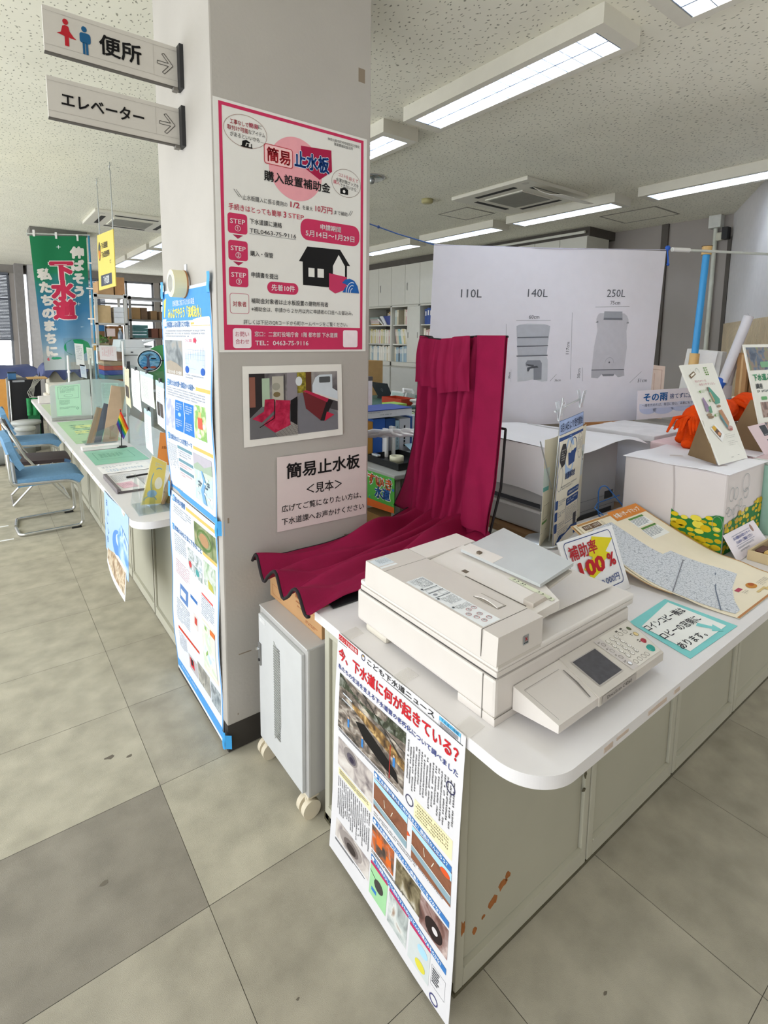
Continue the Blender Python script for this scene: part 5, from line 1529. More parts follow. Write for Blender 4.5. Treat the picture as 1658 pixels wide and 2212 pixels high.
b.box(1.735, 2.02, -1.165, -1.157, ZT + .001, .75, TB); b.box(1.735, 2.02, -1.080, -1.072, ZT + .001, .75, TB); b.box(1.735, 1.743, -1.157, -1.08, ZT + .001, .75, TB); b.box(2.012, 2.02, -1.157, -1.08, ZT + .001, .75, TB); b.box(1.743, 2.012, -1.157, -1.08, ZT + .001, .716, mat('6b4a3c', .8))
part('tray', b, r)
b = B(); b.box(1.76, 1.98, -1.15, -1.118, .718, .752, mat('d9b56a', .6), .005); solo('wood_block', b, 'yellow wood block lying in the shallow beige tray', 'block')
b = B(); b.box(1.77, 1.86, -1.112, -1.085, .718, .745, mat('5c3328', .6), .003); solo('dark_block', b, 'dark brown block lying behind the yellow one in the tray', 'block')
b = B(); b.prism([(2.115, -1.03, ZT + .001), (2.15, -1.03, ZT + .001), (2.10, -1.03, 1.03), (2.085, -1.03, 1.03)], (0, .085, 0), mat('a9cfc0', .6, var=.05)); b.prism([(2.17, -1.03, ZT + .001), (2.19, -1.03, ZT + .001), (2.13, -1.03, 1.05), (2.11, -1.03, 1.05)], (0, .085, 0), mat('d9dcd6', .6))
solo('leaflet_rack', b, 'green and white leaflets leaning upright right of the flower box', 'leaflets')

# ---------------------------------------------------------------- covered printer behind the counter
PG = mat('b3b3b3', .45, var=.02); PGD = mat('8f8f8f', .45)
b = B(); b.box(1.36, 2.2, -.36, .30, .62, .655, mat('8a6b4a', .6), .003)
for x in (1.39, 2.16):
    for y in (-.33, .26): b.box(x - .02, x + .02, y - .02, y + .02, 0, .62, mat('5b5048', .6))
solo('printer_table', b, 'brown low table under the covered printer', 'table')
r = thing('covered_printer', 'silver grey office printer under a sheet of white paper behind the copier', 'printer', (1.73, -.02, .656))
b = B(); b.box(1.44, 2.06, -.33, .27, .657, 1.052, PG, .012)
part('printer_body', b, r)
b = B(); b.box(1.405, 1.45, -.345, .27, .66, .765, PG, .012); b.box(1.40, 1.41, -.33, .255, .755, .766, mat('dcdcdc', .4))
part('paper_drawer', b, r)
b = B(); b.box(1.41, 1.45, -.35, .27, .797, .875, PG, .008); part('front_flap', b, r)
b = B(); b.box(1.437, 1.442, -.30, .25, .768, .796, mat('45464a', .5)); part('output_slot', b, r, 'dark output slot')
b = B(); b.box(1.95, 2.03, -.3315, -.329, .735, .775, mat('3a3b3e', .5)); b.box(1.5, 2.05, -.331, -.3295, .752, .7535, mat('6d6d70', .5)); b.box(1.5, 2.05, -.331, -.3295, .70, .7015, mat('6d6d70', .5)); b.box(1.55, 2.02, -.334, -.329, .662, .685, mat('4c4d50', .5)); part('side_grip', b, r)
def cov(u, v):
    x = 1.395 + .84 * u; y = .32 - .72 * v
    z = 1.075 - .02 * u
    if u > .75: z -= (u - .75) * .10
    z += .008 * math.sin(u * 5 + v * 3) - .03 * max(0, v - .93) / .07 * (.5 + .5 * math.sin(u * 7))
    return (x, y, z)
CW = mat('f0eff2', .7, var=.015, scale=4)
b = B(); b.grid(cov, 30, 24, CW, True, .0012)
def cov2(u, v):
    p = cov(0, 0); y = .32 - .72 * u
    return (1.395 - .012 * math.sin(v * PI) - .006 * math.sin(u * 8), y + .01 * math.sin(v * 4), 1.077 - v * (.205 + .035 * u + .012 * math.sin(u * 6)))
b.grid(cov2, 24, 12, CW, True, .0012)
part('paper_cover', b, r, 'white paper sheet draped over the printer')
# x between printer and flower box
b = B(); b.box(2.30, 2.72, -.40, .0, .62, 1.02, mat('dfdde2', .7, var=.02), .012); b.box(2.285, 2.735, -.41, .012, 1.015, 1.05, mat('e6e4e6', .7), .004)
for x in (2.33, 2.68):
    for y in (-.37, -.04): b.box(x - .015, x + .015, y - .015, y + .015, 0, .625, mat('5b5048', .6))
solo('white_bin', b, 'white lidded box on legs between covered printer and flower box', 'box')

# ---------------------------------------------------------------- store corner under and right of the banner
r = thing('store_table', 'long low table carrying cartons below the white banner', 'table', (4.5, .9, 0))
b = B(); b.box(4.22, 4.95, .3, 1.75, .62, .65, mat('6f6252', .7)); part('table_top', b, r)
for x in (4.26, 4.9):
    for y in (.34, 1.7):
        b = B(); b.box(x - .02, x + .02, y - .02, y + .02, 0, .62, STEEL); part('leg', b, r)
b = B(); b.box(4.3, 4.72, .84, 1.32, .651, .742, mat('b27b4a', .8, var=.08), .004); b.box(4.35, 4.5, .92, 1.1, .742, .7435, PAPER); solo('flat_carton', b, 'flat orange-brown carton with white label under the banner', 'box')
b = B(); b.box(4.3, 4.7, .50, .765, .651, .835, mat('8f7350', .8, var=.08), .004); b.box(4.298, 4.3, .68, .76, .66, .82, mat('a8998a', .8)); solo('brown_carton', b, 'brown carton beside the shelf post under the banner', 'box')
b = B(); b.box(4.17, 4.21, .775, .83, 0, .88, mat('6f5b44', .6)); b.box(4.17, 4.21, .775, .83, .86, .9, mat('6f5b44', .6)); solo('shelf_post', b, 'brown perforated upright post between two cartons under the banner', 'post')
b = B(); b.box(4.3, 4.32, .455, .475, .651, .86, mat('d8d24a', .6)); solo('yellow_rod', b, 'yellow upright strip right of the brown carton', 'rod')
b = B(); b.prism([(4.30, .46, .73), (4.30, .40, .81), (4.30, .34, .75), (4.30, .40, .67)], (.3, 0, 0), mat('c9bf9e', .7)); b.prism([(4.297, .445, .732), (4.297, .402, .79), (4.297, .355, .748), (4.297, .40, .69)], (-.001, 0, 0), mat('6b6862', .8)); solo('square_tube', b, 'square paper tube seen end-on left of the orange plush', 'tube')
b = B(); b.cyl((4.72, .42, .651), (4.72, .42, .90), .09, mat('a5a29c', .6), n=24); solo('grey_drum', b, 'grey drum standing behind the square paper tube', 'drum')
b = B(); b.box(3.50, 3.86, -.36, .34, 0, .98, mat('a59f97', .6), .005); b.box(3.495, 3.50, -.34, -.02, .03, .95, mat('b0aaa2', .6)); b.box(3.495, 3.50, 0, .32, .03, .95, mat('b0aaa2', .6)); solo('low_cabinet', b, 'grey low cabinet in the corner behind the flower box', 'cabinet')
b = B(); b.prism([(3.47, .035, .982), (3.50, -.22, .982), (3.54, -.24, 1.50), (3.52, -.01, 1.52)], (.13, .02, 0), mat('efece6', .7, var=.03)); b.prism([(3.462, -.10, 1.40), (3.464, -.22, 1.37), (3.50, -.225, 1.505), (3.50, -.09, 1.512)], (-.002, 0, 0), PAPER); solo('paper_bundle', b, 'thick bundle of white paper sheets behind the blue pole joint', 'papers')
b = B(); b.prism([(3.62, .09, .982), (3.62, .05, .982), (3.66, .02, 1.49), (3.66, .06, 1.46)], (.05, 0, 0), CARTON2); solo('cardboard_sheet', b, 'brown cardboard sheet at the left of the white paper bundle', 'cardboard')
b = B(); b.box(3.46, 3.48, .12, .25, .982, 1.38, mat('e3c9b8', .8)); b.frame if False else None
s = Sheet((3.457, .26, 1.395), (3.457, .11, 1.385), (3.457, .11, .985), (3.457, .26, .985), 150, 400, mat('e6cdbd', .8)); s.frame(20, 30, 110, 300, 3, 'b98f7c', 1); s.line(75, 60, 75, 300, 2, 'c47f5c'); solo('plan_sheet', s, 'pale salmon plan sheet standing right of the banner bottom', 'paper')
TW = mat('eceaf0', .5, var=.02)
b = B(); b.cyl((3.41, -.305, 1.30), (3.44, -.415, 1.745), .030, TW, n=18); b.cyl((3.441, -.4155, 1.747), (3.4415, -.417, 1.748), .022, mat('c3c0c4', .6), n=18)
b.cyl((3.39, -.28, 1.24), (3.41, -.305, 1.32), .027, mat('2f64c8', .5), r1=.030, n=18); b.cyl((3.375, -.27, 1.0), (3.39, -.28, 1.24), .008, mat('2f64c8', .5), r1=.027, n=18)
solo('rolled_poster', b, 'long white rolled poster with blue lower end leaning in the corner', 'poster roll')
b = B(); b.cyl((3.47, -.27, .984), (3.50, -.345, 1.58), .026, TW, n=18); solo('rolled_poster', b, 'white rolled poster just behind the one with the blue end', 'poster roll', None)
b = B(); b.cyl((3.55, -.25, .984), (3.58, -.335, 1.62), .020, TW, n=18); solo('rolled_poster', b, 'thin white roll peeping out between the two other rolls', 'poster roll', None)
for k, (y, h, c, lab) in enumerate(((-.402, .54, CARTON, 'taller open brown carton behind the white rolls'), (-.47, .52, CARTON2, 'darker brown carton at the left of the info board'))):
    b = B(); b.box(3.44 + .04 * k, 3.56 + .04 * k, y - .03, y + .03, .99, .99 + h - .03, c); b.box(3.438 + .04 * k, 3.44 + .04 * k, y - .006, y + .006, 1.0, .99 + h - .04, mat('d8b483', .7)); solo('tall_carton', b, lab, 'box')
b = B(); b.box(3.44, 3.66, -.505, -.362, .951, .985, mat('a59f97', .6)); b.box(3.44, 3.66, -.505, -.362, 0, .951, mat('9a948c', .6)); solo('side_shelf', b, 'narrow grey shelf unit under the tall cartons', 'shelf')
for k in range(5):
    b = B(); y = -.352 - .022 * k; b.box(3.36, 3.40, y - .008, y + .008, .995, 1.18 + .015 * (k % 3), [PAPER, mat('7f8a9c', .6), CREAM, mat('c9b79a', .6), PAPER][k]); solo('envelope', b, ['white envelope nearest the white roll end in the row behind the board', 'slate grey envelope in the row behind the leaning board', 'cream envelope in the middle of the row behind the leaning board', 'tan envelope in the row behind the leaning board', 'white envelope last of the row, beside the tall carton'][k], 'envelope', 'envelopes behind the leaning board')
b = B(); b.box(3.34, 3.42, -.47, -.33, .951, .993, mat('8d8274', .7)); b.box(3.34, 3.42, -.47, -.33, 0, .951, mat('8d8780', .7)); solo('envelope_stand', b, 'grey stand holding the row of envelopes', 'stand')
# pipe and box on the wall behind
r = thing('wall_conduit', 'pale vertical pipe with square head on the grey wall', 'pipe', (6.17, .92, 0))
b = B(); b.cyl((6.165, .93, .3), (6.165, .93, 2.9), .024, mat('d2d4c8', .5), n=12); part('pipe', b, r)
b = B(); b.box(6.10, 6.2, .86, .99, 2.86, ZC, mat('d5d6d0', .5), .006); part('pipe_head', b, r)
r = thing('wall_lamp', 'small black boxed emergency lamp on the wall right of the pale pipe', 'lamp', (6.1, .80, 2.72))
b = B(); b.box(6.08, 6.17, .775, .835, 2.72, 2.85, BLACK, .004); part('housing', b, r)
b = B(); b.box(6.09, 6.15, .836, .90, 2.71, 2.80, mat('c9c7b4', .4), .015); part('lens', b, r)

# ================================================================ office behind the counter
# wall of cupboards
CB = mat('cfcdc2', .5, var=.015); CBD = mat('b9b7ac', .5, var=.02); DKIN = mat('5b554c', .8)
XF, XB = 5.55, 6.05
cols = [(6.17, 6.97, 'the cupboard column beside the pillar'), (5.37, 6.17, 'the middle cupboard column'), (4.57, 5.37, 'the cupboard column half hidden by the white banner')]
ups = cols + [(3.77, 4.57, 'the cupboard column above the middle of the white banner'), (2.97, 3.77, 'the cupboard column above the 140L print of the banner'), (2.17, 2.97, 'the last cupboard column near the grey wall')]
for k, (y0, y1, lab) in enumerate(ups):
    r = thing('upper_cupboard', 'two door upper cupboard of ' + lab, 'cupboard', (5.8, (y0 + y1) / 2, 2.165), 'upper cupboards')
    b = B(); b.box(XF + .02, XB, y0 + .002, y1 - .002, 2.17, 2.885, CB); part('carcass', b, r)
    ym = (y0 + y1) / 2
    for a, c in ((y0, ym), (ym, y1)):
        b = B(); b.box(XF, XF + .02, a + .003, c - .003, 2.18, 2.878, CB, .002)
        d = part('door', b, r)
    b = B(); b.box(XF - .003, XF + .001, ym - .075, ym - .045, 2.42, 2.57, mat('c9c7bd', .4), .006); b.box(XF - .004, XF, ym - .067, ym - .053, 2.435, 2.555, BLACK, .004)
    h = part('handle', b, r, 'black recessed slot handle'); h.parent = d
b = B(); b.box(XF + .05, 6.19, 2.17, 7.8, 2.89, ZC - .002, mat('5a554f', .9)); struct('gap_shadow', b)  # dark filler put in for the shadow gap above the cupboards
b = B(); b.cyl((XF - .01, 2.2, 2.93), (XF - .01, 3.9, 2.93), .018, mat('d9d8ce', .5), n=10)
solo('ceiling_pipe', b, 'thin pale pipe along the top of the cupboards near the grey wall', 'pipe')
ORD = ['first', 'second', 'third', 'fourth', 'fifth', 'sixth', 'seventh', 'eighth', 'ninth', 'tenth', 'eleventh', 'twelfth', '13th', '14th', '15th', '16th', '17th', '18th', '19th', '20th']
def files(y_left, y_right, z, specs, where, lean=0.0, h0=.27, x=5.62):
    """a row of upright files from the left end of the shelf (high y) to the right"""
    tot = sum(t for t, _, _ in specs)
    sc = (y_left - y_right) / tot
    y = y_left
    for i, (t, c, cn) in enumerate(specs):
        w = t * sc
        hh = h0 * rnd.uniform(.9, 1.02)
        b = B()
        sh = lean * (hh) * (1 if not isinstance(lean, list) else 1)
        def q(yy, zz): return yy + sh * (zz / hh)
        p = [(x, q(y, 0), z), (x, q(y - w * .94, 0), z), (x, q(y - w * .94, hh), z + hh), (x, q(y, hh), z + hh)]
        b.prism(p, (.22, 0, 0), mat(c, .7, var=.03))
        yy = (p[0][1] + p[1][1]) / 2
        if w > .02:
            b.prism([(x - .001, q(y - w * .25, hh * .55), z + hh * .55), (x - .001, q(y - w * .7, hh * .55), z + hh * .55), (x - .001, q(y - w * .7, hh * .85), z + hh * .85), (x - .001, q(y - w * .25, hh * .85), z + hh * .85)], (.001, 0, 0), mat('efece2', .8))
        solo('file', b, '%s file, %s from left %s' % (cn, ORD[i], where), 'file', 'files in the wall cupboards')
        y -= w
P_ = lambda *n: [({'w': 'e6e2d6', 'c': 'd9cfb4', 'y': 'd8c98a', 'g': 'a9b48a', 'b': '9fb6c4', 'p': 'd6b5b0', 't': '8fb9bc', 'n': '3f5796', 'k': '3a3a40', 'o': 'c79a5a', 'l': 'c9d3cf'}[q], {'w': 'white', 'c': 'cream', 'y': 'yellowish', 'g': 'olive', 'b': 'pale blue', 'p': 'pinkish', 't': 'turquoise', 'n': 'navy blue', 'k': 'black', 'o': 'tan', 'l': 'pale grey'}[q]) for q in n]
def mk(s, lo=.7, hi=1.4): return [(rnd.uniform(lo, hi),) + q for q in P_(*s)]
for k, (y0, y1, lab) in enumerate(cols):
    r = thing('file_cupboard', 'open file cupboard in ' + lab, 'cupboard', (5.8, (y0 + y1) / 2, 1.1), 'file cupboards')
    b = B()
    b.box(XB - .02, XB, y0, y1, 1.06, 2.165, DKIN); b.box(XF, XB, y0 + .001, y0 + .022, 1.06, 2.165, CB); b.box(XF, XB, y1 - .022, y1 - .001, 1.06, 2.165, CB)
    b.box(XF, XB, y0, y1, 2.14, 2.165, CB); b.box(XF, XB, y0, y1, 1.06, 1.135, CB)
    part('carcass', b, r)
    for z in (1.465, 1.82):
        b = B(); b.box(XF + .03, XB - .02, y0 + .022, y1 - .022, z - .02, z, CB); part('shelf', b, r)
    if k == 1:
        b = B(); b.box(XF + .004, XF + .02, y0 + .025, y0 + .33, 1.14, 2.138, CB, .002); d = part('sliding_door', b, r)
        for yy in (y0 + .04, y0 + .30):
            b = B(); b.box(XF + .001, XF + .005, yy - .008, yy + .008, 1.58, 1.68, mat('77756c', .5)); h = part('finger_pull', b, r); h.parent = d
    r = thing('base_cupboard', 'grey base cupboard of ' + lab, 'cupboard', (5.8, (y0 + y1) / 2, 0), 'base cupboards')
    b = B(); b.box(XF + .02, XB, y0 + .002, y1 - .002, 0.0, 1.055, CBD); part('carcass', b, r)
    b = B(); b.box(XF, XF + .02, y0 + .02, y1 - .02, .06, 1.03, mat('c6c6c0', .5, var=.02), .002); part('door', b, r)
wh = 'on %s of the cupboard beside the pillar'
files(6.94, 6.20, 1.468, mk('wycwywcwpwycgwcwpcw'), wh % 'middle shelf')
files(6.94, 6.20, 1.137, mk('wlbwwwbwwwlwcwoy'), wh % 'bottom shelf', h0=.29)
files(6.60, 6.22, 1.822, mk('cowwpwcwl', .8, 1.2), 'at back of top shelf beside the pillar', h0=.26, x=5.80)
def pile(n, y0, y1, z, cols_, lab):
    for i in range(n):
        b = B(); t = .022 + .008 * rnd.random(); dx = rnd.uniform(0, .03); b.box(5.60 + dx, 5.84, y0, y1 - dx, z, z + t - .002, mat(cols_[i % len(cols_)], .8)); z += t
        solo('flat_folder', b, '%s folder in the flat pile on the top shelf beside the pillar' % lab[i], 'folder', 'flat pile of folders')
    return z
pile(6, 6.64, 6.93, 1.822, ['c9a46a', 'd9d2c4', 'd6bfc0', 'cfc9be', 'b3a9a4', '93a9a4'], ['tan bottom', 'cream second', 'pink third', 'pale fourth', 'grey-brown fifth', 'teal topmost'])
b = B(); b.prism([(5.60, 6.50, 1.822), (5.60, 6.47, 1.822), (5.60, 6.64, 1.94), (5.60, 6.67, 1.935)], (.24, 0, 0), PAPER); solo('leaning_folder', b, 'white thin folder tipped over against the flat pile', 'folder')
b = B(); b.prism([(5.60, 6.44, 1.822), (5.60, 6.36, 1.822), (5.60, 6.50, 1.99), (5.60, 6.60, 1.985)], (.02, 0, 0), mat('d9d9dc', .6)); b.prism([(5.62, 6.44, 1.822), (5.62, 6.24, 1.822), (5.62, 6.24, 1.995), (5.62, 6.60, 1.99)], (.2, 0, 0), mat('3b4a8e', .6)); solo('leaning_binder', b, 'navy ring binder with white spine tipped over on the top shelf', 'binder')
wh = 'on %s of the middle cupboard'
files(6.08, 5.74, 1.468, mk('pccttwwycw'), wh % 'middle shelf', lean=.22, h0=.28)
files(6.14, 5.72, 1.137, mk('cbbkbblbbkk'), wh % 'bottom shelf', h0=.29)
files(6.14, 6.03, 1.822, mk('lc'), 'in left part of middle cupboard top shelf', h0=.28)
files(5.86, 5.71, 1.822, mk('cpwp'), 'in right part of middle cupboard top shelf', h0=.28)
wh = 'on %s of the cupboard at the banner'
files(5.30, 5.05, 1.822, mk('nnnn', 1, 1.1), wh % 'top shelf', h0=.28)
files(5.32, 5.05, 1.468, mk('cppc'), wh % 'middle shelf', h0=.28)
files(5.32, 5.05, 1.137, mk('lwlw'), wh % 'bottom shelf', h0=.28)

# far desk with laptop, phone and red tray
def desk(name, x0, x1, y0, y1, z, top, legc, label):
    r = thing(name, label, 'desk', ((x0 + x1) / 2, (y0 + y1) / 2, 0))
    b = B(); b.box(x0, x1, y0, y1, z - .03, z, top, .004); part('desk_top', b, r)
    b = B(); b.box(x0 + .03, x1 - .03, y1 - .05, y1 - .03, .1, z - .03, legc); part('modesty_panel', b, r)
    for x in (x0 + .02, x1 - .06):
        for y in (y0 + .02, y1 - .06):
            b = B(); b.box(x, x + .04, y, y + .04, 0, z - .03, legc); part('leg', b, r)
    return r
GD = mat('9fa09c', .5, var=.03)
desk('far_desk', 3.55, 4.75, 3.35, 4.75, .70, mat('4b6e66', .5), mat('3a3b3d', .6), 'far desk with green mat under the laptop and red tray')
r = thing('laptop', 'open dark laptop seen from behind on the far desk', 'laptop', (4.05, 4.25, .702))
b = B(); b.box(3.98, 4.25, 4.10, 4.46, .702, .72, BLACK, .004); part('keyboard_base', b, r)
b = B(); b.prism([(3.985, 4.10, .72), (3.985, 4.44, .72), (3.90, 4.53, .935), (3.90, 4.13, .935)], (.014, 0, 0), mat('33363a', .4, .2)); lidp = part('screen_lid', b, r)
b = B()
for i in range(24):
    a0, a1 = 2 * PI * i / 24, 2 * PI * (i + 1) / 24
    P0 = lambda a, q: (3.9455 - .0 - .001 + (-.085 / .215) * (.0) - .0008, 4.29 + q * math.cos(a), .83 + q * math.sin(a))
    f = lambda a, q: (3.985 - .085 * ((.83 + q * math.sin(a)) - .72) / .215 - .001, 4.29 + q * math.cos(a), .83 + q * math.sin(a))
    b.add([f(a0, .022), f(a1, .022), f(a1, .017), f(a0, .017)], [(0, 1, 2, 3)], mat('9a9da2', .3, .6))
h = part('lid_emblem', b, r, 'round grey emblem on the lid'); h.parent = lidp
r = thing('desk_phone', 'white desk phone tilted towards the cupboards on the far desk', 'telephone', (3.95, 3.95, .702))
b = B(); b.prism([(3.93, 3.76, .702), (4.12, 3.76, .702), (4.12, 3.76, .80), (3.97, 3.76, .84)], (0, .34, 0), mat('d3d8d4', .5)); part('phone_body', b, r)
b = B(); b.tube([(3.95, 3.80, .83), (3.95, 3.82, .88), (4.10, 3.82, .86), (4.12, 3.80, .81)], .022, WHITE, n=8); part('handset', b, r)
b = B(); b.prism([(3.925, 3.80, .725), (3.955, 3.80, .82), (3.955, 4.06, .82), (3.925, 4.06, .725)], (-.003, 0, 0), mat('a9bfb8', .4)); part('display', b, r)
def tray(name, x0, x1, y0, y1, z, h, m, label, cat='tray'):
    b = B(); t = .008
    b.box(x0, x1, y0, y1, z, z + t, m); b.box(x0, x0 + t, y0, y1, z + t, z + h, m); b.box(x1 - t, x1, y0, y1, z + t, z + h, m); b.box(x0 + t, x1 - t, y0, y0 + t, z + t, z + h, m); b.box(x0 + t, x1 - t, y1 - t, y1, z + t, z + h, m)
    return solo(name, b, label, cat)
tray('letter_tray', 3.66, 3.90, 3.50, 3.92, .703, .085, mat('b23a1d', .5), 'red letter tray on the far desk right of the white phone')
desk('middle_desk', 2.45, 3.3, 1.75, 3.3, .72, mat('5f7a72', .5), mat('3a3b3d', .6), 'middle desk carrying the red box and black tray')
b = B(); b.box(2.55, 2.8, 2.48, 2.95, .722, .83, mat('b8391f', .5), .004); b.box(2.548, 2.551, 2.55, 2.85, .73, .76, PAPER); solo('red_box', b, 'flat bright red box with white label next to the pillar edge', 'box')
tray('black_tray', 2.5, 2.85, 1.85, 2.40, .722, .11, mat('202226', .4), 'black open tray behind the row of binders')
b = B(); b.box(2.72, 2.82, 2.98, 3.2, .722, 1.14, mat('eeeaf0', .5), .004); b.box(2.718, 2.822, 2.977, 3.203, 1.10, 1.145, mat('6a676a', .5)); solo('paper_organiser', b, 'white upright paper organiser with grey top next to the pillar edge', 'organiser')
r = thing('open_carton', 'brown carton with open flaps rising beside the pillar edge', 'box', (4.2, 5.0, .0))
b = B(); b.box(3.95, 4.4, 4.82, 5.35, .0, .60, mat('8a8780', .6)); part('stand', b, r, 'grey stand under the carton')
b = B(); b.box(3.98, 4.38, 4.86, 5.3, .60, 1.22, mat('c29a64', .8, var=.05), .003); part('carton_body', b, r)
b = B(); b.prism([(3.98, 5.05, 1.22), (3.98, 5.28, 1.22), (3.84, 5.30, 1.32), (3.84, 5.02, 1.32)], (.004, 0, .002), mat('a97f4c', .8)); part('flap', b, r)
r = thing('office_chair', 'pale green office chair back beside the maroon cloth', 'chair', (4.25, 3.0, 0))
b = B(); b.box(4.0, 4.12, 2.90, 3.30, .62, 1.02, mat('b5c3a6', .8), .06, seg=4); part('backrest', b, r)
b = B(); b.box(4.05, 4.5, 2.90, 3.30, .43, .50, mat('a9b89a', .8), .03); part('seat', b, r)
b = B(); b.cyl((4.27, 3.10, .06), (4.27, 3.10, .43), .03, BLACK); b.box(4.0, 4.54, 3.07, 3.13, .03, .06, BLACK); b.box(4.24, 4.30, 2.83, 3.33, .03, .06, BLACK); b.tube([(4.27, 3.10, .42), (4.08, 3.10, .46), (4.09, 3.10, .64)], .018, BLACK); part('base', b, r)
b = B(); b.grid(lambda u, v: (3.80 + .12 * math.sin(u * PI * .5) + .03 * math.sin(v * 9), 3.46 - .50 * u, .70 + (.30 - .22 * (1 - u)) * math.sin(v * PI * .55) + .012 * math.sin(u * 13 + v * 4)), 16, 16, mat('e2dedb', .85, var=.03, scale=20), True, .01)
solo('white_jacket', b, 'crumpled white fabric hanging in front of the green chair', 'garment')

# near desk with binders
r = thing('staff_desk', 'grey staff desk corner behind the maroon cloth, green sign on its side', 'desk', (1.85, 1.25, 0))
b = B(); b.box(1.405, 2.35, .78, 1.75, .668, .70, GD, .008, seg=3); part('desk_top', b, r)
b = B(); b.box(1.43, 1.47, .80, .84, 0, .668, mat('8f8d84', .5)); part('leg', b, r)
b = B(); b.box(1.43, 1.47, 1.70, 1.74, 0, .668, mat('8f8d84', .5)); part('leg', b, r)
b = B(); b.box(1.60, 2.3, .83, 1.72, .05, .668, mat('a3a298', .5)); b.box(1.62, 1.95, .826, .83, .46, .64, mat('b3b2a8', .5), .003); part('drawer_unit', b, r)
s = Sheet((1.402, 1.40, .672), (1.402, .777, .683), (1.402, .775, .455), (1.402, 1.40, .41), 620, 240, mat('4ea33f', .6, var=.05), None, thick=.004)
for k in range(40):
    s.ell(rnd.uniform(10, 610), rnd.uniform(10, 190), rnd.uniform(5, 12), rnd.uniform(5, 12), rnd.choice(['3f8f35', '6bb84e', 'e07b2e', '3a72c4', '5aa548']), 1 + .01 * k)
s.band((0, 172), (620, 200), (620, 240), (0, 240), 'd9662a', 2)
for t, u, v, c in (('げすい', 250, 50, 'e0632a'), ('いき', 440, 56, 'e0632a'), ('水道', 410, 128, '2a62b4')):
    s.text(t, u, v, 84, 'f4f2ea', 'l', bold=.09, l=3); s.text(t, u, v, 84, c, 'l', bold=.02, l=4)
s.ell(560, 150, 34, 26, '5faf3c', 2.4)
solo('green_sign', s, 'bright green and orange lettered sign hanging on the grey staff desk', 'sign')
tray('desk_tray', 1.50, 1.80, .86, 1.23, .703, .045, mat('17181a', .35), 'black flat tray holding a cream tape roll on the staff desk')
b = B(); b.lathe([(.028, 0), (.05, 0), (.05, .045), (.028, .045), (.028, 0)], (1.62, 1.03, .7125), mat('e3e0c6', .5)); solo('desk_tape_roll', b, 'cream roll of tape lying in the black desk tray', 'tape roll')
b = B(); b.box(1.505, 1.535, 1.10, 1.17, .75, .765, mat('c9ced2', .2, .5), .004); solo('tape_cutter', b, 'small clear cutter clipped on the edge of the black desk tray', 'cutter')
bl = [(.05, 'c9923e', 'tan-yellow binder at the pillar edge of the row', .27), (.11, '2f62b8', 'bright blue box file in the binder row', .285), (.095, '24508f', 'dark blue box file right of the bright blue one', .28), (.04, 'a9c6cf', 'pale blue thin file in the binder row', .26), (.105, 'd8dade', 'thick white binder with black print in the row', .27), (.02, '35589e', 'narrow royal blue binder spine in the row', .28), (.06, 'dcdfe6', 'white-lilac binder right of the royal blue spine', .285), (.05, 'b4c49a', 'pale green folder at the right end of the binder row', .29)]
x = 1.53
for w, c, lab, h in bl:
    b = B(); b.box(x, x + w - .003, 1.255, 1.49, .702, .702 + h, mat(c, .5, var=.03), .003)
    if c in ('d8dade', 'a9c6cf', 'dcdfe6'):
        for i in range(6): b.box(x + w * .38, x + w * .52, 1.2535, 1.255, .76 + i * .028, .78 + i * .028, BLACK if c == 'd8dade' else mat('6a7a84', .6))
    solo('binder', b, lab, 'binder', 'binders on the staff desk'); x += w
b = B(); b.box(1.72, 1.745, 1.20, 1.252, .702, .93, WHITE, .004); solo('bookend', b, 'white plastic bookend strip before the dark blue box file', 'bookend', 'white bookends')
b = B(); b.box(1.66, 1.68, 1.20, 1.252, .702, .92, WHITE, .004); solo('bookend', b, 'white plastic bookend strip before the bright blue box file', 'bookend', 'white bookends')
r = thing('lying_binder', 'white and blue ring binder lying across the top of the row', 'binder', (1.72, 1.34, .99))
b = B(); b.box(1.47, 1.93, 1.24, 1.5, .998, 1.05, mat('eef0f4', .5), .004); part('pages', b, r)
b = B(); b.box(1.47, 1.93, 1.235, 1.505, 1.05, 1.056, mat('3f57a8', .5), .002); part('cover', b, r)
s = Sheet((1.475, 1.2385, 1.048), (1.90, 1.2385, 1.048), (1.90, 1.2385, 1.0), (1.475, 1.2385, 1.0), 425, 48); s.dashes(20, 6, 200, 10, 1, '7f8690'); s.dashes(150, 26, 130, 10, 1, '4a4f5a'); part('spine_print', s, r)
b = B(); b.box(1.99, 2.12, 1.53, 1.70, .702, 1.04, mat('9cc25a', .6), .003); solo('green_folder', b, 'lime green folder standing behind the binder row', 'folder')
b = B(); b.box(1.83, 2.2, 1.02, 1.22, .702, .72, mat('e3c4c6', .7)); b.box(1.85, 2.18, 1.05, 1.21, .72, .733, mat('cfd2d6', .7)); b.prism([(1.84, 1.1, .735), (2.2, 1.1, .735), (2.22, 1.24, .775), (1.86, 1.24, .775)], (0, 0, .004), mat('b6d8ea', .6)); solo('paper_heap', b, 'pink and pale blue papers heaped right of the black desk tray', 'papers')
b = B()
pts = [(.645, .62, 1.075), (.80, .40, 1.09), (.93, .20, 1.11), (1.03, .06, 1.13)]
for k in range(3):
    b.tube([(p[0] + .006 * math.sin(k * 2 + i), p[1] + .004 * k, p[2] + .012 * math.sin(k * 2.1 + i * 1.3)) for i, p in enumerate([tuple(Vector(pts[j]).lerp(Vector(pts[j + 1]), t / 5)) for j in range(3) for t in range(6)])], .013, clear('crumpled_film', 'ffffff', .3, .15, .45, 'f0f1f4'), n=7)
solo('plastic_strip', b, 'crumpled strip of clear plastic stretched from pillar to maroon cloth', 'plastic strip')
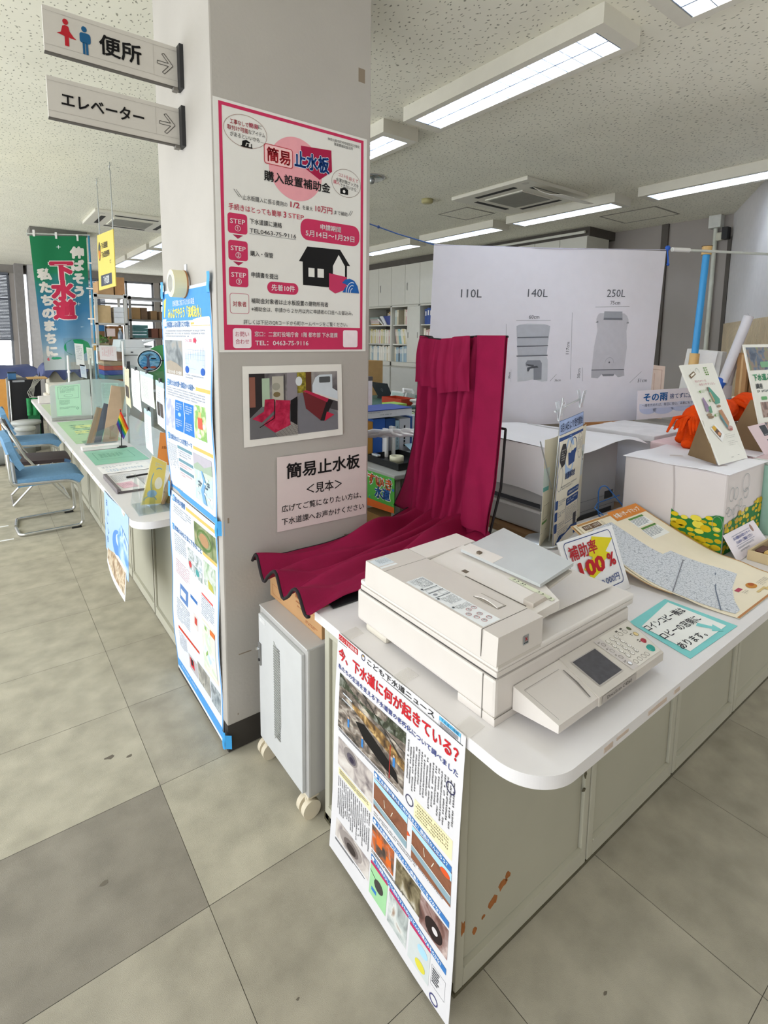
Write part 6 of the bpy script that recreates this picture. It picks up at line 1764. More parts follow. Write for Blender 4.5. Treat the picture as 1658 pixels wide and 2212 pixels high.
b = B(); b.box(1.46, 1.58, .88, 1.2, .0, .36, mat('a37a4a', .85)); solo('floor_carton', b, 'brown carton on the floor under the green sign', 'box')

# ================================================================ fittings on the ceiling
def ac(x0, x1, y0, y1, label, bent):
    r = thing('air_conditioner', label, 'air conditioner', ((x0 + x1) / 2, (y0 + y1) / 2, ZC - .04))
    A = mat('dcd8ca', .5, var=.015)
    cx, cy, h = (x0 + x1) / 2, (y0 + y1) / 2, (x1 - x0) / 2
    b = B(); b.box(x0, x1, y0, y1, ZC - .035, ZC, A, .008); b.box(cx - h * .5, cx + h * .5, cy - h * .5, cy + h * .5, ZC - .045, ZC - .03, A, .004); part('fascia', b, r)
    b = B(); b.box(cx - h * .46, cx + h * .46, cy - h * .46, cy + h * .46, ZC - .0475, ZC - .044, mat('8f8d83', .7)); part('intake_grille', b, r)
    for dx, dy, w, d in ((0, -.74, .52, .055), (0, .74, .52, .055), (-.74, 0, .055, .52), (.74, 0, .055, .52)):
        b = B(); b.box(cx + h * (dx - w), cx + h * (dx + w), cy + h * (dy - d), cy + h * (dy + d), ZC - .0375, ZC - .034, mat('2f2d2a', .7)); part('air_slot', b, r)
    b = B(); b.cyl((cx - h * .83, cy - h * .83, ZC - .037), (cx - h * .83, cy - h * .83, ZC - .034), .035, mat('c9c5b8', .5)); part('corner_cap', b, r)
    if bent:
        b = B(); b.grid(lambda u, v: (cx + h * .55 * (1 - 2 * u), cy - h * .80 - .30 * v, ZC - .045 - .22 * v + .10 * v * v), 6, 10, mat('e6e2d8', .7), True, .003); part('deflector', b, r, 'white curved sheet hung under the air slot')
    return r
ac(3.28, 4.22, 1.33, 2.28, 'square ceiling air conditioner with a white deflector sheet', True)
ac(.51, 1.45, 5.2, 6.1, 'square ceiling air conditioner left of the pillar above the yellow sign', False)
def hatch(x0, x1, y0, y1, label):
    b = B(); m = mat('8f8b7e', .7); t = .02
    b.box(x0, x1, y0, y0 + t, ZC - .004, ZC, m); b.box(x0, x1, y1 - t, y1, ZC - .004, ZC, m); b.box(x0, x0 + t, y0 + t, y1 - t, ZC - .004, ZC, m); b.box(x1 - t, x1, y0 + t, y1 - t, ZC - .004, ZC, m); b.box(x0 + t, x1 - t, y0 + t, y1 - t, ZC - .003, ZC, m_ceil)
    solo('ceiling_hatch', b, label, 'hatch')
hatch(3.69, 4.15, 2.46, 2.92, 'square ceiling hatch left of the air conditioner with the deflector')
hatch(5.19, 5.75, 1.15, 1.8, 'square ceiling hatch near the grey wall and pale pipe')
r = thing('ceiling_speaker', 'round chrome ceiling fitting beside the pillar', 'ceiling fitting', (2.26, 2.25, ZC - .02))
b = B(); b.lathe([(.0, 0), (.10, 0), (.125, .012), (.125, .02), (0, .02)], (2.26, 2.25, ZC - .02), CHROME, n=32); part('rim', b, r)
b = B(); b.lathe([(0, -.04), (.02, -.035), (.03, -.01), (.03, 0), (0, 0)], (2.26, 2.25, ZC - .02), STEEL, n=16); part('spindle', b, r)
b = B(); b.lathe([(0, 0), (.05, .0), (.06, .01), (.06, .04), (0, .04)], (3.15, 2.5, ZC - .04), mat('b5ad7c', .5), n=24); solo('smoke_detector', b, 'small yellowish ceiling detector between chrome fitting and air conditioner', 'detector')

# ================================================================ long lobby counter on the left
r = thing('lobby_counter', 'long low white topped counter running back along the lobby on the left', 'counter', (.2, 3.6, 0))
b = B(); worktop(b, -.137, .62, .735, 6.6, ZT, .035, .10, M_TOP, 'll')
for y in (.95, 1.15, 1.42, 1.6, 1.85, 2.2, 2.7, 3.2):
    b.box(-.1385, -.136, y, y + .03 + .03 * rnd.random(), .69 + .008 * rnd.random(), .702, mat('cdbfae', .8))
part('worktop', b, r)
b = B(); b.box(.075, .6, .775, 6.58, .02, .675, M_PAN); b.box(.06, .6, .77, 6.58, 0, .03, M_DK)
part('carcass', b, r)
ys = [.762, 1.227, 1.78, 2.33, 2.88, 3.43, 3.98, 4.53, 5.08, 5.63, 6.18, 6.6]
for i in range(len(ys) - 1):
    b = B(); panel(b, 'x', .058, ys[i], ys[i + 1], .006, .675, -1, M_PANF, M_PAN); b.box(.045, .06, ys[i] - .004, ys[i] + .004, .006, .675, M_DK); part('front_panel', b, r)
b = B(); panel(b, 'y', .776, .075, .6, .006, .675, -1, M_PANF, M_PAN); part('end_panel', b, r)

# sheets and papers lying on it
GM = mat('a6d3b4', .35, var=.05, scale=6)
def flat(name, x0, x1, y0, y1, z, m, label, cat, fn=None, group=None):
    s = Sheet((x0, y1, z), (x1, y1, z), (x1, y0, z), (x0, y0, z), (x1 - x0) * 1000, (y1 - y0) * 1000, m, None, thick=.0006)
    if fn: fn(s)
    return solo(name, s, label, cat, group)
def gprint(s):
    s.frame(s.w * .12, s.h * .2, s.w * .7, s.h * .5, 3, '6fa08a', 1); s.dashes(s.w * .2, s.h * .3, s.w * .5, s.h * .3, 4, '7fae98')
flat('green_mat', -.085, .255, 2.09, 2.60, ZT + .0015, mat('8fcab0', .35, var=.04), 'green sheet under clear film on the counter nearest the clipboard', 'mat', gprint, 'green counter mats')
def yprint(s):
    s.rect(s.w * .3, s.h * .25, s.w * .5, s.h * .12, 'd8e29a', 1); s.rect(s.w * .2, s.h * .5, s.w * .55, s.h * .12, 'dfe69f', 1); s.dashes(s.w * .2, s.h * .2, s.w * .5, s.h * .5, 6, '8fb59a', 2)
flat('green_mat', -.085, .25, 2.95, 4.25, ZT + .0015, mat('b5d6a8', .35, var=.04), 'long yellow-green sheet on the counter between flag and frosted screen', 'mat', yprint, 'green counter mats')
flat('green_mat', -.085, .25, 4.45, 5.9, ZT + .0015, mat('bccfa4', .35, var=.04), 'pale green sheet on the counter behind the frosted screen', 'mat', None, 'green counter mats')
b = B(); b.box(-.088, .16, 2.615, 2.69, ZT + .003, ZT + .026, mat('efe9e6', .7)); solo('paper_stack', b, 'low white paper stack on the counter edge before the flag', 'papers')
flat('notice_strip', -.088, .165, 2.61, 2.70, ZT + .028, PAPER, 'white paper with faint red print on top of the low paper stack', 'paper', lambda s: s.dashes(70, 30, 90, 40, 3, 'e3a29a'))
flat('form_sheet', -.088, .213, 1.80, 2.02, ZT + .003, PAPER, 'white form sheet along the near edge of the green sheet', 'paper', lambda s: (s.dashes(20, 20, 250, 60, 2, 'a9b3bd'), s.dashes(30, 110, 240, 80, 3, 'a9c3dd')))
r = thing('clipboard', 'dark edged clipboard with pink slip lying on the lobby counter', 'clipboard', (-.02, 1.5, ZT))
b = B(); b.box(-.098, .06, 1.30, 1.70, ZT + .001, ZT + .010, mat('5d565a', .5)); b.box(-.105, -.085, 1.30, 1.70, ZT + .001, ZT + .028, mat('6f686c', .4), .004); part('board', b, r)
s = Sheet((-.08, 1.69, ZT + .0115), (.057, 1.69, ZT + .0115), (.057, 1.31, ZT + .0115), (-.08, 1.31, ZT + .0115), 137, 380, PAPER); s.dashes(10, 10, 115, 160, 12, '9aa6b4'); s.poly([(6, 200), (90, 190), (100, 330), (20, 330)], 'efc9d4', 2); s.dashes(24, 220, 60, 80, 6, 'c9a0ac', 3); part('form', s, r, 'form with a pink slip')
b = B(); b.cyl((0, 1.58, ZT + .018), (.13, 1.60, ZT + .018), .006, BLACK, n=8); solo('pen', b, 'dark pen lying across the clipboard', 'pen')

# pamphlet holder near the pillar
r = thing('pamphlet_holder', 'clear acrylic pamphlet holder on the near end of the lobby counter', 'holder', (0, .95, ZT))
b = B()
AC2 = clear('holder_acrylic', 'f4f8f9', .10, .03)
b.prism([(-.095, .85, ZT + .001), (-.08, 1.065, ZT + .001), (.11, 1.065, ZT + .001), (.095, .85, ZT + .001)], (0, 0, .003), AC2)
b.prism([(-.085, .87, ZT + .004), (-.082, .87, ZT + .004), (-.04, 1.05, ZT + .13), (-.043, 1.05, ZT + .13)], (.02, 0, 0), AC2)
for x in (-.09, -.02, .05):
    b.prism([(x, .86, ZT + .004), (x, 1.05, ZT + .004), (x + .03, 1.06, ZT + .16), (x + .01, .90, ZT + .07)], (.003, 0, 0), AC2)
part('holder', b, r)
s = Sheet((.012, 1.0, .967), (.083, 1.0, .920), (.045, .985, .712), (-.055, .985, .722), 105, 250, mat('f0dc78', .6, var=.02), None, thick=.004)
s.ring(66, 120, 42, 76, 6, '8fb7c8', 1, 24, PI * .6, PI * 1.6); s.ell(70, 130, 22, 34, 'f2f0dc', 2); s.ell(44, 190, 26, 20, '9fc3dc', 2); s.ring(40, 226, 34, 24, 5, '8fb7c8', 2, 20, PI, 2 * PI); s.dashes(30, 24, 60, 22, 2, 'cfe3ea', 3); s.frame(0, 0, 105, 250, 4, 'f5f1d8', 1)
solo('yellow_booklet', s, 'yellow illustrated booklet standing in the clear holder', 'booklet')
for k, (c, z1, lab) in enumerate((('a98a6c', .86, 'brown booklet just right of the yellow one'), ('8f7358', .90, 'darker brown booklet behind the first brown one'), ('9a9aa4', .88, 'grey booklet at the back of the clear holder'))):
    b = B(); x = .06 + .026 * k; b.prism([(x - .02, .96, ZT + .006), (x - .02, 1.03, ZT + .006), (x + .05, 1.04, z1), (x + .05, .97, z1)], (.012, 0, 0), mat(c, .7)); solo('booklet', b, lab, 'booklet', 'booklets in the clear holder')
s = Sheet((.085, 1.12, 1.06), (.155, 1.10, 1.05), (.13, 1.09, .88), (.06, 1.11, .90), 70, 170, mat('d8873f', .6, var=.02), None, thick=.004); s.text('お知らせ', 35, 80, 18, '7a3f18', 'c', w=40); solo('orange_leaflet', s, 'orange leaflet peeping out left of the blue poster', 'leaflet')

# rainbow flag, display rack, screens
r = thing('rainbow_flag', 'small rainbow flag on a black desk stand upon the lobby counter', 'flag', (.18, 2.628, ZT))
b = B(); b.lathe([(0, .012), (.012, .01), (.035, .006), (.04, 0), (0, 0)], (.18, 2.628, ZT + .0025), BLACK); b.cyl((.18, 2.628, ZT + .01), (.184, 2.628, 1.0), .0035, BLACK, n=8); part('stand', b, r)
b = B(); b.ball((.184, 2.628, 1.003), .006, mat('c9352f', .4)); part('finial', b, r)
fl = ['d8322c', 'ee8a2a', 'f2d838', '3f9a48', '2f5fb0', '6a3f94']
b = B()
for i, c in enumerate(fl):
    def fn(u, v):
        t = (i + v) / 6
        return (.184 - .035 * t + u * (.055 - .01 * t) + .0, 2.628 - .014 * math.sin(u * 5 + t * 2), .995 - .10 * t - u * .145 + .02 * u * t)
    b.grid(fn, 8, 2, ink(c), True)
part('flag_cloth', b, r)
r = thing('document_rack', 'clear slanted rack holding brown boards beside the rainbow flag', 'rack', (.08, 2.95, ZT))
b = B(); b.prism([(-.035, 2.86, ZT + .003), (.0, 2.86, ZT + .003), (.10, 2.95, 1.0), (.07, 2.95, 1.0)], (.0, .004, 0), AC2); b.box(-.035, .191, 2.84, 3.05, ZT + .002, ZT + .005, AC2); b.prism([(.0, 2.845, ZT + .005), (.19, 2.845, ZT + .03), (.21, 2.845, ZT + .16), (.04, 2.845, ZT + .10)], (0, .003, 0), AC2); part('rack', b, r)
for k, (x, z1, c, nm, lab) in enumerate(((-.02, .99, 'a98f72', 'brown_board', 'brown board leaning leftmost in the clear rack'), (.033, 1.02, '5d6470', 'dark_board', 'dark grey board in the middle of the clear rack'), (.095, 1.16, 'c2a68a', 'tall_board', 'tall pale brown board leaning back in the clear rack'))):
    b = B(); w = .05 if k < 2 else .11
    b.prism([(x, 2.90, ZT + .006), (x + w, 2.90, ZT + .006), (x + w + .10, 2.99, z1 - .02), (x + .10, 2.99, z1)], (0, .012, 0), mat(c, .7)); solo(nm, b, lab, 'board', 'boards in the clear rack')
FROST = clear('frosted_sheet', 'eef5f2', .06, .3, .55, 'e3e9e6')
r = thing('counter_screen', 'frosted counter screen with a green notice standing across the lobby counter', 'screen', (.05, 4.35, ZT))
b = B(); b.prism([(-.118, 4.345, .742), (.236, 4.345, .742), (.236, 4.345, 1.118), (.12, 4.345, 1.108), (-.10, 4.345, 1.068), (-.118, 4.345, 1.05)], (0, .005, 0), FROST); part('sheet', b, r)
b = B(); b.box(-.115, .24, 4.325, 4.37, ZT + .003, .745, mat('a9aaa4', .5), .003); part('foot_rail', b, r)
s = Sheet((-.072, 4.343, 1.062), (.148, 4.343, 1.075), (.146, 4.343, .757), (-.068, 4.343, .757), 218, 312, mat('c3ecce', .7, var=.02)); s.frame(20, 14, 180, 122, 2, '5f8a78', 1); s.dashes(40, 22, 130, 60, 5, '6f9a86'); s.ring(110, 108, 40, 14, 2, '6f9a86', 2); s.dashes(26, 150, 100, 50, 6, '6f9a86'); s.dashes(26, 220, 150, 22, 3, '6f9a86'); s.ring(185, 240, 10, 12, 3, '5f8a78', 2); part('green_notice', s, r, 'pale green printed notice')
r = thing('counter_screen', 'second frosted screen behind the brown boards, level with the green notice', 'screen', (.41, 4.35, ZT))
b = B()
pts = [(.25, .742), (.60, .742), (.60, 1.02)] + [(.56 - .28 * math.sin(a * PI / 12), 1.02 + .10 * (1 - math.cos(a * PI / 12)) ** .6) for a in range(1, 7)] + [(.25, 1.118)]
b.prism([(x, 4.345, z) for x, z in [(.25, .742), (.60, .742), (.60, 1.03), (.57, 1.075), (.50, 1.10), (.38, 1.116), (.25, 1.118)]], (0, .005, 0), FROST); part('sheet', b, r)
b = B(); b.box(.245, .60, 4.325, 4.37, ZT + .003, .745, mat('a9aaa4', .5), .003); part('foot_rail', b, r)
s = Sheet((.34, 4.343, 1.08), (.50, 4.343, 1.07), (.50, 4.343, .82), (.34, 4.343, .83), 160, 250, mat('d3e4dc', .7)); s.dashes(10, 14, 140, 150, 12, 'a3b8ae'); part('pale_notice', s, r)
r = thing('clear_partition', 'long clear acrylic partition along the lobby counter with hanging leaflets', 'partition', (.26, 3.3, ZT))
b = B(); b.box(.258, .262, 1.60, 2.745, ZT + .004, 1.345, ACRYL); part('clear_sheet', b, r)
b = B(); b.box(.258, .262, 2.785, 4.33, ZT + .004, 1.31, ACRYL); part('clear_sheet', b, r)
for y in (2.765, 4.40):
    b = B(); b.box(.252, .268, y - .01, y + .01, ZT + .003, 1.33, mat('b9bdb9', .4, .4), .002); part('post', b, r)
for k, (y0, y1, zt, zb, c, lab, bg) in enumerate(((2.744, 2.60, 1.322, 1.012, 'e9d8b0', 'tan leaflet with two dark pictures hanging at the partition post', 1), (2.52, 2.265, 1.325, 1.02, 'f0f1f0', 'white leaflet hanging second from the partition post', 0), (2.24, 1.895, 1.32, 1.085, 'eaf1e4', 'pale blue-green notice hanging third from the partition post', 2), (2.17, 1.99, 1.063, .757, 'e8f1f3', 'narrow pale blue leaflet hanging lowest on the partition', 3), (1.83, 1.645, 1.285, .975, 'edf2f6', 'leaflet with two pictures hanging against the edge of the pillar poster', 4))):
    s = Sheet((.2545, y0, zt), (.2545, y1, zt - .01), (.2545, y1 - .005, zb), (.2545, y0 + .005, zb + .02), 200, 300, mat(c, .7, var=.02), lambda a, q: .003 + .003 * math.sin(q * 4), step=60)
    s.dashes(24, 20, 150, 20, 2, '7d8a98'); s.dashes(24, 60, 150, 200, 14, 'a3a9b0', full=.7)
    if bg in (1, 4): s.rect(24, 140, 62, 90, '4a4542', 4); s.rect(100, 140, 62, 90, '57504c', 4)
    if bg in (2, 3, 4): s.rect(0, 0, 200, 34, 'bcd9ea', 4)
    b = s; b.box(.247, .262, (y0 + y1) / 2 - .015, (y0 + y1) / 2 + .015, zt - .012, zt + .016, mat('55585c', .3, .6), .002)
    solo('hanging_leaflet', s, lab, 'leaflet', 'leaflets hanging on the clear partition')
r = thing('tall_screen', 'tall clear screen with clipped papers beyond the frosted counter screen', 'screen', (.35, 5.0, ZT))
b = B(); b.box(.10, .72, 4.998, 5.002, .9, 1.53, ACRYL); part('clear_sheet', b, r)
b = B(); b.cyl((.13, 4.99, ZT + .003), (.13, 4.99, 1.34), .011, WHITE, n=10); b.ball((.13, 4.99, 1.16), .018, WHITE); part('post', b, r)
b = B(); b.cyl((.69, 4.99, ZT + .003), (.69, 4.99, 1.5), .011, WHITE, n=10); part('post', b, r)
for k, (x0, x1, zt, zb, c) in enumerate(((.20, .285, 1.475, 1.235, 'eef0ee'), (.315, .375, 1.43, 1.24, 'eef0e6'), (.44, .62, 1.45, 1.29, 'f1e9e8'), (.24, .30, 1.24, 1.10, 'dfe8f0'))):
    s = Sheet((x0, 4.994, zt), (x1, 4.994, zt - .012), (x1 + .005, 4.994, zb - .02), (x0 + .01, 4.994, zb), 100, 200, mat(c, .7, var=.02)); s.dashes(14, 20, 72, 130, 8, ['a9aeb4', 'b4b49a', 'e0a9a9', '8fb0d4'][k])
    solo('clipped_paper', s, ['white paper clipped leftmost on the tall clear screen', 'small cream paper clipped second on the tall clear screen', 'wide pinkish paper with red print on the tall clear screen', 'small blue-white paper low on the tall clear screen'][k], 'paper', 'papers on the tall clear screen')
# green round signboard with oval picture
r = thing('round_green_board', 'green round board with an oval landscape picture beside the blue poster', 'signboard', (.44, 2.5, ZT))
b = B(); b.prism([(.49 + .16 * math.cos(t * PI / 16), 2.5, 1.355 + .145 * math.sin(t * PI / 16)) for t in range(32)], (0, .006, 0), mat('4f9a5c', .6, var=.04)); part('green_disc', b, r)
b = B(); b.cyl((.50, 2.51, ZT + .004), (.50, 2.51, 1.3), .008, BLACK, n=8); b.lathe([(0, .01), (.06, .008), (.06, 0), (0, 0)], (.50, 2.51, ZT + .002), BLACK); part('stand', b, r)
s = Sheet((.285, 2.488, 1.465), (.465, 2.488, 1.465), (.465, 2.488, 1.295), (.285, 2.488, 1.295), 180, 170)
s.ell(90, 85, 90, 85, 'f0f2f2', 0, 40); s.ell(90, 85, 84, 79, '1d2730', 1, 40); s.ell(90, 85, 76, 71, picture('lake_picture', ['2f6fa8', '4f93c4', '8fc0dc', '3f7f9a'], 20, stretch=(1, 1, 3)), 2, 40)
s.poly([(30, 80), (60, 58), (90, 76), (130, 62), (150, 84), (30, 90)], '4a8ab4', 3); s.poly([(66, 140), (74, 70), (60, 40), (80, 56), (96, 34), (88, 68), (94, 140)], '5a5f78', 4); s.poly([(40, 44), (100, 30), (130, 44), (80, 52)], '5a7a8c', 4); s.ell(120, 70, 22, 6, '20282e', 4); s.ell(60, 138, 18, 9, 'b4543f', 4); s.ell(116, 136, 22, 9, 'a85a4a', 4)
part('oval_picture', s, r, 'oval picture of trees by a blue lake'); b = B(); b.box(.46, .50, 2.487, 2.492, 1.374, 1.384, BLACK); part('arm', b, r)

# posters hanging from the worktop edge
s = Sheet((-.1405, 1.47, .70), (-.1405, .86, .712), (-.146, .90, .375), (-.146, 1.465, .365), 600, 335, mat('a9c6e8', .6, var=.03), lambda a, c: .004 * math.sin(a * 6), step=40)
s.poly([(0, 335), (0, 160), (140, 120), (300, 180), (420, 90), (600, 140), (600, 335)], picture('sea_print', ['8fb8e8', '5f98d8', 'c3dcf2', '3f78c4'], 8), 1); s.ell(360, 220, 130, 80, '5f8fd0', 2); s.ell(370, 190, 60, 34, 'c9d9ee', 3)
for i, t in enumerate('おいしい水'): s.text(t, 90 + 30 * (i % 2), 50 + i * 52, 46, '3f68b0', 'c', bold=.01)
s.line(0, 170, 380, 280, 5, 'e6eef8', 4)
solo('sea_poster', s, 'sky blue sea poster hanging from the lobby counter edge', 'poster')
s = Sheet((-.145, 1.40, .44), (-.145, .94, .42), (-.158, .935, .262), (-.152, 1.42, .30), 460, 170, PAPER, lambda a, c: .012 * c * math.sin(a * 3), step=40); s.rect(10, 20, 440, 120, picture('shop_photo', ['6d5a48', 'a98f72', 'd8c9b0', '8f7a64'], 18), 1)
solo('photo_poster', s, 'curling photo poster showing below the sky blue sea poster', 'poster')

# chairs
SB = mat('6f9abf', .85, var=.06, scale=60, bump=.15, bscale=300); SH = mat('8f9498', .5)
r = thing('visitor_chair', 'blue padded chrome visitor chair nearest the pillar at the lobby counter', 'chair', (-.27, 3.29, 0), 'blue visitor chairs')
def cush(x0, x1, y0, y1, z0, z1, m): 
    b = B(); b.box(x0, x1, y0, y1, z0, z1, m, .028, seg=4); return b
b = B(); b.grid(lambda u, v: (-.21 + .45 * u, -.235 + .47 * v, .455 + .012 * math.sin(PI * u) * math.sin(PI * v) - .035 * max(0, (u - .85) / .15) ** 2), 14, 12, SB, True, -.06); part('seat', b, r, local=True)
def backf(u, v): return (-.225 - .05 * v - .03 * math.sin(PI * u) + .035 * (1 - v) ** 3, -.215 + .43 * u, .52 + .28 * v - .05 * (2 * u - 1) ** 4 * v)
b = B(); b.grid(backf, 14, 14, SB, True, .045); part('backrest', b, r, local=True)
b = B(); b.grid(lambda u, v: (backf(u, 0)[0] - .034 - .01 * v, backf(u, 0)[1], .40 + .19 * v), 10, 6, SH, True, .012); part('back_shell', b, r, 'grey plastic lower back shell', local=True)
for sgn in (-1, 1):
    b = B(); y = .235 * sgn
    b.tube([(-.262, y * .95, .66), (-.25, y, .42), (.14, y, .405), (.20, y, .36), (.215, y, .02), (-.22, y, .015), (-.235, y * .1, .015)], .0125, CHROME, n=10, fillet=.045, fn=6); part('side_frame', b, r, local=True)
    b = B(); b.box(.13, .20, y - .016, y + .016, .0, .012, BLACK, .003); part('floor_glide', b, r, local=True)
dup(r, (-.24, 5.0, 0), 'blue padded chrome visitor chair behind the folding chair, farther from the pillar')
r = thing('folding_chair', 'chrome folding chair with dark seat between the two blue chairs', 'chair', (-.27, 4.15, 0))
VN = mat('3d3236', .5, var=.1); VB = mat('4a6f9c', .5)
b = B(); b.grid(lambda u, v: (-.14 + .39 * u, -.21 + .42 * v, .415 + .010 * math.sin(PI * v) - .012 * u), 10, 10, VN, True, -.035); b.grid(lambda u, v: (.20 + .055 * u, -.21 + .42 * v, .405 - .03 * u * u + .008 * math.sin(PI * v)), 4, 8, VB, True, -.03); part('seat', b, r, local=True)
b = B(); b.grid(lambda u, v: (-.19 - .055 * v - .025 * math.sin(PI * u), -.20 + .40 * u, .60 + .16 * v), 10, 5, VN, True, .022); part('backrest', b, r, local=True)
for sgn in (-1, 1):
    y = .225 * sgn
    b = B(); b.tube([(-.255, y * .86, .775), (-.235, y, .74), (-.10, y, .45), (.22, y, .015)], .0115, CHROME, n=10); part('front_leg', b, r, local=True)
    b = B(); b.tube([(.12, y * .88, .40), (-.05, y * .88, .20), (-.22, y * .88, .015)], .0105, CHROME, n=10); part('rear_leg', b, r, local=True)
b = B(); b.tube([(-.255, -.19, .775), (-.262, 0, .782), (-.255, .19, .775)], .0115, CHROME, n=10); b2 = b; part('top_rail', b, r, local=True)
b = B(); b.tube([(.22, -.225, .02), (.22, .225, .02)], .009, CHROME, n=8); part('floor_bar', b, r, local=True)
b = B(); b.tube([(-.22, -.2, .02), (-.22, .2, .02)], .009, CHROME, n=8); part('floor_bar', b, r, local=True)
for i, (x, y) in enumerate(((-.53, 3.05), (-.55, 3.42))):
    b = B(); b.box(x - .10, x + .0, y - .012, y + .012, .0005, .0015, mat('f4f4f2', .6)); solo('floor_mark', b, ['white tape mark on the carpet in front of the nearest blue chair', 'white tape mark on the carpet beside the far rail of the nearest blue chair'][i], 'tape', 'white floor marks')

# far left: bins, black cart, board, covered machines, banner
GB = mat('b3b6b3', .5); GB2 = mat('8d908e', .5)
r = thing('stool_drum', 'wide grey lidded drum standing behind the far blue chair', 'drum', (-.2, 6.75, 0))
b = B(); b.lathe([(0, .0), (.15, 0), (.155, .36), (0, .36)], (-.2, 6.75, 0), GB2, n=32); part('body', b, r)
b = B(); b.lathe([(0, .415), (.165, .41), (.172, .40), (.172, .37), (.15, .36), (0, .36)], (-.2, 6.75, 0), GB, n=32); part('lid', b, r)
r = thing('stool_drum', 'smaller grey lidded drum in front of the wide one', 'drum', (-.235, 6.35, 0))
b = B(); b.lathe([(0, .0), (.095, 0), (.10, .34), (0, .34)], (-.235, 6.35, 0), GB2, n=28); part('body', b, r)
b = B(); b.lathe([(0, .395), (.105, .39), (.112, .38), (.112, .35), (.10, .34), (0, .34)], (-.235, 6.35, 0), GB, n=28); part('lid', b, r)
r = thing('waste_bin', 'rounded grey bin lying at the left edge behind the chairs', 'bin', (-.5, 5.95, 0))
b = B(); b.cyl((-.62, 5.95, .115), (-.40, 5.95, .115), .11, GB2, n=28); part('body', b, r)
b = B(); b.cyl((-.62, 6.05, .19), (-.42, 6.05, .19), .09, GB, n=28); part('lid', b, r)
b = B(); b.box(-.30, -.03, 6.65, 6.95, .0, .0005, BLACK)
r = thing('black_cart', 'black cabinet on the floor left of the lobby counter end', 'cabinet', (-.25, 7.45, 0))
b = B(); b.box(-.335, .03, 7.2, 7.75, .02, .93, mat('17171b', .45), .006); part('body', b, r)
b = B(); b.cyl((-.338, 7.19, .05), (-.338, 7.19, .92), .010, CHROME, n=8); b.box(-.30, -.16, 7.195, 7.2, .90, .925, mat('9a9ca0', .4)); part('trim_rail', b, r)
b = B(); b.box(-.66, -.365, 7.2, 7.24, .0, .945, mat('d99a4c', .6, var=.05), .003); b.box(-.375, -.355, 7.195, 7.245, 0, .955, STEEL, .003); solo('wood_board', b, 'honey coloured wooden panel at the left edge beside the black cabinet', 'panel')
b = B(); b.box(-.12, .12, 7.24, 7.6, .932, .945, mat('d2a765', .6)); solo('wood_tray', b, 'small light wood tray on the black cabinet', 'tray')
b = B(); b.box(-.345, -.25, 7.28, 7.4, .932, 1.035, mat('3f6f9c', .5), .004); b.box(-.348, -.247, 7.277, 7.403, 1.02, 1.037, mat('26323f', .5)); solo('blue_box', b, 'little blue box standing on the black cabinet', 'box')
b = B()
for k in range(5):
    b.tube([(-.05 + .02 * k, 7.15, .94), (-.09 + .01 * k, 7.12, .84), (-.14 + .015 * k, 7.1, .76 - .02 * k), (-.12 + .03 * k, 7.08, .69), (-.03 + .01 * k, 6.98, .70)], .005, mat('a9a79c', .6), n=6)
solo('cable_bundle', b, 'tangle of grey cables hanging beside the black cabinet', 'cables')
b = B(); b.grid(lambda u, v: (-.16 + .14 * u, 6.98 - .02 * math.sin(u * 12), .45 + .24 * v), 16, 8, mat('2d8a50', .8, var=.2, scale=30), True, .01); b.box(-.16, -.02, 6.975, 6.99, .02, .45, mat('246e42', .8)); solo('green_bag', b, 'green net bag hanging at the far end of the lobby counter', 'bag')
TP = mat('48517a', .7, var=.08, scale=6)
def tarp(x0, x1, y0, y1, z, drop, label, table):
    r = thing('covered_machine', label, 'machine cover', ((x0 + x1) / 2, (y0 + y1) / 2, 0), 'dark blue covers')
    def fn(u, v):
        e = min(u, 1 - u, v, 1 - v)
        return (x0 + (x1 - x0) * u, y0 + (y1 - y0) * v, z - drop * max(0, 1 - e / .12) ** 1.5 * (.8 + .3 * math.sin(u * 17 + v * 11)) + .02 * math.sin(u * 9) * math.sin(v * 7 + 1))
    b = B(); b.grid(fn, 34, 24, TP, True, .006); part('cover', b, r)
    b = B(); b.box(x0 + .10, x1 - .10, y0 + .10, y1 - .10, table, z - .05, mat('d3ccb8', .6), .03); part('machine', b, r, 'beige machine under the cover')
    b = B(); b.box(x0 + .08, x1 - .08, y0 + .08, y1 - .08, 0, table, mat('77736a', .6)); part('stand', b, r)
tarp(-.95, .22, 9.4, 10.4, .985, .19, 'dark blue cover over a machine by the window at the left edge', .66)
tarp(.10, .74, 7.85, 8.6, 1.09, .20, 'dark blue cover over a beige machine under the green banner', .66)
r = thing('beige_printer', 'small beige desktop printer at the end of the lobby counter', 'printer', (.1, 6.3, ZT))
b = B(); b.box(.0, .45, 6.15, 6.55, ZT + .003, .80, mat('d9d2c4', .5), .01); part('base', b, r)
b = B(); b.box(.03, .42, 6.25, 6.55, .80, .93, mat('d9d4c6', .5), .015); part('upper_body', b, r)
b = B(); b.box(.05, .40, 6.14, 6.2, .77, .79, mat('7f8a86', .5)); part('paper_slot', b, r)
b = B(); b.box(-.095, .04, 5.98, 6.12, ZT + .003, .80, mat('e3dcd6', .6), .004); solo('paper_box', b, 'pinkish white box on the counter edge before the beige printer', 'box')
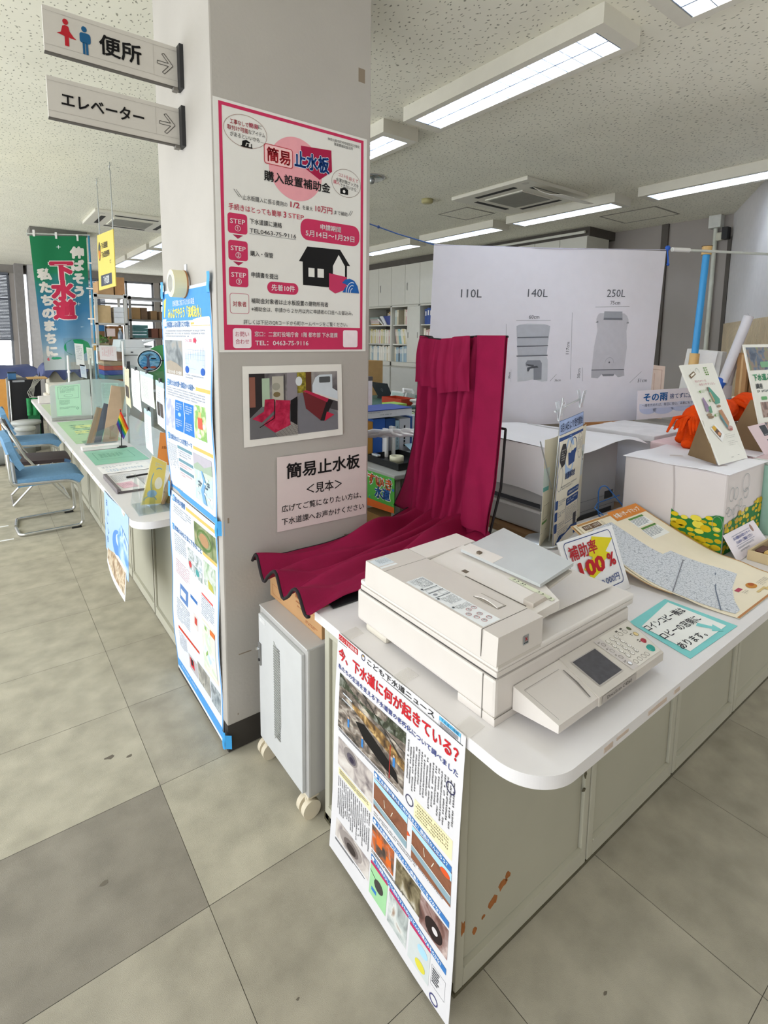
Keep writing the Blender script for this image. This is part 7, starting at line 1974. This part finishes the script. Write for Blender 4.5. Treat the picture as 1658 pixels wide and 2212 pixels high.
# green festival banner on a pole
r = thing('festival_banner', 'tall green and blue vertical banner with red and white Japanese lettering', 'banner', (.3, 6.7, 0))
NB = bpy.data.materials.new('banner_cloth'); NB.use_nodes = True
nt = NB.node_tree; bs = nt.nodes['Principled BSDF']; bs.inputs['Roughness'].default_value = .8
tc = nt.nodes.new('ShaderNodeTexCoord'); sp = nt.nodes.new('ShaderNodeSeparateXYZ'); nz = nt.nodes.new('ShaderNodeTexNoise'); nz.inputs['Scale'].default_value = 2.2
ad = nt.nodes.new('ShaderNodeMath'); ad.operation = 'MULTIPLY_ADD'; ad.inputs[1].default_value = .40; cr = nt.nodes.new('ShaderNodeValToRGB')
mr = nt.nodes.new('ShaderNodeMapRange'); mr.inputs['From Min'].default_value = 1.1; mr.inputs['From Max'].default_value = 2.9
nt.links.new(tc.outputs['Object'], sp.inputs[0]); nt.links.new(tc.outputs['Object'], nz.inputs['Vector']); nt.links.new(sp.outputs['Z'], mr.inputs['Value'])
nt.links.new(nz.outputs['Fac'], ad.inputs[0]); nt.links.new(mr.outputs[0], ad.inputs[2]); nt.links.new(ad.outputs[0], cr.inputs[0])
cr.color_ramp.elements[0].position = .24; cr.color_ramp.elements[0].color = lin('b4bcbc') + [1]
cr.color_ramp.elements[1].position = 1.0; cr.color_ramp.elements[1].color = lin('127a4c') + [1]
for p, c in ((.36, '86a8c0'), (.60, '3a7ba6'), (.78, '2f7d92'), (.90, '178058')):
    e = cr.color_ramp.elements.new(p); e.color = lin(c) + [1]
nt.links.new(cr.outputs[0], bs.inputs['Base Color'])
s = Sheet((-.02, 6.72, 2.845), (.64, 6.72, 2.915), (.63, 6.72, 1.09), (.05, 6.72, 1.08), 600, 1760, NB, lambda a, c: .018 * math.sin(a * 10 + c * 3) * (.3 + c), step=60)
# drawn in one plane with the cloth folds
wt, rd_ = 'ece6df', 'c43352'
def vt(t, u, v, sz, m, pitch, bold, hgt): 
    for i, ch in enumerate(t): s.text(ch, u, v + i * pitch, sz, m, 'c', bold=bold, l=5)
vt('伸ばそう', 486, 215, 150, wt, 168, .07, 0); vt('私たちのまちに', 112, 495, 150, wt, 168, .07, 0)
for i, ch in enumerate('下水道'):
    s.text(ch, 304, 450 + i * 255, 262, wt, 'c', bold=.105, l=6); s.text(ch, 304, 450 + i * 255, 262, rd_, 'c', bold=.062, l=14)
s.ell(420, 1460, 165, 110, '1f9a63', 2); s.ell(150, 1600, 70, 18, '3a9a72', 2); s.poly([(320, 1660), (600, 1640), (600, 1758), (320, 1758)], 'b9b4ac', 2); s.ell(70, 1610, 26, 24, 'd8707a', 2)
for u, v in ((290, 140), (140, 430), (470, 880), (500, 1190), (180, 1210)):
    for a, c in ((4, 26), (26, 4)): s.ell(u, v, a, c, 'e6f0f0', 3, 10)
part('cloth', s, r)
b = B(); b.cyl((.675, 6.75, .02), (.675, 6.75, 2.93), .013, mat('3f8fb8', .4), n=10); b.cyl((.675, 6.75, 1.35), (.675, 6.75, 1.45), .018, mat('e0a23a', .5), n=10); b.cyl((-.05, 6.74, 2.87), (.69, 6.74, 2.94), .009, mat('cfd2cc', .4), n=8); part('pole', b, r)
for z in (2.55, 2.2, 1.78, 1.42):
    b = B(); b.box(.605, .69, 6.73, 6.768, z, z + .022, PAPER); part('loop_tab', b, r)
for x in (.02, .27, .52):
    b = B(); b.box(x, x + .022, 6.71, 6.755, 2.84, 2.925, PAPER); part('loop_tab', b, r)
b = B(); b.box(.5, .79, 6.64, 6.86, 0, .03, mat('6f7478', .5)); part('base', b, r)
b = B(); b.box(.0, .68, 6.9, 7.3, 2.93, ZC - .001, mat('77746e', .6)); solo('ceiling_shade_plate', b, 'dark plate for the shaded duct under the ceiling behind the green banner', 'recess')  # grey plate put in for the shade of a ceiling recess

# yellow hanging sign
r = thing('hanging_sign', 'yellow section sign hanging on two thin rods left of the pillar', 'sign', (.32, 3.6, 1.99))
s = Sheet((.318, 4.0, 2.505), (.318, 3.27, 2.455), (.318, 3.27, 1.985), (.318, 4.05, 1.995), 730, 500, mat('dfc95e', .5, var=.02), None, thick=.006)
s.text('・下水道接続', 150, 110, 60, '3a3a44', 'l', w=330, bold=.02); s.text('・下水道使用料', 150, 190, 60, '3a3a44', 'l', w=400, bold=.02); s.text('など', 540, 270, 44, '3a3a44', 'l', w=70); s.ell(96, 150, 60, 86, '6a5a40', 1); s.ell(96, 158, 46, 62, 'c87f3c', 2); s.ell(96, 118, 40, 30, '4f5a54', 3)
s.rr(120, 370, 480, 100, 12, '4a4f5c', 1); s.text('下水道課', 360, 420, 76, 'eef0f0', 'c', w=250, bold=.02)
part('board', s, r)
for y, zz in ((3.89, 2.495), (3.29, 2.455)):
    b = B(); b.cyl((.322, y, zz), (.322, y, 2.93), .0045, STEEL, n=8); b.tube([(.322, y + .022 * math.sin(t * .5), 2.955 - .022 * math.cos(t * .5)) for t in range(9)], .004, STEEL, n=6); b.cyl((.322, y, 2.97), (.322, y, ZC), .004, STEEL, n=6); part('rod', b, r)

# racks with cartons in front of the far windows
def rack(name, x0, x1, y0, y1, levels, m, label):
    r = thing(name, label, 'shelf', ((x0 + x1) / 2, (y0 + y1) / 2, 0), 'steel racks')
    top = levels[-1]
    for x in (x0, x1 - .04):
        for y in (y0, y1 - .04):
            b = B(); b.box(x, x + .04, y, y + .04, 0, top + .02, m); part('upright', b, r)
    for z in levels:
        b = B(); b.box(x0, x1, y0, y1, z - .045 if z == top else z - .03, z, m); part('shelf', b, r)
    return r
rack('steel_rack', .90, 1.38, 8.0, 8.55, [.4, .9, 1.40, 1.765, 2.225], mat('dcd9d2', .5, var=.02), 'white steel rack full of cartons right of the green banner')
rack('steel_rack', 1.60, 2.75, 8.9, 9.4, [.5, 1.0, 1.52, 1.86, 2.27], mat('8d8a84', .5), 'grey perforated steel rack against the bright windows left of the pillar')
def bx(name, x0, x1, y0, y1, z0, z1, c, label, cat='box', g=None):
    b = B(); b.box(x0, x1, y0, y1, z0 + .001, z1, mat(c, .8, var=.06), .003); return solo(name, b, label, cat, g)
bx('carton', .93, 1.14, 8.03, 8.5, 1.766, 2.05, 'd8b98a', 'large pale carton with print on the upper shelf of the white rack')
for k in range(3): bx('white_carton', 1.185, 1.335, 8.03, 8.4, 1.766 + k * .09, 1.854 + k * .09, 'eef0f2', 'white carton, %s of the stack of three in the white rack' % ['lowest', 'middle', 'topmost'][k], 'box', 'stack of white cartons')
bx('carton', .97, 1.20, 8.05, 8.5, 2.226, 2.44, 'c79f74', 'carton behind the yellow sign on top of the white rack')
bx('carton', 1.22, 1.37, 8.05, 8.5, 2.226, 2.52, 'b98a5c', 'brown printed carton at the right corner on top of the white rack')
bx('carton', 1.12, 1.33, 8.12, 8.5, 1.401, 1.72, 'a5764a', 'dark brown carton behind the plastic bottle in the white rack')
bx('blue_carton', .945, 1.08, 8.33, 8.5, 1.631, 1.73, '3f86c4', 'blue box under the upper shelf of the white rack'); bx('brown_crate', .945, 1.08, 8.32, 8.5, 1.401, 1.63, '8a6a4c', 'brown crate under the blue box in the white rack')
s = Sheet((1.055, 8.02, 1.675), (1.185, 8.02, 1.675), (1.185, 8.02, 1.545), (1.06, 8.02, 1.545), 100, 100, mat('f2dcd6', .7)); solo('hanging_card', s, 'white card hanging from the shelf edge of the white rack', 'card')
r = thing('plastic_bottle', 'clear pale blue bottle standing on the lower shelf of the white rack', 'bottle', (1.27, 8.05, 1.401))
b = B(); b.lathe([(0, 0), (.04, 0), (.042, .18), (.03, .22), (.016, .24), (.016, .255), (0, .255)], (1.27, 8.06, 1.402), clear('bottle_plastic', 'c3d4e6', .2, .1, .35, 'b9cde0'), n=16); part('body', b, r)
b = B(); b.cyl((1.27, 8.06, 1.657), (1.27, 8.06, 1.685), .02, WHITE, n=12); part('cap', b, r)
b = B()
for k in range(26):
    a = rnd.uniform(0, 2 * PI); q = rnd.uniform(.02, .11); p = Vector((1.02 + q * math.cos(a), 8.06 + .2 * rnd.random(), 1.44 + rnd.uniform(.0, .09)))
    d = Vector((rnd.uniform(-1, 1), rnd.uniform(-.5, .5), rnd.uniform(-.1, .6))).normalized() * .07; e = d.cross(Vector((0, 1, .3))).normalized() * .022
    b.add([p, p + d * .5 + e, p + d, p + d * .5 - e], [(0, 1, 2, 3)], mat('5f8a3c', .6, var=.2, scale=40))
b.box(.95, 1.09, 8.05, 8.28, 1.401, 1.435, mat('b9a27a', .7)); solo('leafy_plant', b, 'low green leafy plant in a tray on the white rack', 'plant', kind=None)
bx('carton', 1.66, 1.80, 8.93, 9.3, 1.861, 2.08, 'a98658', 'tan carton in the upper left bay of the grey rack'); bx('carton', 1.81, 1.92, 8.93, 9.3, 1.861, 2.08, '7a6048', 'dark carton in the upper left bay of the grey rack'); bx('carton', 1.98, 2.09, 8.93, 9.3, 1.861, 2.03, '9a7a54', 'carton in the middle upper bay of the grey rack'); bx('carton', 2.14, 2.4, 8.93, 9.3, 1.861, 2.02, 'a07c54', 'carton right of the middle upper bay of the grey rack'); bx('carton', 1.98, 2.1, 8.93, 9.3, 1.521, 1.70, '8a5a48', 'reddish carton in the lower middle bay of the grey rack'); bx('carton', 2.12, 2.36, 8.93, 9.3, 1.521, 1.70, '96694c', 'reddish brown carton in the lower right bay of the grey rack')
for k in range(4): bx('teal_crate', 1.67, 1.92, 8.93, 9.3, 1.521 + k * .06, 1.579 + k * .06, '5f8f8f', 'teal plastic crate, %s of the stack in the grey rack' % ['lowest', 'second', 'third', 'topmost'][k], 'crate', 'stack of teal crates')
for k in range(3): bx('carton', .80, .93 - .02 * k, 8.66, 9.1, 1.76 + .18 * k, 1.93 + .18 * k, ['b28a64', 'a67c58', 'b9936c'][k], 'brown carton, %s of the column between green banner and white rack' % ['lowest', 'middle', 'top'][k], 'box', 'cartons beside the banner')
bx('carton_stand', .76, .95, 8.62, 9.12, 0, 1.759, '8a847a', 'grey stand carrying the cartons beside the green banner', 'stand')
# office copier in the back
r = thing('floor_copier', 'white floor copier in the back right of the hanging papers', 'copier', (1.15, 6.2, 0))
WC = mat('e3e5e6', .45, var=.01)
b = B(); b.box(.86, 1.24, 6.0, 6.6, .05, 1.30, WC, .01); b.box(.93, .97, 5.997, 6.0, 1.0, 1.22, mat('5a5d60', .4)); part('body', b, r)
b = B(); b.box(.85, 1.26, 5.98, 6.62, 1.305, 1.40, WC, .012); b.box(.98, 1.01, 5.976, 5.981, 1.335, 1.35, mat('4a4d52', .4)); part('scanner', b, r)
b = B(); b.prism([(.85, 5.99, 1.402), (1.17, 5.99, 1.402), (1.13, 5.99, 1.51), (.87, 5.99, 1.51)], (0, .5, 0), WC); part('feeder', b, r)
b = B(); b.prism([(1.14, 6.02, 1.45), (1.30, 6.02, 1.50), (1.30, 6.02, 1.515), (1.14, 6.02, 1.47)], (0, .4, 0), WC); b.box(1.10, 1.26, 6.0, 6.45, 1.403, 1.43, mat('8a8d90', .5)); part('paper_tray', b, r)
# pile of coloured prints seen through the clear screens
z = .93
for k, (c, lab) in enumerate((('7a4a3c', 'reddish brown folder at the bottom of the pile behind the clear screen'), ('2f6f78', 'teal folder second in the pile behind the clear screen'), ('3f4f9c', 'blue folder third in the pile behind the clear screen'), ('c8502f', 'orange folder fourth in the pile behind the clear screen'), ('a98f72', 'tan folder fifth in the pile behind the clear screen'), ('8d6a58', 'brown album on top of the pile behind the clear screen'))):
    t = .06 if k < 5 else .12; bx('folder', .635, .90 - .008 * k, 5.9, 6.3, z, z + t - .002, c, lab, 'folder', 'pile behind the clear screen'); z += t
bx('pile_table', .63, .84, 5.88, 6.5, 0, .928, 'b9b6ac', 'grey low cupboard carrying the coloured pile behind the clear screens', 'cupboard')
